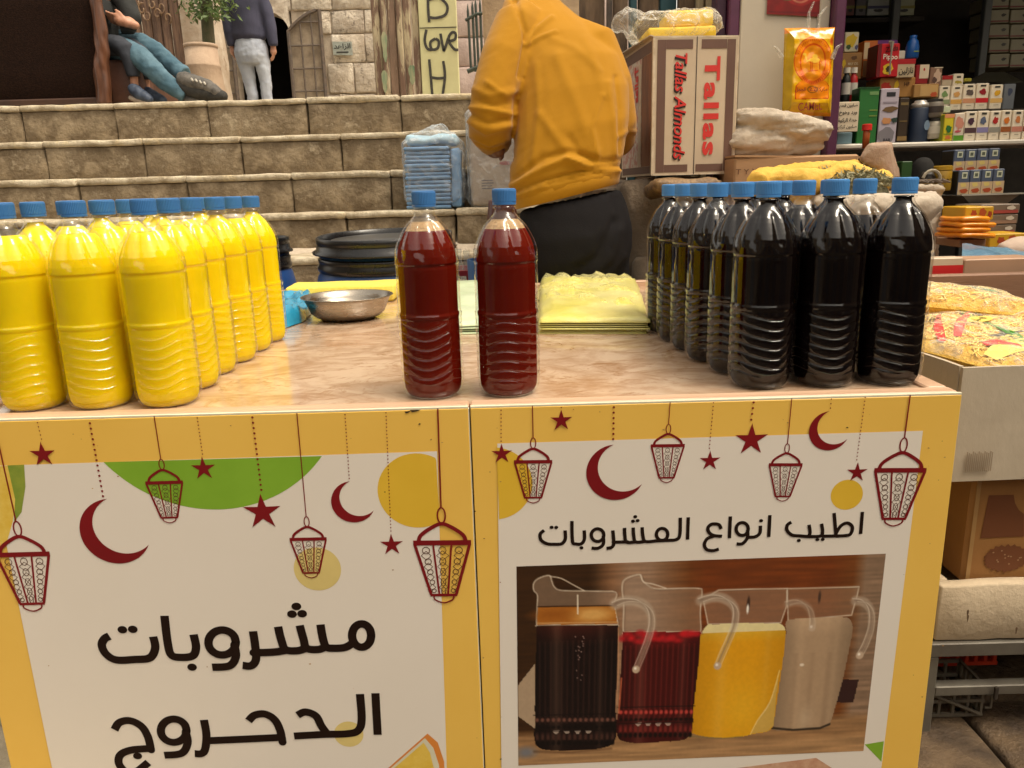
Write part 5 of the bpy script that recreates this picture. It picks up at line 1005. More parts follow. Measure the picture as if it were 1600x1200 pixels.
for i in range(7):
    an = i*.9; bm.tube([tt+Vector((0, 0, -.1+.12*i)), tt+Vector((.3*math.cos(an), .25*math.sin(an), .12+.12*i)), tt+Vector((.6*math.cos(an), .45*math.sin(an), .0+.1*i))], [.018, .012, .005], 6)
obj('branch', bm, mat('mossy bark', (.05, .055, .022)), tr, True)
lm = MB(); lr = random.Random(2)
for i in range(1500):
    px_, py_ = lr.gauss(325, 20), lr.uniform(-90, 26)+abs(lr.gauss(0, 5)); p = PY(px_, py_, 6.7+lr.uniform(0, .6)); s_ = lr.uniform(.018, .034)
    a = Vector((lr.gauss(0, 1), lr.gauss(0, 1), lr.gauss(-.6, .6))).normalized(); b = a.cross(Vector((lr.gauss(0, 1), lr.gauss(0, 1), lr.gauss(0, 1)))).normalized(); lm.add([p, p+a*s_+b*s_*.4, p+a*s_*2, p+a*s_-b*s_*.4], [(0, 1, 2, 3)])
obj('crown', lm, mat('green leaves', (.055, .10, .022), (.11, .17, .04), scale=9, rough=.5), tr, kind='stuff')
# ============================================================ RIGHT SIDE: PILLAR, BOX, SHOP FRONT
pilM = mat('grey tan rough concrete', (.26, .20, .14), (.15, .115, .08), scale=5, rough=.9, bump=1, bscale=26, wear=(.08, .06, .045), wscale=7, wamt=.36)
BXD = 2.92
a = PY(982, 300, BXD); b = PY(1142, 300, BXD); pt_z = PY(1080, 273, BXD).z
pil = thing('stone_pillar', 'low grey-brown concrete pillar standing behind the dark bottles with a printed carton on it', 'pillar', ((a.x+b.x)/2, BXD, 0))
obj('pillar_body', rough_block((a.x-.01, BXD+.03, 0), (b.x-.02, BXD+.62, pt_z-.012), r=.03, amp=.022, res=.07, seed=5, maxn=18), pilM, pil, True)
obj('loose_slab', rough_block((a.x+.015, BXD-.02, .2), (a.x+.11, BXD+.02, PY(1000, 402, BXD).z), r=.02, amp=.012, res=.05, seed=15), pilM, pil, True)
tag(obj('brown_cushion', rough_block((PY(1020, 280, 2.75).x, 2.76, PY(1070, 306, 2.75).z), (PY(1130, 280, 2.75).x, 2.93, pt_z-.018), r=.02, amp=.014, res=.03, seed=6, maxn=16), mat('brown glitter cloth', (.12, .065, .03), (.28, .17, .07), scale=70, rough=.5, bump=.5, bscale=90), None, True), 'dark brown flat cushion under the printed almond carton', 'cushion')
# almond carton
bA, bB = PY(1018, 272, BXD), PY(1146, 270, BXD+.03); bz0 = pt_z+.002; bz1 = (PY(1020, 59, BXD).z+PY(1157, 55, BXD+.03).z)/2
wdt = (PY(1151, 160, BXD+.03)-PY(1020, 160, BXD)).length; A0 = Vector((bA.x, BXD, bz0)); dirx = Vector((1, .10, 0)).normalized(); diry = Vector((-.10, 1, 0)).normalized()
# left face must pass the pixel (977,76)
Ln = .46; diry = (Vector((PY(972, 170, BXD+Ln).x, BXD+Ln, 0))-Vector((A0.x, A0.y, 0))).normalized()
bx_ = thing('almond_carton', 'white carton with brown frame and red vertical lettering reading Tallas Almonds', 'carton', A0); cbM = mat('cream carton board', (.56, .45, .32), (.50, .39, .275), scale=5, rough=.7, bump=.08, wear=(.44, .33, .22), wscale=8, wamt=.28); brP = mat('brown carton print', (.12, .06, .042), (.14, .072, .05), scale=6, rough=.6); rdP = mat('red carton print', (.56, .025, .02), (.60, .035, .025), scale=8, rough=.6); bkP = mat('black print', (.02, .012, .01), rough=.6)
B0 = A0+dirx*wdt; Hh = bz1-bz0; up = Z_
obj('carton_body', MB().hexa([A0, B0, B0+diry*Ln, A0+diry*Ln], [p+up*Hh for p in (A0, B0, B0+diry*Ln, A0+diry*Ln)]), cbM, bx_)
nf = dirx.cross(up).normalized()
if nf.y > 0: nf = -nf
fc = lambda u, v, k=1: A0+dirx*(wdt*u)+up*(Hh*(1-v))+nf*(.0012*k)
def frect(u0, v0, u1, v1, m, k=1, nm='printed_band', f=None):
    f = f or fc; obj(nm, MB().quad(f(u0, v1, k), f(u1, v1, k), f(u1, v0, k), f(u0, v0, k)), m, bx_)
for r_ in ((.045, .02, .145, .98), (.146, .02, .46, .085), (.146, .925, .43, .98), (.56, .02, .86, .085), (.865, .02, .965, .98), (.53, .925, .86, .98)): frect(*r_, brP)
frect(.503, .0, .512, 1, bkP, 1, 'flap_seam')
for (u0, v0, u1, v1) in ((-.004, -.006, 1.006, .008), (-.004, .993, 1.006, 1.004), (-.006, 0, .022, 1), (.985, 0, 1.004, 1)): frect(u0, v0, u1, v1, mat('worn carton edge', (.66, .56, .42), (.45, .34, .22), scale=20, rough=.8), .5, 'worn_edge')
word('printed_word', 'Tallas', fc(.695, .50, 2), -up, dirx, h=wdt*.185, wd=Hh*.72, m=rdP, parent=bx_, bold=.035, space=1.15)
word('printed_word', 'Tallas Almonds', fc(.325, .505, 2)-dirx*.003-up*.003, -up, dirx, h=wdt*.145, wd=Hh*.77, m=bkP, parent=bx_, bold=.03, shear=.25)
word('printed_word', 'Tallas Almonds', fc(.325, .50, 3), -up, dirx, h=wdt*.14, wd=Hh*.77, m=rdP, parent=bx_, bold=.012, shear=.25)
nl = diry.cross(up).normalized()
if nl.x > 0: nl = -nl
fl_ = lambda u, v, k=1: A0+diry*(Ln*u)+up*(Hh*(1-v))+nl*(.0012*k)
wdM2 = mat('printed wood grain', (.26, .10, .035), (.14, .05, .02), scale=8, st=(3, 3, .6), rough=.6); pkM = mat('pink printed pattern', (.50, .24, .19), (.58, .50, .40), scale=45, rough=.6, contrast=(.45, .55))
frect(.04, .02, .96, .10, brP, 1, f=fl_); frect(.04, .93, .96, .985, brP, 1, f=fl_); frect(.04, .102, .32, .928, wdM2, 1, 'printed_picture', fl_); frect(.325, .102, .95, .928, pkM, 1, 'printed_picture', fl_); frect(.33, .14, .42, .92, cbM, 1.6, 'printed_band', fl_)
word('printed_word', 'Tallas', fl_(.48, .28, 2.5), -up, diry, h=Ln*.12, wd=Hh*.28, m=rdP, parent=bx_, bold=.03)
obj('open_flap', MB().hexa([A0+up*Hh+diry*.0, A0+up*Hh+diry*Ln, A0+up*(Hh+.004)+diry*Ln-dirx*.03, A0+up*(Hh+.004)-dirx*.012], [p+up*.004 for p in (A0+up*Hh, A0+up*Hh+diry*Ln, A0+up*(Hh+.004)+diry*Ln-dirx*.03, A0+up*(Hh+.004)-dirx*.012)]), cbM, bx_)
ytM = mat('yellow foam trays', s8(240, 205, 40), s8(232, 196, 60), scale=12, rough=.6, bump=.2)
yt = thing('yellow_tray_bag', 'clear plastic bag of yellow foam trays on top of the almond carton', 'bag', A0+up*Hh+dirx*.15+diry*.1); tz_ = bz1+.003
q1, q2 = PY(1012, 52, BXD+.08), PY(1118, 52, BXD+.08)
obj('tray_stack', rough_block((q1.x, BXD+.07, tz_), (q2.x, BXD+.30, PY(1060, 41, BXD+.07).z), r=.008, amp=.003, res=.06, seed=2), ytM, yt, True); obj('tray_stack', rough_block((PY(1045, 30, BXD+.1).x, BXD+.10, PY(1060, 40.5, BXD+.07).z+.004), (q2.x-.003, BXD+.29, PY(1060, 15, BXD+.1).z), r=.008, amp=.003, res=.06, seed=3), ytM, yt, True)
fm_ = MB(); fm_.bbox((q1.x-.03, BXD+.04, tz_), (q2.x+.02, BXD+.34, PY(1060, 13, BXD+.07).z), .05); fm_.blob([PY(1000, 45, BXD+.12), PY(975, 30, BXD+.15), PY(965, 40, BXD+.15)], [.05, .045, .03]); fm_.blob([PY(1100, 40, BXD+.12), PY(1128, 42, BXD+.12)], [.045, .012])
obj('clear_bag', remesh(fm_, .010, 3, lambda v, n: .016*nz(v, 16, 3)+.008*abs(nz(v, 45, 5))), film('clear bag', (1, 1, .98), .10, (.85, .82, .75), 25, .08, 1.2), yt, True)
# planks and posts behind the man
pkW = thing('board_partition', 'brown and teal board partition behind the man\'s right shoulder', 'partition', (PY(1030, 60, 3.9).x, 3.9, 0)); ob = mat('streaked brown board', (.26, .17, .10), (.10, .065, .04), scale=6, st=(4, 4, .8), rough=.8, bump=.5, wear=(.36, .27, .18), wscale=5, wamt=.3); tl = mat('teal painted board', (.03, .09, .11), (.05, .13, .15), rough=.7)
for i, (p0, p1, m_) in enumerate(((905, 946, ob), (958, 982, ob), (983, 996, tl), (997, 1030, ob), (1031, 1058, tl), (1059, 1086, ob))):
    a = PY(p0, 30, 3.9); b = PY(p1, 30, 3.9); obj('board', rough_block((a.x+.003, 3.9, 0), (b.x-.003, 3.95, 3.6), r=.006, amp=.004, res=.3, seed=i), m_, pkW, True)
a = PY(948, 30, 3.86); b = PY(956, 30, 3.86); obj('post', MB().bbox((a.x, 3.84, 0), (b.x, 3.88, 3.6)), ironM, pkW)
goldM = mat('cream door frame', (.50, .40, .24), (.42, .33, .19), rough=.6)
for p0, p1 in ((1088, 1098), (1101, 1113)):
    a = PY(p0, 30, 3.8); b = PY(p1, 30, 3.8); obj('frame_strip', MB().bbox((a.x, 3.78, 0), (b.x, 3.83, 3.6), .006), goldM, pkW)
purM = mat('purple paint', s8(92, 44, 74), s8(78, 36, 62), scale=6, rough=.45, bump=.1, wear=s8(120, 76, 96), wscale=7, wamt=.3); begM = mat('beige painted metal', (.52, .46, .36), (.47, .41, .32), scale=3, rough=.55, bump=.05, wear=(.30, .22, .15), wscale=9, wamt=.26)
SH = thing('shop_front', 'purple-framed shop front with a beige panel and a dark open shop on the right', 'shop', (1.4, 3.2, 0))
a, b, c, d_ = PY(1116, 40, 3.3), PY(1150, 40, 3.3), PY(1297, 120, 3.2), PY(1314, 120, 3.2)
obj('frame_post', MB().bbox((a.x, 3.28, 0), ((a.x+b.x)/2, 3.36, 3.6), .006), mat('dark purple paint', s8(58, 24, 48), rough=.5), SH); obj('frame_post', MB().bbox(((a.x+b.x)/2+.001, 3.25, 0), (b.x, 3.36, 3.6), .006), purM, SH)
obj('wall_panel', MB().bbox((b.x+.002, 3.25, 0), (c.x-.045, 3.31, 3.6), .004), begM, SH); obj('wall_panel', MB().bbox((c.x-.042, 3.235, 0), (c.x-.002, 3.31, 3.6), .004), begM, SH); obj('frame_post', MB().bbox((c.x, 3.19, 0), (d_.x, 3.33, 3.6), .006), purM, SH)
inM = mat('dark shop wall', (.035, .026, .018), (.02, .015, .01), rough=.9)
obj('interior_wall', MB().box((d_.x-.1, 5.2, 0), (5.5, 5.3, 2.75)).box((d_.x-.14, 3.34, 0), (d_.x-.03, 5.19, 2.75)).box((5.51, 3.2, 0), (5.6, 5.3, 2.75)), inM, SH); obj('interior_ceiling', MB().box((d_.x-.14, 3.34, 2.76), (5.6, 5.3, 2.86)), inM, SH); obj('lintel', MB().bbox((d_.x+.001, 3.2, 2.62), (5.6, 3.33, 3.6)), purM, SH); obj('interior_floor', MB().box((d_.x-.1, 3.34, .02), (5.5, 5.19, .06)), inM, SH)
0 and obj('awning', MB().hexa([(d_.x-.05, 2.2, 2.36), (5.6, 2.2, 2.36), (5.6, 3.19, 2.6), (d_.x-.05, 3.19, 2.6)], [(d_.x-.05, 2.2, 2.38), (5.6, 2.2, 2.38), (5.6, 3.19, 2.62), (d_.x-.05, 3.19, 2.62)]), mat('dark green awning', (.04, .06, .045), rough=.8), SH)
shz = PY(1450, 220, 3.35).z-.004
obj('shelf_board', MB().bbox((d_.x+.003, 3.34, shz-.022), (3.4, 3.75, shz), .006), mat('white shelf board', (.66, .60, .50), rough=.4), SH)
st1 = PY(1480, 172, 3.5).z; obj('shelf_step', MB().box((d_.x+.01, 3.52, shz+.001), (3.4, 3.75, st1)), inM, SH)
obj('back_shelf', MB().bbox((d_.x, 4.7, PY(1400, 28, 4.7).z-.02), (PY(1445, 28, 4.7).x, 5.1, PY(1400, 26, 4.7).z)), inM, SH)
for px_ in (1398, 1540): q_ = PY(px_, 60, 4.6); obj('interior_post', MB().bbox((q_.x-.02, 4.6, .07), (q_.x+.02, 4.64, 2.75)), mat('grey metal post', (.10, .10, .09), rough=.5), SH)
# pomegranate poster and camel bag
pp = Paint(64, 40, (122, 18, 14)); pp.ell(33, 15, 15, 13, (150, 30, 26)); pp.ell(33, 16, 10, 9, (190, 120, 90)); pp.ell(33, 16, 8, 7, (160, 24, 30))
for i in range(16): pp.ell(33+6*math.cos(i*2.4)*(i/16)**.5, 16+5*math.sin(i*2.4)*(i/16)**.5, 1, 1, (205, 90, 80))
pp.ell(48, 12, 10, 11, (170, 36, 28)); pp.ell(20, 20, 6, 2.5, (90, 110, 50)); pp.line([(2, 36), (62, 35)], 1, (80, 10, 8)); pp.noise(.12, 5, 2)
pz_ = thing('pomegranate_poster', 'dark red poster with pomegranates on the beige panel above the yellow bag', 'poster', PY(1248, 20, 3.24))
pp.build('printed_sheet', bil(PY(1200, -30, 3.243), PY(1301, -32, 3.243), PY(1294, 27, 3.243), PY(1198, 22, 3.243)), vmat(rough=.4), pz_)
cbg = thing('camel_bag', 'yellow bag with orange camel emblem and the word CAMEL on the beige panel', 'bag', PY(1262, 180, 3.12))
W_, H_ = 100, 168
cp_ = Paint(W_, H_, (232, 178, 22)); cp_.poly([(0, 0), (W_, 0), (W_, 10), (0, 12)], (236, 140, 20)); cp_.poly([(0, 12), (14, 12), (12, H_), (0, H_)], (196, 158, 20)); cp_.poly([(92, 10), (W_, 10), (W_, H_), (88, H_)], (206, 160, 22))
cp_.poly([(0, 161), (W_, 161), (W_, H_), (0, H_)], (226, 150, 24))
O1, O2, O3 = (240, 140, 20), (196, 62, 16), (230, 108, 18)
body_ = [(20, 138), (21, 112), (26, 104), (24, 98), (18, 88)]; cp_.ell(52, 64, 38, 45, O2); cp_.ell(52, 64, 36.6, 43.6, O1)
cp_.poly([(19, 138), (19, 112), (27, 103), (80, 103), (87, 112), (86, 135)], O2); cp_.poly([(20.5, 136.5), (20.5, 112.5), (28, 102), (79, 102), (85.5, 112.5), (84.5, 133.5)], O1); cp_.ell(52, 70, 32, 38, O1)
cp_.ring(52, 64, 25, 30, 2.6, O3); cp_.ell(52, 66, 24, 30, (238, 150, 26)); cp_.ring(52, 68, 24.5, 35, 1.3, O2, .8); cp_.poly([(24, 82), (31, 80), (35, 92), (46, 102), (58, 103), (70, 95), (75, 82), (82, 80), (76, 98), (62, 108), (50, 110), (36, 104), (27, 93)], (236, 112, 40), .8)
cp_.ell(55, 63, 13, 6.2, O2, .8); cp_.ell(55, 63, 12, 5.4, (250, 200, 70)); cp_.ell(56, 56.5, 5.5, 5, (250, 200, 70)); cp_.line([(45, 63), (40, 65), (38, 60), (37, 53)], 3, (250, 200, 70)); cp_.ell(35, 52, 4, 2.2, (250, 200, 70)); cp_.line([(67, 62), (70, 69)], 1, O2); cp_.line([(47, 66), (48, 82)], 1.3, O2); cp_.line([(50, 66), (51, 82)], 1.3, O2); cp_.line([(62, 65), (63, 80)], 1.5, (244, 176, 60)); cp_.line([(65, 64), (66, 80)], 1.3, O2); cp_.line([(42, 84), (62, 82)], 1.2, O2)
for i in range(22): an = math.radians(200+i*6.4); cp_.line([(52+31*math.cos(an), 64+37*math.sin(an)), (52+33*math.cos(an+.02), 64+39.5*math.sin(an+.02))], 1.1, O2, .8)
for i in range(16): an = math.radians(35+i*7.3); cp_.line([(52+27*math.cos(an), 68+36*math.sin(an)), (52+29.5*math.cos(an), 68+39*math.sin(an))], 1.3, O2, .9)
cp_.ring(53, 118, 9.5, 6, 1.3, (110, 80, 20)); cp_.noise(.08, 8, 4, (1, 2)); cp_.ell(89, 28, 5, 7, (214, 90, 30), .8, 3)
bgc = bil(PY(1226, 44, 3.13), PY(1304, 43, 3.13), PY(1298, 182, 3.13), PY(1222, 180, 3.13))
def bag_surf(u, v):
    p = bgc(u, v); e = min(u, 1-u, v, 1-v); return p+Vector((0, -.035*min(1, e*7)**.6+.005*nz(p, 14, 3)+.004*nz(p, 35, 6), 0))
cp_.build('bag_front', bag_surf, vmat('glossy printed bag', .22, .25, .4), cbg)
obj('bag_back', MB().quad(*[bgc(*q_)+Y_*.002 for q_ in ((0, 1), (1, 1), (1, 0), (0, 0))]), ytM, cbg)
bt = lambda u, v, k=0: bag_surf(u, v)+Vector((0, -.006, 0))
orP = mat('orange brown print', s8(150, 56, 14), rough=.5)
word('printed_word', 'CAMEL', bt(.50, .90), X_+Z_*.03, Z_, h=.030, wd=.092, m=orP, parent=cbg, bold=.01); word('printed_word', arabic('ماركة'), bt(.71, .71), X_, Z_, h=.018, wd=.042, m=orP, parent=cbg, bold=.012); word('printed_word', arabic('الجمل'), bt(.28, .715), X_, Z_, h=.018, wd=.042, m=orP, parent=cbg, bold=.012); word('printed_word', '2.2', bt(.53, .705), X_, Z_, h=.013, wd=.026, m=orP, parent=cbg, bold=.02)
for pts in ([(1262, 52), (1264, 20), (1272, 2)], [(1276, 52), (1280, 24), (1292, 10)], [(1300, 92), (1308, 74), (1316, 68)], [(1222, 90), (1214, 76), (1208, 72)]):
    obj('clear_tie', MB().tube([PY(x, y, 3.1) for x, y in pts], [.009, .006, .003], 5), film('clear bag'), cbg)
# ============================================================ GOODS ON THE SHOP SHELF
def _m8(c, nm=None): return mat(nm or 'packaging %d %d %d' % c, s8(*c), tuple(x*.9 for x in s8(*c)), scale=9, rough=.5)
def pack(name, label, cat, r, D, dep, col, decals=(), side=None, group=None, z0=None, m=None, prt=None):
    x0, y0, x1, y1 = r; xm = (x0+x1)/2; a = PY(x0, (y0+y1)/2, D); b = PY(x1, (y0+y1)/2, D); zt = PY(xm, y0, D).z; zb = PY(xm, y1, D).z if z0 is None else z0
    t = prt or thing(name, label, cat, ((a.x+b.x)/2, D+dep/2, zb), group)
    obj('box_body', MB().bbox((a.x, D, zb), (b.x-.001, D+dep, zt), .0025), m or _m8(col), t)
    W, H = b.x-a.x, zt-zb; f = lambda u, v, k: Vector((a.x+W*u, D-.0009*k, zt-H*v))
    if side: obj('side_print', MB().quad((a.x-.0009, D+dep-.004, zb+.003), (a.x-.0009, D+.004, zb+.003), (a.x-.0009, D+.004, zt-.003), (a.x-.0009, D+dep-.004, zt-.003)), _m8(side), t)
    for k, dcl in enumerate(decals):
        kk = 1+k*.5
        if dcl[0] == 'b': _, u0, v0, u1, v1, c_ = dcl; obj('printed_band', MB().quad(f(u0, v1, kk), f(u1, v1, kk), f(u1, v0, kk), f(u0, v0, kk)), _m8(c_), t)
        elif dcl[0] == 'e':
            _, u, v, ru, rv, c_ = dcl; r_ = random.Random(int(u*99+v*77+c_[0])); n = 14
            obj('printed_emblem', MB().poly([f(u, v, kk)+Vector((W*ru*math.cos(q_)*(1+j_), 0, H*rv*math.sin(q_)*(1+j_))) for q_, j_ in [(2*math.pi*i/n, r_.uniform(-.25, .25)) for i in range(n)]]), _m8(c_), t)
        elif dcl[0] == 't':
            _, s_, u, v, wf, hf, c_ = dcl[:7]; word('printed_word', s_, f(u, v, kk+.5), X_+Z_*(dcl[7] if len(dcl) > 7 else 0), Z_, h=H*hf, wd=W*wf, m=_m8(c_), parent=t, bold=.02)
    return t
CR = (236, 222, 196); G1 = 'small white illustrated boxes on the shop shelf'
def small(r, D, band, emb, lbl, z0=None): pack('white_box', lbl, 'box', r, D, .10, CR, [('b', .0, .56, 1, .74, band), ('b', .28, .06, .72, .13, (62, 60, 50)), ('e', .5, .34, .26, .12, emb), ('b', .3, .82, .7, .84, (150, 140, 120))], group=G1, z0=z0)
row1 = [((1508, 174, 1526, 215), (84, 58, 62), (72, 42, 60), 'white box with a dark brown band and purple fruit in the front shelf row'), ((1527, 173, 1545, 214.5), (142, 134, 176), (92, 102, 124), 'white box with a lavender band, second in the front shelf row'), ((1546.5, 173, 1563, 214), (152, 148, 134), (180, 40, 36), 'white box with a grey band and red berries in the front shelf row'), ((1564.5, 172, 1580, 213.5), (160, 92, 44), (214, 120, 40), 'white box with a brown band and orange carrots in the front shelf row'), ((1581.5, 172, 1598, 213), (206, 134, 112), (206, 128, 70), 'white box with a pink band and tan nuts in the front shelf row'), ((1599.5, 171, 1615, 212.5), (150, 60, 40), (140, 60, 40), 'white box with a rust band cut off by the picture edge')]
for r, bnd, em, lb in row1: small(r, 3.36, bnd, em, lb, shz+.001)
row2 = [((1467, 134, 1484, 173), (150, 160, 116), (120, 150, 90), 'white box with a sage band and a leafy picture, left of the raised row'), ((1485.5, 134, 1503, 173), (222, 168, 84), (214, 160, 90), 'white box with an orange band and a round biscuit picture in the raised row'), ((1504.5, 131, 1524, 172), (212, 150, 110), (96, 84, 76), 'white box with a salmon band and a grey seed heap in the raised row'), ((1525, 130, 1544.5, 171.5), (206, 26, 34), (150, 22, 34), 'white box with a bright red band and red cherries in the raised row'), ((1547.5, 132, 1566.5, 171), (226, 180, 104), (222, 170, 40), 'white box with a sand band and a yellow pear in the raised row')]
for r, bnd, em, lb in row2: small(r, 3.53, bnd, em, lb, st1+.001)
pack('grey_box', 'grey-blue box behind the small white boxes at the right', 'box', (1568, 131, 1586, 172), 3.6, .1, (120, 124, 128), [('e', .5, .3, .22, .14, (70, 78, 100))], z0=st1+.001)
D2 = 3.36
pack('tea_box', 'yellow and green box standing left of the small white boxes', 'box', (1475, 178, 1490, 217), D2, .10, (214, 196, 40), [('b', 0, .0, 1, .14, (226, 150, 100)), ('e', .5, .55, .3, .14, (40, 110, 50)), ('b', 0, .72, 1, .76, (120, 150, 40)), ('e', .5, .86, .3, .07, (210, 120, 60))], (150, 160, 50), z0=shz+.001)
pack('green_white_box', 'white box with pink picture and green foot on the front shelf', 'box', (1491, 177, 1507, 216), D2, .10, (224, 208, 186), [('e', .5, .36, .4, .22, (206, 140, 116)), ('b', 0, .8, 1, 1, (90, 150, 40)), ('e', .4, .65, .3, .05, (190, 80, 90))], z0=shz+.001)
pack('lid_box', 'small pale green lidded box above the green-footed box', 'box', (1473, 166, 1486, 176), 3.44, .06, (190, 200, 170), [], z0=PY(1480, 176, 3.44).z)
pack('red_white_carton', 'small white carton with red top in the upper row', 'box', (1472, 118, 1488, 134), 3.6, .08, (196, 178, 150), [('b', 0, .0, 1, .4, (170, 30, 30))]); pack('white_soap_box', 'white box with olive stroke and brown label in the upper row', 'box', (1489.5, 115, 1506, 134), 3.6, .08, CR, [('b', .3, .2, .7, .36, (70, 64, 40)), ('e', .5, .7, .34, .12, (180, 160, 60))]); pack('yellow_tin', 'small yellow box lying behind the upper row', 'box', (1507, 122, 1519, 127), 3.62, .06, (170, 160, 50))
o = obj('open_display_box', MB().hexa([PY(1506, 130, 3.75), PY(1600, 128, 3.75), PY(1585, 126, 3.95), PY(1510, 126, 3.95)], [PY(1512, 128, 3.75), PY(1586, 130, 3.75), PY(1570, 112, 3.95), PY(1540, 113, 3.95)]), _m8((52, 48, 34)), None); tag(o, 'dark open display lid behind the raised white boxes', 'box')
pack('red_label_box', 'dark red box with a cream label right of the tin', 'box', (1431, 101, 1451, 129), 3.55, .10, (150, 24, 30), [('b', .28, .0, 1, .72, (224, 206, 176)), ('e', .62, .25, .07, .08, (190, 40, 40))], z0=PY(1440, 131, 3.55).z); pack('portrait_box', 'brown box with a pale face picture right of the red label box', 'box', (1453, 105, 1472, 134), 3.55, .10, (140, 106, 84), [('e', .6, .5, .32, .34, (206, 176, 150)), ('e', .4, .7, .2, .16, (96, 70, 60)), ('b', .3, 0, 1, .05, (226, 210, 180))])
pack('gold_bag', 'glossy gold wrapped pack above the glass jars', 'bag', (1428, 131, 1467, 152), 3.5, .08, (172, 128, 70), [('b', .25, .1, .95, .9, (200, 160, 100)), ('e', .8, .8, .12, .2, (190, 80, 40))])
pack('brown_carton', 'brown carton with a yellow bottle print under the red pack', 'carton', (1375, 121, 1430, 150), 3.52, .14, (176, 126, 62), [('e', .16, .45, .14, .22, (190, 50, 30)), ('e', .46, .4, .06, .28, (226, 184, 30)), ('t', 'HF', .75, .35, .16, .2, (96, 60, 30))], z0=PY(1400, 152, 3.52).z)
pack('brown_carton', 'brown carton with white printed bottles beside the purple post', 'carton', (1315, 82, 1347, 122), 3.62, .12, (168, 122, 66), [('e', .1, .4, .08, .16, (226, 184, 30)), ('t', 'MAY OIL', .55, .42, .5, .1, (220, 200, 160)), ('e', .6, .2, .14, .07, (110, 74, 40))], z0=PY(1330, 124, 3.62).z)
pack('lemon_box', 'white box with a yellow lemon print at the top beside the purple post', 'box', (1320, 50, 1342, 81), 3.62, .10, (222, 212, 176), [('e', .48, .45, .36, .34, (226, 190, 40)), ('e', .3, .75, .16, .12, (60, 90, 40)), ('e', .85, .78, .1, .12, (90, 90, 130))])
pack('orange_purple_box', 'orange and purple box behind the red pack', 'box', (1349, 63, 1400, 120), 3.66, .10, (206, 110, 40), [('b', 0, .05, .16, .5, (222, 196, 150)), ('b', .4, 0, 1, .1, (110, 50, 120)), ('b', 0, .55, 1, 1, (110, 74, 36))])
# red pack with white lettering, leaning
rp = pack('red_sweet_pack', 'large glossy red pack with white writing and a yellow diamond', 'pack', (1371, 68, 1405, 118), 3.5, .10, (196, 14, 26), [('b', 0, 0, .16, 1, (110, 12, 16)), ('t', 'Zilda', .62, .16, .6, .16, (90, 8, 12), .15), ('t', 'Pippo', .58, .42, .66, .2, (240, 226, 206), -.05), ('e', .5, .76, .22, .17, (226, 190, 40)), ('e', .52, .76, .12, .1, (60, 50, 20))], (100, 8, 14), z0=PY(1390, 120, 3.5).z)
obj('silver_tie', MB().tube([PY(1390, 66, 3.49), PY(1394, 66, 3.48), PY(1393, 80, 3.48), PY(1391, 100, 3.48), PY(1390, 116, 3.48)], [.008, .010, .004, .003, .005], 6), mat('silver twist tie', (.75, .68, .55), rough=.25, metal=.6), rp)
pack('cream_tin', 'cream tin with a red top and black Arabic writing beside the red pack', 'tin', (1402, 92, 1430, 119), 3.5, .10, (196, 176, 140), [('b', 0, 0, 1, .28, (172, 22, 28)), ('t', arabic('نازلين'), .5, .66, .8, .44, (24, 16, 12))], (120, 20, 20), z0=PY(1415, 121, 3.5).z)
pack('white_card', 'small white card box behind the cream tin', 'box', (1404, 79, 1415, 92), 3.58, .05, (214, 206, 190))
def lathe_thing(name, label, cat, cx_, y0, y1, D, rpx, prof_, m, group=None):
    """prof_: list of (r 0..1, h 0..1)"""
    b = PY(cx_, y1, D); h = PY(cx_, y0, D).z-b.z; r = rpx/FPX*D*1.03
    t = thing(name, label, cat, (b.x, D, b.z), group); return t, b, r, h
t, b, r, h = lathe_thing('blue_bottle', 'bright blue plastic bottle standing at the top of the shelf goods', 'bottle', 1424, 55, 92, 3.6, 9, None, None)
obj('bottle_body', MB().lathe([(r*.9, 0), (r*1, h*.05), (r*.98, h*.5), (r*.8, h*.72), (r*.5, h*.84), (r*.52, h*.86), (r*.52, h*.98), (r*.1, h)], b, 24), mat('bright blue plastic', (.01, .10, .38), rough=.3), t, True); obj('label', MB().box((b.x-r*.2, b.y-r*1.02, b.z+h*.25), (b.x+r*.6, b.y-r*.99, b.z+h*.3)), _m8((150, 170, 60)), t)
for cx_, bc_, lb, cc_ in ((1320, (22, 26, 22), 'black bottle with white cap and white label beside the purple post', (214, 206, 190)), (1331, (170, 16, 18), 'red bottle with white cap and white label beside the purple post', (214, 206, 190))):
    t, b, r, h = lathe_thing('sauce_bottle', lb, 'bottle', cx_, 106, 160, 3.45, 6, None, None)
    obj('bottle_body', MB().lathe([(r*.95, 0), (r, h*.05), (r, h*.62), (r*.8, h*.74), (r*.55, h*.8), (r*.55, h*.84)], b, 20), _m8(bc_), t, True); obj('cap', MB().lathe([(r*.75, h*.84), (r*.75, h), (r*.6, h*1.001)], b, 20), _m8(cc_), t); obj('label', MB().lathe([(r*1.02, h*.22), (r*1.02, h*.56)], b, 20, cap=False), _m8((196, 188, 176)), t)
pack('handwritten_sign', 'white card with four handwritten Arabic lines fixed beside the purple post', 'sign', (1307, 159, 1342, 206), 3.32, .006, (222, 206, 176), [('t', arabic('صابون فحم'), .5, .14, .8, .16, (30, 22, 18)), ('t', arabic('ورد وخوخ'), .5, .38, .8, .17, (30, 22, 18)), ('t', arabic('حطة الركوة'), .5, .62, .82, .17, (30, 22, 18)), ('t', arabic('صابون كركم'), .5, .85, .84, .17, (30, 22, 18))])
pack('blue_card_box', 'pale blue box low beside the purple post under the handwritten sign', 'box', (1308, 207, 1332, 219), 3.36, .06, (120, 150, 160), z0=shz+.001)
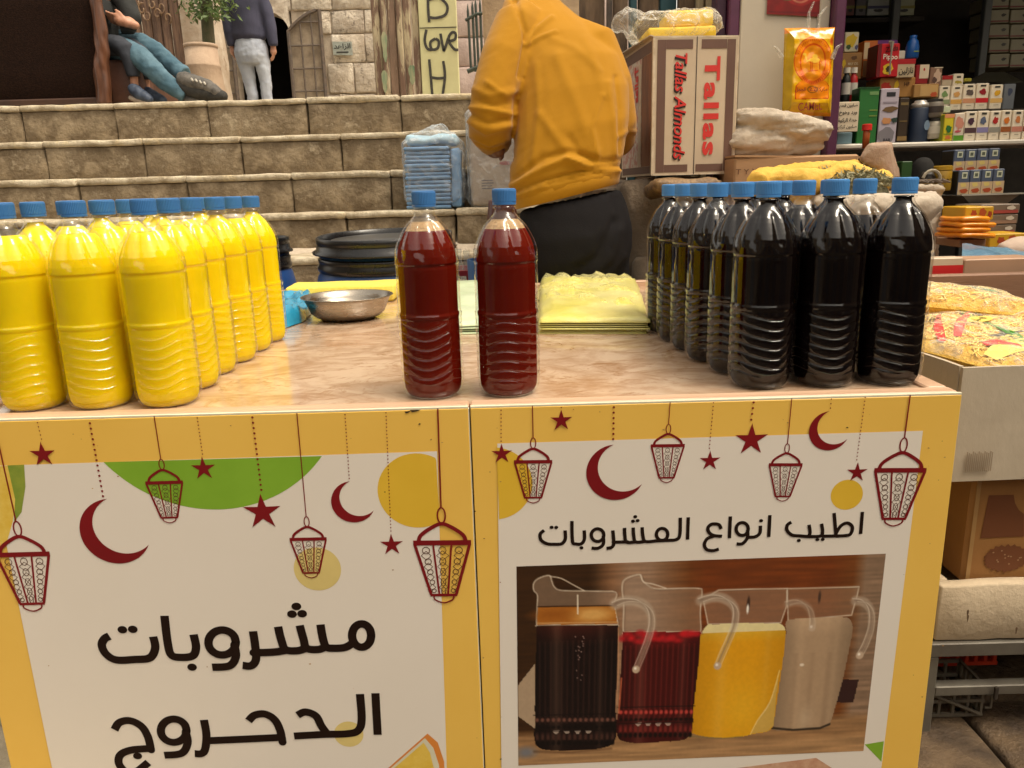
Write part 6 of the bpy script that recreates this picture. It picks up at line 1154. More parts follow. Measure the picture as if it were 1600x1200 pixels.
pack('green_box', 'tall dark green box on the shelf left of the lilac-white carton', 'box', (1341, 136, 1372, 218), 3.36, .12, (40, 110, 46), [('b', .5, .08, .95, .14, (110, 150, 90)), ('b', .55, .4, .95, .42, (120, 140, 60)), ('b', .55, .5, .95, .52, (120, 140, 60)), ('b', 0, 0, 1, .03, (20, 70, 30))], (24, 80, 34), z0=shz+.001)
pack('soap_carton', 'tall lilac-white carton with dark logo bar and pictures of soap', 'carton', (1374, 138, 1403, 219), 3.36, .12, (186, 176, 186), [('b', .3, .07, .78, .15, (40, 40, 44)), ('b', .14, .24, .9, .27, (150, 140, 150)), ('e', .55, .38, .4, .045, (110, 84, 50)), ('e', .4, .59, .28, .06, (200, 140, 90)), ('e', .82, .58, .16, .05, (40, 60, 50)), ('e', .5, .86, .42, .13, (130, 124, 128)), ('t', 'BAR', .5, .95, .4, .06, (40, 36, 40))], (60, 56, 60), z0=shz+.001)
pack('brown_jar_box', 'narrow dark box with stacked labels between the carton and the flask', 'box', (1404, 153, 1419, 218), 3.40, .10, (56, 42, 26), [('b', .1, .1, .9, .16, (120, 100, 60)), ('b', .1, .5, .9, .53, (110, 90, 50)), ('b', 0, .85, 1, .95, (130, 104, 60))], z0=shz+.001)
t, b, r, h = lathe_thing('navy_canister', 'dark navy canister with a silver domed cap', 'canister', 1433, 151, 217, 3.44, 13.5, None, None)
b = Vector((b.x, b.y, shz+.001)); obj('canister_body', MB().lathe([(r*.98, 0), (r, h*.02), (r, h*.80), (r*.95, h*.82)], b, 28), _m8((30, 44, 66)), t, True); obj('cap', MB().lathe([(r*.93, h*.82), (r*.93, h*.9), (r*.86, h*.93), (r*.6, h*.96), (r*.56, h), (r*.1, h*1.005)], b, 28), mat('brushed cap', (.6, .56, .5), rough=.35, metal=.5), t, True)
obj('emblem', MB().disc((b.x+r*.4, b.y-r*1.01, b.z+h*.4), X_, Z_, r*.3, h*.12, 12), _m8((120, 140, 160)), t)
for i, (cx_, y0, y1, c_, lb) in enumerate(((1459, 155, 184, (120, 110, 96), 'glass jar with dark contents, upper of the two jars by the flask'), (1459, 185, 217, (176, 166, 146), 'glass jar with pale contents, lower of the two jars by the flask'))):
    t, b, r, h = lathe_thing('glass_jar', lb, 'jar', cx_, y0, y1, 3.42, 11.5, None, None); obj('jar_body', MB().lathe([(r*.9, 0), (r, h*.08), (r, h*.75), (r*.8, h*.86)], b, 22), _m8(c_), t, True); obj('lid', MB().lathe([(r*.86, h*.861), (r*.86, h*.99), (r*.7, h)], b, 22), _m8((50, 46, 40)), t); obj('label', MB().lathe([(r*1.02, h*.25), (r*1.02, h*.6)], b, 22, cap=False), _m8((60, 50, 44) if i == 0 else (206, 196, 176)), t)
t, b, r, h = lathe_thing('red_capped_jar', 'small orange-brown bottle with a red cap in front of the green box', 'bottle', 1352, 194, 232, 3.2, 6.8, None, None); obj('bottle_body', MB().lathe([(r*.7, 0), (r*.7, h*.7), (r*.6, h*.74)], b, 18), _m8((170, 84, 36)), t, True); obj('cap', MB().lathe([(r, h*.74), (r, h*.98), (r*.8, h)], b, 18), _m8((206, 36, 24)), t)
# below the shelf
G2 = 'blue-grey picture boxes below the shelf'; r3 = ['first', 'second', 'third', 'fourth']
for row, (y0, y1, xa) in enumerate(((234, 270, 1490), (266, 304, 1497))):
    for i in range(4): pack('blue_picture_box', f'blue-grey dish-picture box below the shelf, {"upper" if row == 0 else "lower"} row, {r3[i]} from left', 'box', (xa+i*18.2, y0-i*.8, xa+17.4+i*18.2, y1-i*.8), 3.1-.12*row, .09, (78, 88, 108), [('b', .28, .08, .76, .34, (196, 200, 176)), ('b', .38, .14, .66, .28, (90, 96, 80)), ('b', 0, .5, 1, 1, (196, 168, 132)), ('e', .5, .6, .3, .08, (214, 190, 110)), ('e', .55, .84, .34, .1, (170, 74, 36))], (50, 44, 34), G2)
a = PY(1505, 306, 2.9); b = PY(1594, 303, 2.9); tr_ = thing('metal_tray', 'grey metal tray under the blue-grey picture boxes', 'tray', ((a.x+b.x)/2, 3.0, a.z-.04)); obj('tray_base', MB().hexa([(a.x+.05, 2.92, a.z-.045), (b.x-.05, 2.92, a.z-.045), (b.x-.05, 3.3, a.z-.045), (a.x+.05, 3.3, a.z-.045)], [(a.x, 2.9, a.z), (b.x, 2.9, a.z), (b.x, 3.32, a.z), (a.x, 3.32, a.z)]), mat('dull grey metal', (.14, .13, .11), (.2, .19, .16), rough=.4, metal=.5), tr_); obj('tray_rim', MB().box((a.x-.01, 2.89, a.z+.001), (b.x+.01, 2.902, a.z+.006)), mat('pale metal rim', (.4, .38, .32), rough=.4), tr_)
t, b, r, h = lathe_thing('yellow_jar', 'yellow jar with dark writing below the shelf', 'jar', 1470, 259, 298, 3.0, 12.5, None, None); obj('jar_body', MB().lathe([(r*.95, 0), (r, h*.05), (r, h*.78), (r*.92, h*.82)], b, 24), _m8((150, 116, 22)), t, True); obj('lid', MB().lathe([(r*1.02, h*.825), (r*1.02, h*.98), (r*.9, h)], b, 24), _m8((170, 132, 26)), t); word('printed_word', arabic('طحينة'), Vector((b.x, b.y-r*1.03, b.z+h*.45)), X_, Z_, h=h*.3, wd=r*1.2, m=_m8((46, 30, 14)), parent=t, bold=.02)
t, b, r, h = lathe_thing('dark_jug', 'dark round jug with a pale handle beside the yellow jar', 'jug', 1447, 268, 298, 3.0, 11, None, None); obj('jug_body', MB().lathe([(r*.8, 0), (r, h*.2), (r, h*.7), (r*.6, h)], b, 22), _m8((40, 32, 24)), t, True); obj('handle', MB().tube([b+Vector((r*1.2*math.cos(q_), -.03, h*.5+h*.55*math.sin(q_))) for q_ in [math.pi*i/8-.3 for i in range(9)]], .006, 6), _m8((160, 150, 130)), t); obj('label', MB().lathe([(r*1.02, h*.35), (r*1.02, h*.6)], b, 22, cap=False), _m8((150, 120, 60)), t)
o = obj('dark_sack', remesh(MB().blob([PY(1440, 282, 3.35), PY(1442, 262, 3.35)], [.055, .05]), .015, 4, lambda v, n: .01*nz(v, 9, 3)), mat('black sack cloth', (.02, .018, .016), rough=.9), None, True); tag(o, 'black sack below the shelf behind the yellow jar', 'sack')
pack('green_packet', 'dark green packet below the shelf beside the wrapped bundle', 'packet', (1408, 252, 1425, 290), 3.2, .06, (40, 74, 30))
for k in range(3): pack('plastic_container', ['clear plastic container with a pink label, top of its stack', 'clear plastic container with a white label, middle of its stack', 'clear plastic container with a dark pink label, bottom of its stack'][k], 'container', (1532+k*1, 319+k*16, 1594-k*3, 334+k*16), 2.75, .16, (120, 104, 88), [('b', .05, .62, .95, .95, (160, 70, 62) if k != 1 else (150, 120, 100)), ('e', .78, .4, .12, .25, (206, 196, 180))], group='stacked plastic containers')
for k in range(2): pack('yellow_patterned_box', ['yellow patterned box left of the plastic containers', 'yellow box lying low at the right edge under the containers'][k], 'box', ((1508, 323, 1553, 344), (1546, 365, 1606, 386))[k], 2.6, .14, (206, 160, 30), [('e', .3, .5, .1, .3, (170, 70, 30)), ('e', .6, .4, .12, .3, (180, 80, 30)), ('e', .85, .6, .08, .3, (160, 60, 30))])
pack('pale_carton', 'pinkish brown carton under the orange packets', 'carton', (1499, 374, 1541, 386), 2.5, .14, (150, 116, 90))
orgM = mat('glossy orange packet', s8(236, 150, 24), s8(226, 132, 20), scale=10, rough=.3, coat=.4, bump=.4, bscale=20)
for k in range(4):
    a = PY(1500+k*2, 374-k*8.5, 2.45); b = PY(1556-(k % 2)*6, 374-k*8.5, 2.45); o = obj('orange_packet', rough_block((a.x, 2.45, a.z+.001), (b.x, 2.6, a.z+.0165), r=.007, amp=.006, res=.02, seed=k, maxn=14), orgM, None, True); tag(o, ['flat orange packet at the bottom of the pile beside the white sack', 'flat orange packet second from the bottom beside the white sack', 'flat orange packet third from the bottom beside the white sack', 'flat orange packet on top of the pile beside the white sack'][k], 'packet', 'orange packets in a pile')
# far dark cartons
G3 = 'dim cartons at the back of the shop'
for i in range(3):
    for j in range(5): pack('dim_carton', f'dim carton at the shop back, {["top", "second", "middle", "fourth", "bottom"][j]} of the {["left", "middle", "right"][i]} stack', 'carton', (1546+i*33, -8+j*23, 1577+i*33, 13+j*23), 4.8, .2, (150, 140, 110), [('b', 0, .8, 1, .92, (120, 50, 30)), ('e', .7, .4, .12, .12, (50, 40, 30))], group=G3)
for i, (x0, x1, c_) in enumerate(((1322, 1336, (120, 70, 60)), (1338, 1354, (96, 90, 90)), (1356, 1390, (150, 150, 140)), (1394, 1430, (150, 150, 120)))): pack('dim_carton', ['small reddish carton on the dark upper back shelf', 'small grey carton on the dark upper back shelf', 'pale carton with a blue stripe on the dark upper back shelf', 'pale carton with a yellow stripe on the dark upper back shelf'][i], 'carton', (x0, -14, x1, 24), 4.75, .2, c_, [('b', 0, .6, 1, .72, (60, 60, 90) if i == 2 else (130, 120, 50)), ('e', .5, .8, .2, .06, (40, 36, 30))], group=G3)
# ============================================================ SACKS AND GOODS ON THE STALL
canM = mat('white sack cloth', (.56, .48, .38), (.47, .39, .30), scale=14, rough=.85, bump=.5, bscale=60, sheen=.1); canG = mat('grey rolled sack', (.56, .48, .38), (.42, .35, .27), scale=9, rough=.85, bump=.6, bscale=40); kraM = mat('kraft cardboard', (.40, .235, .12), (.35, .20, .10), scale=4, rough=.75, bump=.1, st=(1, 1, 4))
stz = .78
stl = thing('goods_table', 'wooden trader\'s table behind the pasta box carrying sacks and boxes', 'table', (1.9, 2.5, 0)); twM = mat('dark table wood', (.22, .12, .06), (.15, .08, .04), scale=5, st=(.6, 5, 5), rough=.7, bump=.3)
obj('table_top', MB().box((1.0, 2.04, stz-.03), (3.3, 3.15, stz)), twM, stl)
a = PY(1440, 440, 2.0)
obj('front_board', MB().bbox((1.0, 2.0, stz-.03), (3.0, 2.03, PY(1500, 429, 2.0).z), .004), mat('reddish table board', (.26, .14, .085), (.20, .105, .06), scale=4, st=(.5, 6, 6), rough=.6, bump=.2), stl)
for x_ in (1.05, 3.2):
    for y_ in (2.08, 3.08): obj('leg', MB().box((x_, y_, 0), (x_+.05, y_+.05, stz-.031)), twM, stl)
sg1 = MB(); sg1.blob([PY(1160, 222, 2.98), PY(1210, 222, 2.96), PY(1265, 222, 2.98)], [.058, .062, .048]); sg1.blob([PY(1156, 184, 2.98), PY(1200, 186, 2.93), PY(1250, 198, 2.91), PY(1288, 206, 2.94)], [.032, .036, .036, .03])
o = obj('rolled_sack', remesh(sg1, .008, 3, lambda v, n: .010*nz((v.x*.25, v.y, v.z*1.6), 22, 3)+.016*(.35-abs(nz((v.x*.35, v.y, v.z*2), 26, 5)))+.006*(.4-abs(nz(v, 60, 6)))), canG, None, True); tag(o, 'grey-white rolled sack lying on the cardboard under the yellow camel bag', 'sack')
a = PY(1148, 246, 2.82); b = PY(1342, 252, 2.82); crt = thing('wide_cardboard', 'wide flat brown cardboard carton under the grey rolled sack', 'carton', ((a.x+b.x)/2, 2.95, stz)); obj('carton_body', MB().bbox((a.x, 2.82, stz+.001), (b.x, 3.12, a.z), .006), kraM, crt); obj('carton_lid', MB().hexa([(a.x, 2.815, a.z+.001), (b.x+.02, 2.83, a.z-.015), (b.x, 3.13, a.z-.01), (a.x, 3.13, a.z+.001)], [(a.x, 2.815, a.z+.008), (b.x+.02, 2.83, a.z-.008), (b.x, 3.13, a.z-.003), (a.x, 3.13, a.z+.008)]), kraM, crt)
word('printed_word', 'T Y X 3', PY(1172, 268, 2.817), X_, Z_, h=.018, wd=.10, m=_m8((96, 60, 40)), parent=crt)
wbd = MB(); wbd.hexa([PY(1340, 250, 2.6), PY(1400, 285, 2.6), PY(1408, 280, 2.85), PY(1350, 250, 2.85)], [PY(1358, 224, 2.6), PY(1390, 224, 2.6), PY(1394, 222, 2.85), PY(1364, 222, 2.85)])
o = obj('wrapped_bundle', remesh(wbd, .012, 5, lambda v, n: .006*nz(v, 20, 3)), mat('brown wrapped bundle', (.34, .21, .14), (.42, .30, .21), scale=30, rough=.6, bump=.5, bscale=80), None, True); tag(o, 'brown plastic-wrapped bundle leaning under the shelf', 'bundle')
def sack(name, label, x0, x1, ytop, D, dep, m, seed, roll=.03, ybot=None, body=True):
    a = PY(x0, ytop, D); b = PY(x1, ytop, D); zt = (a.z+b.z)/2; mb = MB(); cx_ = (a.x+b.x)/2; rx_ = (b.x-a.x)/2; ry_ = dep/2; cy_ = D+ry_
    rim = [Vector((cx_+(rx_-roll)*abs(math.cos(t))**.6*(1 if math.cos(t) > 0 else -1), cy_+(ry_-roll)*abs(math.sin(t))**.6*(1 if math.sin(t) > 0 else -1), zt-roll)) for t in [2*math.pi*i/28 for i in range(29)]]
    mb.tube(rim, roll, 10)
    z0_ = stz+.001 if ybot is None else ybot
    if body: mb.rings([[Vector((cx_+(rx_-roll*k)*abs(math.cos(t))**.6*(1 if math.cos(t) > 0 else -1), cy_+(ry_-roll*k)*abs(math.sin(t))**.6*(1 if math.sin(t) > 0 else -1), z)) for t in [2*math.pi*i/28 for i in range(28)]] for k, z in ((.6, z0_), (.1, z0_+.03), (.3, (z0_+zt)/2), (.9, zt-roll*1.6))])
    o = obj(name, remesh(mb, .009, 4, lambda v, n: .010*nz(v, 10, seed)+.005*nz((v.x, v.y, v.z*2), 30, seed+2)+.006*(.4-abs(nz((v.x, v.y, v.z*1.5), 55, seed+5)))), m, None, True); tag(o, label, 'sack'); return cx_, cy_, rx_, ry_, zt
cx_, cy_, rx_, ry_, zt = sack('white_sack', 'open white cloth sack with rolled rim full of dried herbs behind the dark bottles', 1318, 1505, 302, 2.22, .42, canM, 3, .034)
hbM = mat('dried herb leaves', (.20, .19, .10), (.34, .31, .19), scale=60, rough=.8); hm = MB(); hr_ = random.Random(4)
for i in range(3200):
    u, v_ = hr_.uniform(-1, 1), hr_.uniform(-1, 1)
    if u*u+v_*v_ > 1: continue
    p = Vector((cx_-.03+u*(rx_-.03), cy_+.12+v_*(ry_-.02), zt+.006+.065*(1-u*u*.8-v_*v_*.6)+hr_.uniform(-.01, .014))); a = Vector((hr_.gauss(0, 1), hr_.gauss(0, 1), hr_.gauss(0, .6))).normalized(); s_ = hr_.uniform(.008, .02); b = a.cross(Vector((hr_.gauss(0, 1), hr_.gauss(0, 1), hr_.gauss(0, 1)))).normalized()*s_*.22
    hm.add([p-a*s_, p+b, p+a*s_, p-b], [(0, 1, 2, 3)])
tag(obj('herb_leaves', hm, hbM), 'heap of dried grey-green herb leaves in the open white sack', 'herbs', kind='stuff')
tag(obj('herb_heap_core', MB().ellipsoid((cx_-.03, cy_+.12, zt-.012), (rx_-.04, ry_-.03, .065), 20, 8), mat('herb heap', (.10, .095, .05), (.2, .18, .1), scale=50, rough=.9, bump=.8), None, True), 'dense inside of the dried herb heap in the white sack', 'herbs', kind='stuff')
yc = MB(); pts = [PY(x, y, D) for x, y, D in ((1182, 285, 2.45), (1200, 278, 2.5), (1260, 284, 2.46), (1320, 272, 2.5), (1375, 284, 2.48), (1378, 285, 2.62), (1330, 268, 2.72), (1260, 270, 2.72), (1200, 276, 2.7), (1182, 285, 2.45))]
yc.tube(pts, [.03, .032, .034, .036, .032, .03, .036, .034, .03, .03], 10); yc.rings([[Vector(p) for p in pts[:-1]], [Vector((p.x, p.y, stz+.002)) for p in pts[:-1]]])
o = obj('yellow_cloth_sack', remesh(yc, .009, 3, lambda v, n: .012*nz(v, 14, 3)+.012*(.4-abs(nz(v, 26, 5)))+.006*(.4-abs(nz(v, 60, 7)))), mat('yellow cloth', s8(226, 184, 84), s8(212, 166, 64), scale=8, rough=.8, bump=.5, bscale=60), None, True); tag(o, 'open yellow cloth sack behind the caps of the dark bottles', 'sack')
cx2, cy2, rx2, ry2, zt2_ = sack('small_dark_sack', 'small sack with dark dried roots right of the herb heap', 1395, 1492, 288, 2.72, .2, canG, 9, .014)
rm = MB()
for i in range(60): p = Vector((cx2+hr_.uniform(-1, 1)*rx2*.8, cy2+hr_.uniform(-.7, .7)*ry2, zt2_+.004)); an = hr_.uniform(0, 3.1); rm.tube([p-Vector((math.cos(an), math.sin(an)*.5, 0))*.03, p+Z_*.008, p+Vector((math.cos(an), math.sin(an)*.5, 0))*.03], [.003, .006, .002], 5)
tag(obj('dried_roots', rm, mat('dark dried roots', (.07, .05, .035), (.16, .12, .09), scale=30, rough=.8)), 'dark dried roots lying in the small sack', 'roots', kind='stuff')
# blue bag, label box, red packet, pale cloth
C = [PY(1503, 384, 2.35), PY(1640, 402, 2.35), PY(1650, 428, 2.08), PY(1503, 412, 2.08)]
b_ = bil(*C); n = 20; vs = [b_(i/n, j/n)+Vector((0, 0, .02*nz(b_(i/n, j/n), 7, 3)+.008*abs(nz(b_(i/n, j/n), 25, 4)))) for j in range(n+1) for i in range(n+1)]
tag(obj('blue_sheet', (vs, [(j*(n+1)+i, (j+1)*(n+1)+i, (j+1)*(n+1)+i+1, j*(n+1)+i+1) for j in range(n) for i in range(n)]), mat('pale blue plastic sheet', (.10, .20, .30), (.16, .29, .38), scale=8, rough=.3, coat=.3, bump=.5), None, True), 'pale blue plastic sheet draped over goods at the right edge', 'sheet')
pack('red_packet', 'red and white packet standing in the tray beside the last dark bottle', 'packet', (1450, 403, 1505, 432), 2.06, .05, (196, 176, 150), [('b', .12, .12, 1, .34, (196, 30, 30)), ('b', .55, .34, 1, .92, (150, 30, 24)), ('b', .0, .92, 1, 1, (206, 190, 160))], z0=stz+.001)
pack('price_label_box', 'pale pink wooden box with a handwritten price card at the right edge', 'box', (1506, 404, 1625, 432), 2.07, .1, (176, 140, 112), [('b', 0, .3, 1, .36, (130, 96, 76)), ('b', .12, .45, .95, 1, (206, 184, 156)), ('t', '٦,٥', .45, .62, .12, .35, (30, 20, 20))], z0=stz+.001)
cm = MB(); cm.blob([PY(1580, 396, 2.42), PY(1640, 392, 2.42)], [.045, .06]); tag(obj('pale_cloth', remesh(cm, .009, 3, lambda v, n: .012*nz(v, 16, 3)), mat('pale pink cloth', (.55, .43, .34), (.48, .34, .26), rough=.8, bump=.3), None, True), 'crumpled pale pink cloth at the right edge above the blue sheet', 'cloth')
# ============================================================ PASTA BOX, STACK AND RACK
PD = 1.36; fr_ = PY(1505, 574, PD); px0_ = fr_.x; pz1 = fr_.z; pz0 = PY(1500, 752, PD).z; pxr = 1.75; pyb = 1.97; xl0 = PZ(1446, 533, pz1).x
dbM = mat('dirty white carton', (.50, .42, .31), (.42, .34, .245), scale=4, rough=.75, bump=.15, bscale=30, wear=(.30, .22, .14), wscale=6, wamt=.32, st=(1, 1, .6))
pbx = thing('pasta_carton', 'dirty white open carton full of pasta bags beside the cart', 'carton', (px0_+.3, PD, pz0))
w_ = .008
lb = Vector((px0_-.045, pyb, 0)); lf_ = Vector((px0_, PD, 0)); rf_ = Vector((pxr, PD+.02, 0)); rb_ = Vector((pxr-.03, pyb, 0))
def wall(a, b, z0_, z1_, inn, nm, m=dbM):
    n = 12; ra = []; 
    for zz in (z0_, (z0_+z1_)/2, z1_):
        ra.append([a+(b-a)*(i/n)+Z_*zz+inn*(.004*nz((i*.4, zz*5, 1), 1, 2)) for i in range(n+1)]+[a+(b-a)*(i/n)+Z_*zz+inn*(w_+.004*nz((i*.4, zz*5, 1), 1, 2)) for i in range(n, -1, -1)])
    return obj(nm, MB().rings(ra), m, pbx)
wall(lf_, rf_, pz0, pz1-.001, Y_, 'front_wall'); wall(lb, lf_-Y_*-.009, pz0, pz1, X_, 'side_wall'); wall(rb_+X_*-.02, lb+X_*.01, pz0, pz1, -Y_, 'back_wall'); obj('carton_floor', MB().poly([lf_+Z_*(pz0+.002)+Y_*.01, rf_+Z_*(pz0+.002)+Y_*.01, rb_+Z_*(pz0+.002)-Y_*.01, lb+Z_*(pz0+.002)-Y_*.01+X_*.01]), dbM, pbx)
hd_ = PY(1512, 719, PD-.001)
for i in range(14):
    xs_ = hd_.x-.004+i*.0036; obj('printed_stroke', MB().box((xs_, PD-.004, hd_.z-.022), (xs_+.0012, PD-.003, hd_.z+.018-.002*(i % 3))), mat('faint pencil', (.36, .27, .18), rough=.8), pbx) if i < 14 else None
pasM = mat('yellow noodles', s8(244, 202, 96), s8(230, 178, 66), scale=50, rough=.5, bump=1, bscale=90); pfM = film('pasta bag film', (1, .98, .92), .01, (.75, .72, .62), 20, .06, .8); stR = mat('red bag print', s8(206, 26, 26), rough=.35); stG = mat('green bag print', s8(60, 140, 36), rough=.35); stY = mat('pale yellow bag print', s8(240, 214, 110), rough=.35)
bkW = mat('black bag print', (.03, .025, .02), rough=.4)
def pillow(name, label, c, L, W, H, rz, tilt, seed, marks=()):
    t = thing(name, label, 'bag of pasta', c, 'bags of pasta in the white carton'); R = Matrix.Rotation(rz, 3, 'Z') @ Matrix.Rotation(tilt[0], 3, 'X') @ Matrix.Rotation(tilt[1], 3, 'Y')
    c = Vector(c)
    def S(u, v, k=1., s=1):
        e = max(0, (1-abs(u)**2.6)*(1-abs(v)**2.6))**.45; p = Vector((u*L/2, v*W/2, s*e*H/2*k)); q_ = p+c
        return c+R @ (p+Vector((0, 0, s*e*(.008*nz(q_, 12, seed)+.005*nz(q_, 30, seed+1)))))
    n = 24; vs = []; fs = []
    for s in (1, -1):
        o = len(vs); vs += [S(-1+2*i/n, -1+2*j/n, 1, s) for j in range(n+1) for i in range(n+1)]
        fs += [((o+j*(n+1)+i, o+j*(n+1)+i+1, o+(j+1)*(n+1)+i+1, o+(j+1)*(n+1)+i) if s > 0 else (o+j*(n+1)+i, o+(j+1)*(n+1)+i, o+(j+1)*(n+1)+i+1, o+j*(n+1)+i+1)) for j in range(n) for i in range(n)]
    obj('pasta_mass', (vs, fs), pasM, t, True)
    nm = MB(); r = random.Random(seed)
    for i in range(900):
        u, v = r.uniform(-.9, .9), r.uniform(-.9, .9); an = r.uniform(0, 6.28); ln = r.uniform(.05, .16); pts = []
        for q_ in range(4):
            aa = an+q_*r.uniform(-.5, .5); u2 = max(-.95, min(.95, u+math.cos(aa)*ln*q_/3)); v2 = max(-.95, min(.95, v+math.sin(aa)*ln*q_/3)); pts.append(S(u2, v2, 1.03)+Z_*(.0015+.002*r.random()))
        nm.tube(pts, .0012, 4, cap=False)
    obj('noodles', nm, mat('pale noodles', s8(255, 236, 160), s8(248, 216, 110), scale=40, rough=.4), t, kind='stuff')
    vs2 = [S(-1.03+2.06*i/n, -1.03+2.06*j/n, 1, 1)+Z_*(.0055+.004*abs(nz((i*.5, j*.5, seed), 1, 1))) for j in range(n+1) for i in range(n+1)]
    for (u0, v0, u1, v1, wd, m_) in marks:
        rv_ = []; k_ = 10
        for q_ in range(k_+1):
            f = q_/k_; u, v = u0+(u1-u0)*f, v0+(v1-v0)*f+.05*math.sin(f*3); dx, dy = (u1-u0)*L, (v1-v0)*W; l = math.hypot(dx, dy); ww = wd*1.35*(.5+.5*math.sin(math.pi*min(1, f+.15)))
            for s in (-1, 1): rv_.append(S(max(-1, min(1, u-s*dy/l*ww/L)), max(-1, min(1, v+s*dx/l*ww/W)), 1.03)+Z_*.0042)
        obj('printed_stripe', (rv_, [(2*q_, 2*q_+1, 2*q_+3, 2*q_+2) for q_ in range(k_)]), m_, t, True)
    obj('clear_film', (vs2, fs[:n*n]), pfM, t, True)
    return t, S
t1_, S1 = pillow('pasta_bag', 'front pasta bag with red and green stripes and an oval emblem nearest the cart', (px0_+.175, 1.605, pz1+.0), .38, .29, .075, .55, (.10, -.02), 3, [(-.9, -.75, .1, -.9, .028, stY), (-.9, -.1, -.2, .5, .013, stR), (-.6, .75, .2, .95, .010, stR), (.2, .2, .8, .75, .010, bkW), (-.5, -.45, .0, -.65, .009, bkW), (-.7, -.15, .25, .35, .014, stR), (-.35, -.95, .35, .95, .018, stG), (.45, -.6, .9, .3, .016, stR), (-.95, .55, -.45, .95, .014, stG), (-.75, -.55, -.4, -.8, .016, stR)])
def bagtext(S, s, u, v, wd, h, t, m, rz=.55):
    word('printed_word', s, S(u, v, 1.05)+Z_*.008, Vector((math.cos(rz), math.sin(rz), .0)), Vector((-math.sin(rz), math.cos(rz), .1)), h=h, wd=wd, m=m, parent=t, bold=.01)
obj('printed_emblem', MB().disc(S1(-.02, .05, 1.05)+Z_*.0075, Vector((.85, .53, 0)), Vector((-.5, .85, .12)), .046, .017, 24), stY, t1_); bagtext(S1, arabic('الاصيل'), -.02, .05, .05, .018, t1_, bkW); bagtext(S1, arabic('شعيرية'), -.5, .42, .09, .03, t1_, bkW); bagtext(S1, arabic('معكرونة'), .25, -.65, .10, .035, t1_, bkW)
t2_, S2 = pillow('pasta_bag', 'back pasta bag with a red flag print leaning over the others', (px0_+.21, 1.80, pz1+.045), .34, .28, .085, -.25, (-.05, .10), 5, [(-.75, -.5, -.2, .4, .05, stR), (-.9, .4, -.1, .9, .012, stG), (-.1, .35, .9, .30, .012, stR), (.1, -.35, .6, -.30, .018, stG), (-.3, .7, .8, .6, .008, bkW)])
t3_, S3 = pillow('pasta_bag', 'pasta bag at the right edge of the carton with black writing', (px0_+.42, 1.60, pz1+.015), .34, .36, .08, .3, (0, .0), 8, [(-.7, -.9, -.2, .8, .02, stG), (.1, -.6, .5, -.2, .02, stR)]); bagtext(S3, arabic('معكرونة'), -.45, -.6, .10, .04, t3_, bkW, .3)
pillow('pasta_bag', 'small pasta bag end showing behind the front bag by the dark bottles', (px0_-.0, 1.83, pz1+.005), .14, .20, .07, .2, (0, 0), 11, [(-.8, -.4, .8, -.2, .014, stG), (-.6, .5, .7, .6, .012, stY)])
# brown carton
BD2 = 1.40; a = PY(1512, 830, BD2); bzt = pz0-.004; bzb = PY(1540, 912, BD2).z
brc = thing('fruit_carton', 'brown fruit carton with a dark printed square and grape print under the pasta carton', 'carton', (a.x+.3, BD2, bzb))
obj('carton_body', MB().bbox((a.x, BD2, bzb), (1.75, 1.95, bzt), .008), mat('brown fruit carton board', (.34, .16, .045), (.28, .125, .035), scale=4, rough=.6, bump=.15, wear=(.20, .085, .025), wscale=5, wamt=.33), brc)
gp = mat('dark brown carton print', (.17, .055, .018), (.15, .05, .016), rough=.6)
f = lambda x, y: PY(x, y, BD2-.0012)
obj('printed_square', MB().poly([f(1545, 774), f(1584, 773), f(1586, 786), (f(1592, 797)), f(1600, 803), f(1600, 838), f(1532, 841)]), gp, brc)
gr = random.Random(3); gc = f(1572, 872); gm_ = MB(); n = 44; gm_.poly([gc+Vector(((.041+.004*gr.random()+(.003 if i % 2 else -.002))*math.cos(2*math.pi*i/n), -.0004, (.027+.003*gr.random()+(.002 if i % 2 else -.002))*math.sin(2*math.pi*i/n))) for i in range(n)]); obj('printed_grapes', gm_, gp, brc)
for i in range(12): obj('printed_grape_mark', MB().disc(gc+Vector((gr.uniform(-.03, .03), -.001, gr.uniform(-.018, .018))), X_, Z_, .002, .0016, 7), kraM, brc)
obj('corner_tape', MB().box((a.x+.006, BD2-.0022, bzb), (a.x+.014, BD2-.0012, bzt-.004)), mat('amber tape', (.42, .24, .09), rough=.3), brc)
# lower foam box
LD = 1.36; a = PY(1466, 985, LD); lzb = PY(1500, 1001, LD).z; lzt = PY(1500, 916, LD).z
lo = thing('foam_box', 'dirty cream foam box with a torn top edge sitting on the metal rack', 'box', (a.x+.3, LD, lzb)); lom = mat('dirty cream foam', (.56, .45, .31), (.46, .36, .24), scale=5, rough=.85, bump=.4, bscale=40, wear=(.22, .14, .08), wscale=9, wamt=.27)
x0_ = PY(1464, 930, LD).x+.006
obj('front_wall', rough_block((x0_, LD, lzb), (1.75, LD+.03, lzt), r=.004, amp=.0045, res=.03, seed=3, maxn=24), lom, lo, True); obj('side_wall', rough_block((x0_, LD+.032, lzb), (x0_+.03, 1.95, lzt+.002), r=.008, amp=.008, res=.05, seed=5, maxn=20), lom, lo, True); obj('box_floor', MB().box((x0_+.03, LD+.03, lzb+.001), (1.75, 1.95, lzb+.02)), lom, lo)
for (x, y) in ((1512, 958), (1588, 985), (1512, 966)): c = PY(x, y, LD-.012); obj('gouge', MB().poly([c+Vector((.002*math.cos(q_)*(1+.4*math.sin(3*q_)), 0, .008*math.sin(q_))) for q_ in [2*math.pi*i/10 for i in range(10)]]), mat('gouge brown', (.12, .07, .035), rough=.9), lo)
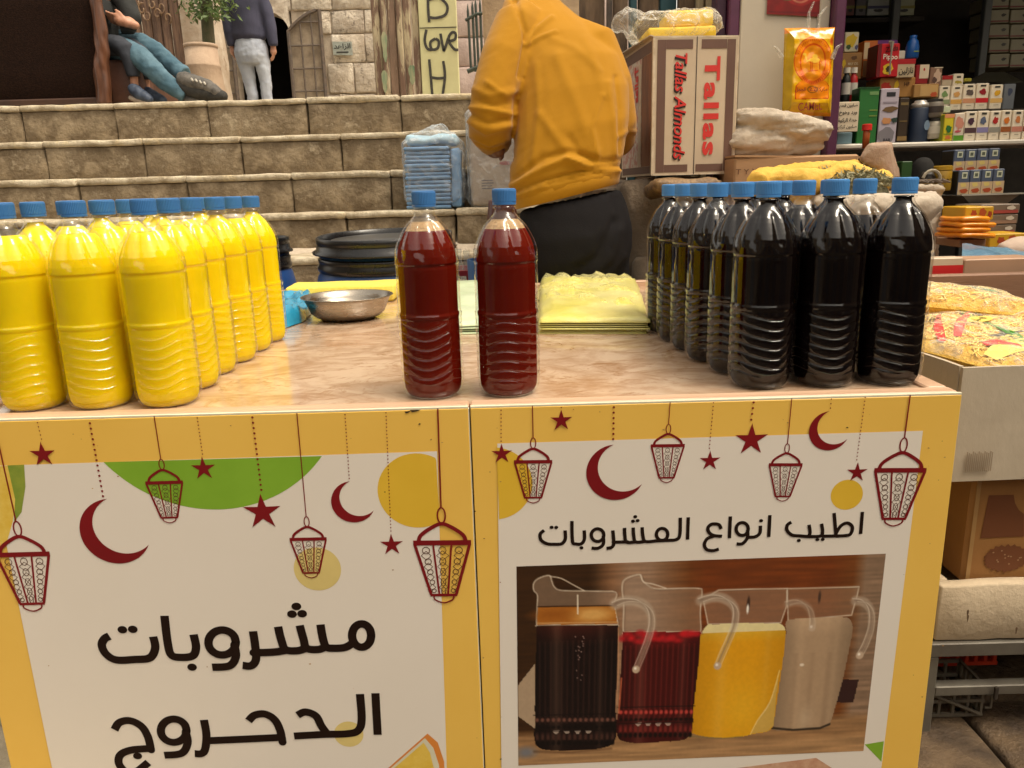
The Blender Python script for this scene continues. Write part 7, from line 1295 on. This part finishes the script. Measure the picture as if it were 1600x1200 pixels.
# rack
rkM = mat('grey angle iron', (.17, .155, .125), (.12, .105, .085), scale=10, rough=.5, metal=.3, bump=.15, wear=(.08, .05, .03), wscale=12, wamt=.25)
rz1 = lzb-.002; rx0 = PY(1452, 1010, 1.38).x; rk = thing('metal_rack', 'grey angle-iron rack holding the cartons beside the cart', 'rack', (rx0+.4, 1.38, 0.045))
rzb2 = PY(1500, 1086, 1.36).z; lw = .030
for y_ in (1.355, 1.93):
    for x_ in (rx0-.012, 1.72): obj('leg', MB().bbox((x_, y_, .045), (x_+.020, y_+.028, rz1-.031), .002), rkM, rk)
    obj('top_rail', MB().bbox((rx0-.012, y_-.002, rz1-.030), (1.75, y_+.028, rz1), .002), rkM, rk); obj('lower_rail', MB().bbox((rx0+.009, y_+.002, rzb2), (1.72, y_+.026, rzb2+.022), .002), rkM, rk)
for z_ in (rz1-.0295, rzb2): obj('side_rail', MB().bbox((rx0-.010, 1.386, z_), (rx0+.006, 1.928, z_+.028), .002), rkM, rk)
obj('rack_joint', MB().bbox((PY(1560, 1070, 1.34).x, 1.346, rzb2-.003), (PY(1566, 1070, 1.34).x, 1.352, rzb2+.025), .001), darkgap, rk)
# orange crate inside the rack and grey wire crate under it
def lattice(name, label, x0, x1, y0, y1, z0, z1, m, nx, nzr, tk, group=None):
    t = thing(name, label, 'crate', ((x0+x1)/2, (y0+y1)/2, z0), group)
    for y_ in (y0, y1-tk):
        for k in range(nzr+1): zz = z0+(z1-z0-tk)*k/nzr; obj('crate_rail', MB().box((x0, y_, zz), (x1, y_+tk, zz+tk)), m, t)
        for k in range(nx+1): xx_ = x0+(x1-x0-tk)*k/nx; obj('crate_bar', MB().box((xx_, y_+tk*.1, z0+.001), (xx_+tk*.8, y_+tk*.9, z1-.001)), m, t)
    for k in range(nzr+1): zz = z0+(z1-z0-tk)*k/nzr; obj('crate_rail', MB().box((x0+.001, y0+tk+.001, zz), (x0+tk, y1-tk-.001, zz+tk)).box((x1-tk, y0+tk+.001, zz), (x1-.001, y1-tk-.001, zz+tk)), m, t)
    for k in range(1, 6): yy = y0+(y1-y0)*k/6; obj('crate_bar', MB().box((x0+.002, yy, z0+.001), (x0+tk*.9, yy+tk, z1-.001)).box((x1-tk, yy, z0+.001), (x1-.002, yy+tk, z1-.001)), m, t)
    return t
ocM = mat('orange crate plastic', s8(206, 62, 20), s8(190, 50, 16), scale=5, rough=.4)
oc0, oc1 = PY(1448, 1050, 1.5).x, PY(1556, 1050, 1.5).x
oz1 = rz1-.036; oz0 = rzb2+.0
oc = lattice('orange_crate', 'orange plastic crate inside the metal rack', oc0, oc1, 1.5, 1.85, oz0-.03, oz1, ocM, 7, 3, .009); obj('crate_panel', MB().box((oc0+.01, 1.495, oz0+.02), (PY(1486, 1050, 1.5).x, 1.499, oz1-.004)).box((PY(1534, 1050, 1.5).x, 1.495, oz0+.0), (PY(1553, 1050, 1.5).x, 1.499, oz1-.004)).box((PY(1488, 1050, 1.5).x, 1.494, (oz0+oz1)/2), (PY(1533, 1050, 1.5).x, 1.4985, (oz0+oz1)/2+.012)), ocM, oc); obj('crate_floor', MB().box((oc0+.01, 1.51, oz0-.03), (oc1-.01, 1.84, oz0-.025)), ocM, oc)
gcM = mat('grey crate plastic', (.17, .15, .11), (.12, .10, .075), rough=.5); gc0, gc1 = PY(1440, 1120, 1.5).x, PY(1525, 1120, 1.5).x
gcz0 = .055; gcz1 = rzb2-.004; gc0, gc1 = PY(1440, 1120, 1.4).x, PY(1525, 1120, 1.4).x
gcr = lattice('grey_crate', 'grey lattice crate on the paving under the orange crate', gc0, gc1+.01, 1.395, 1.49, gcz0, gcz1, gcM, 4, 2, .007)
obj('crate_brace', MB().tube([(gc0, 1.389, gcz1-.01), (gc1, 1.389, gcz0+.01)], .004, 5), gcM, gcr); obj('crate_brace', MB().tube([(gc1+.012, 1.396, gcz0+.05), (gc1+.025, 1.396, gcz0+.05), (gc1+.025, 1.396, gcz0+.02), (gc1+.012, 1.396, gcz0+.02)], .003, 5), gcM, gcr)
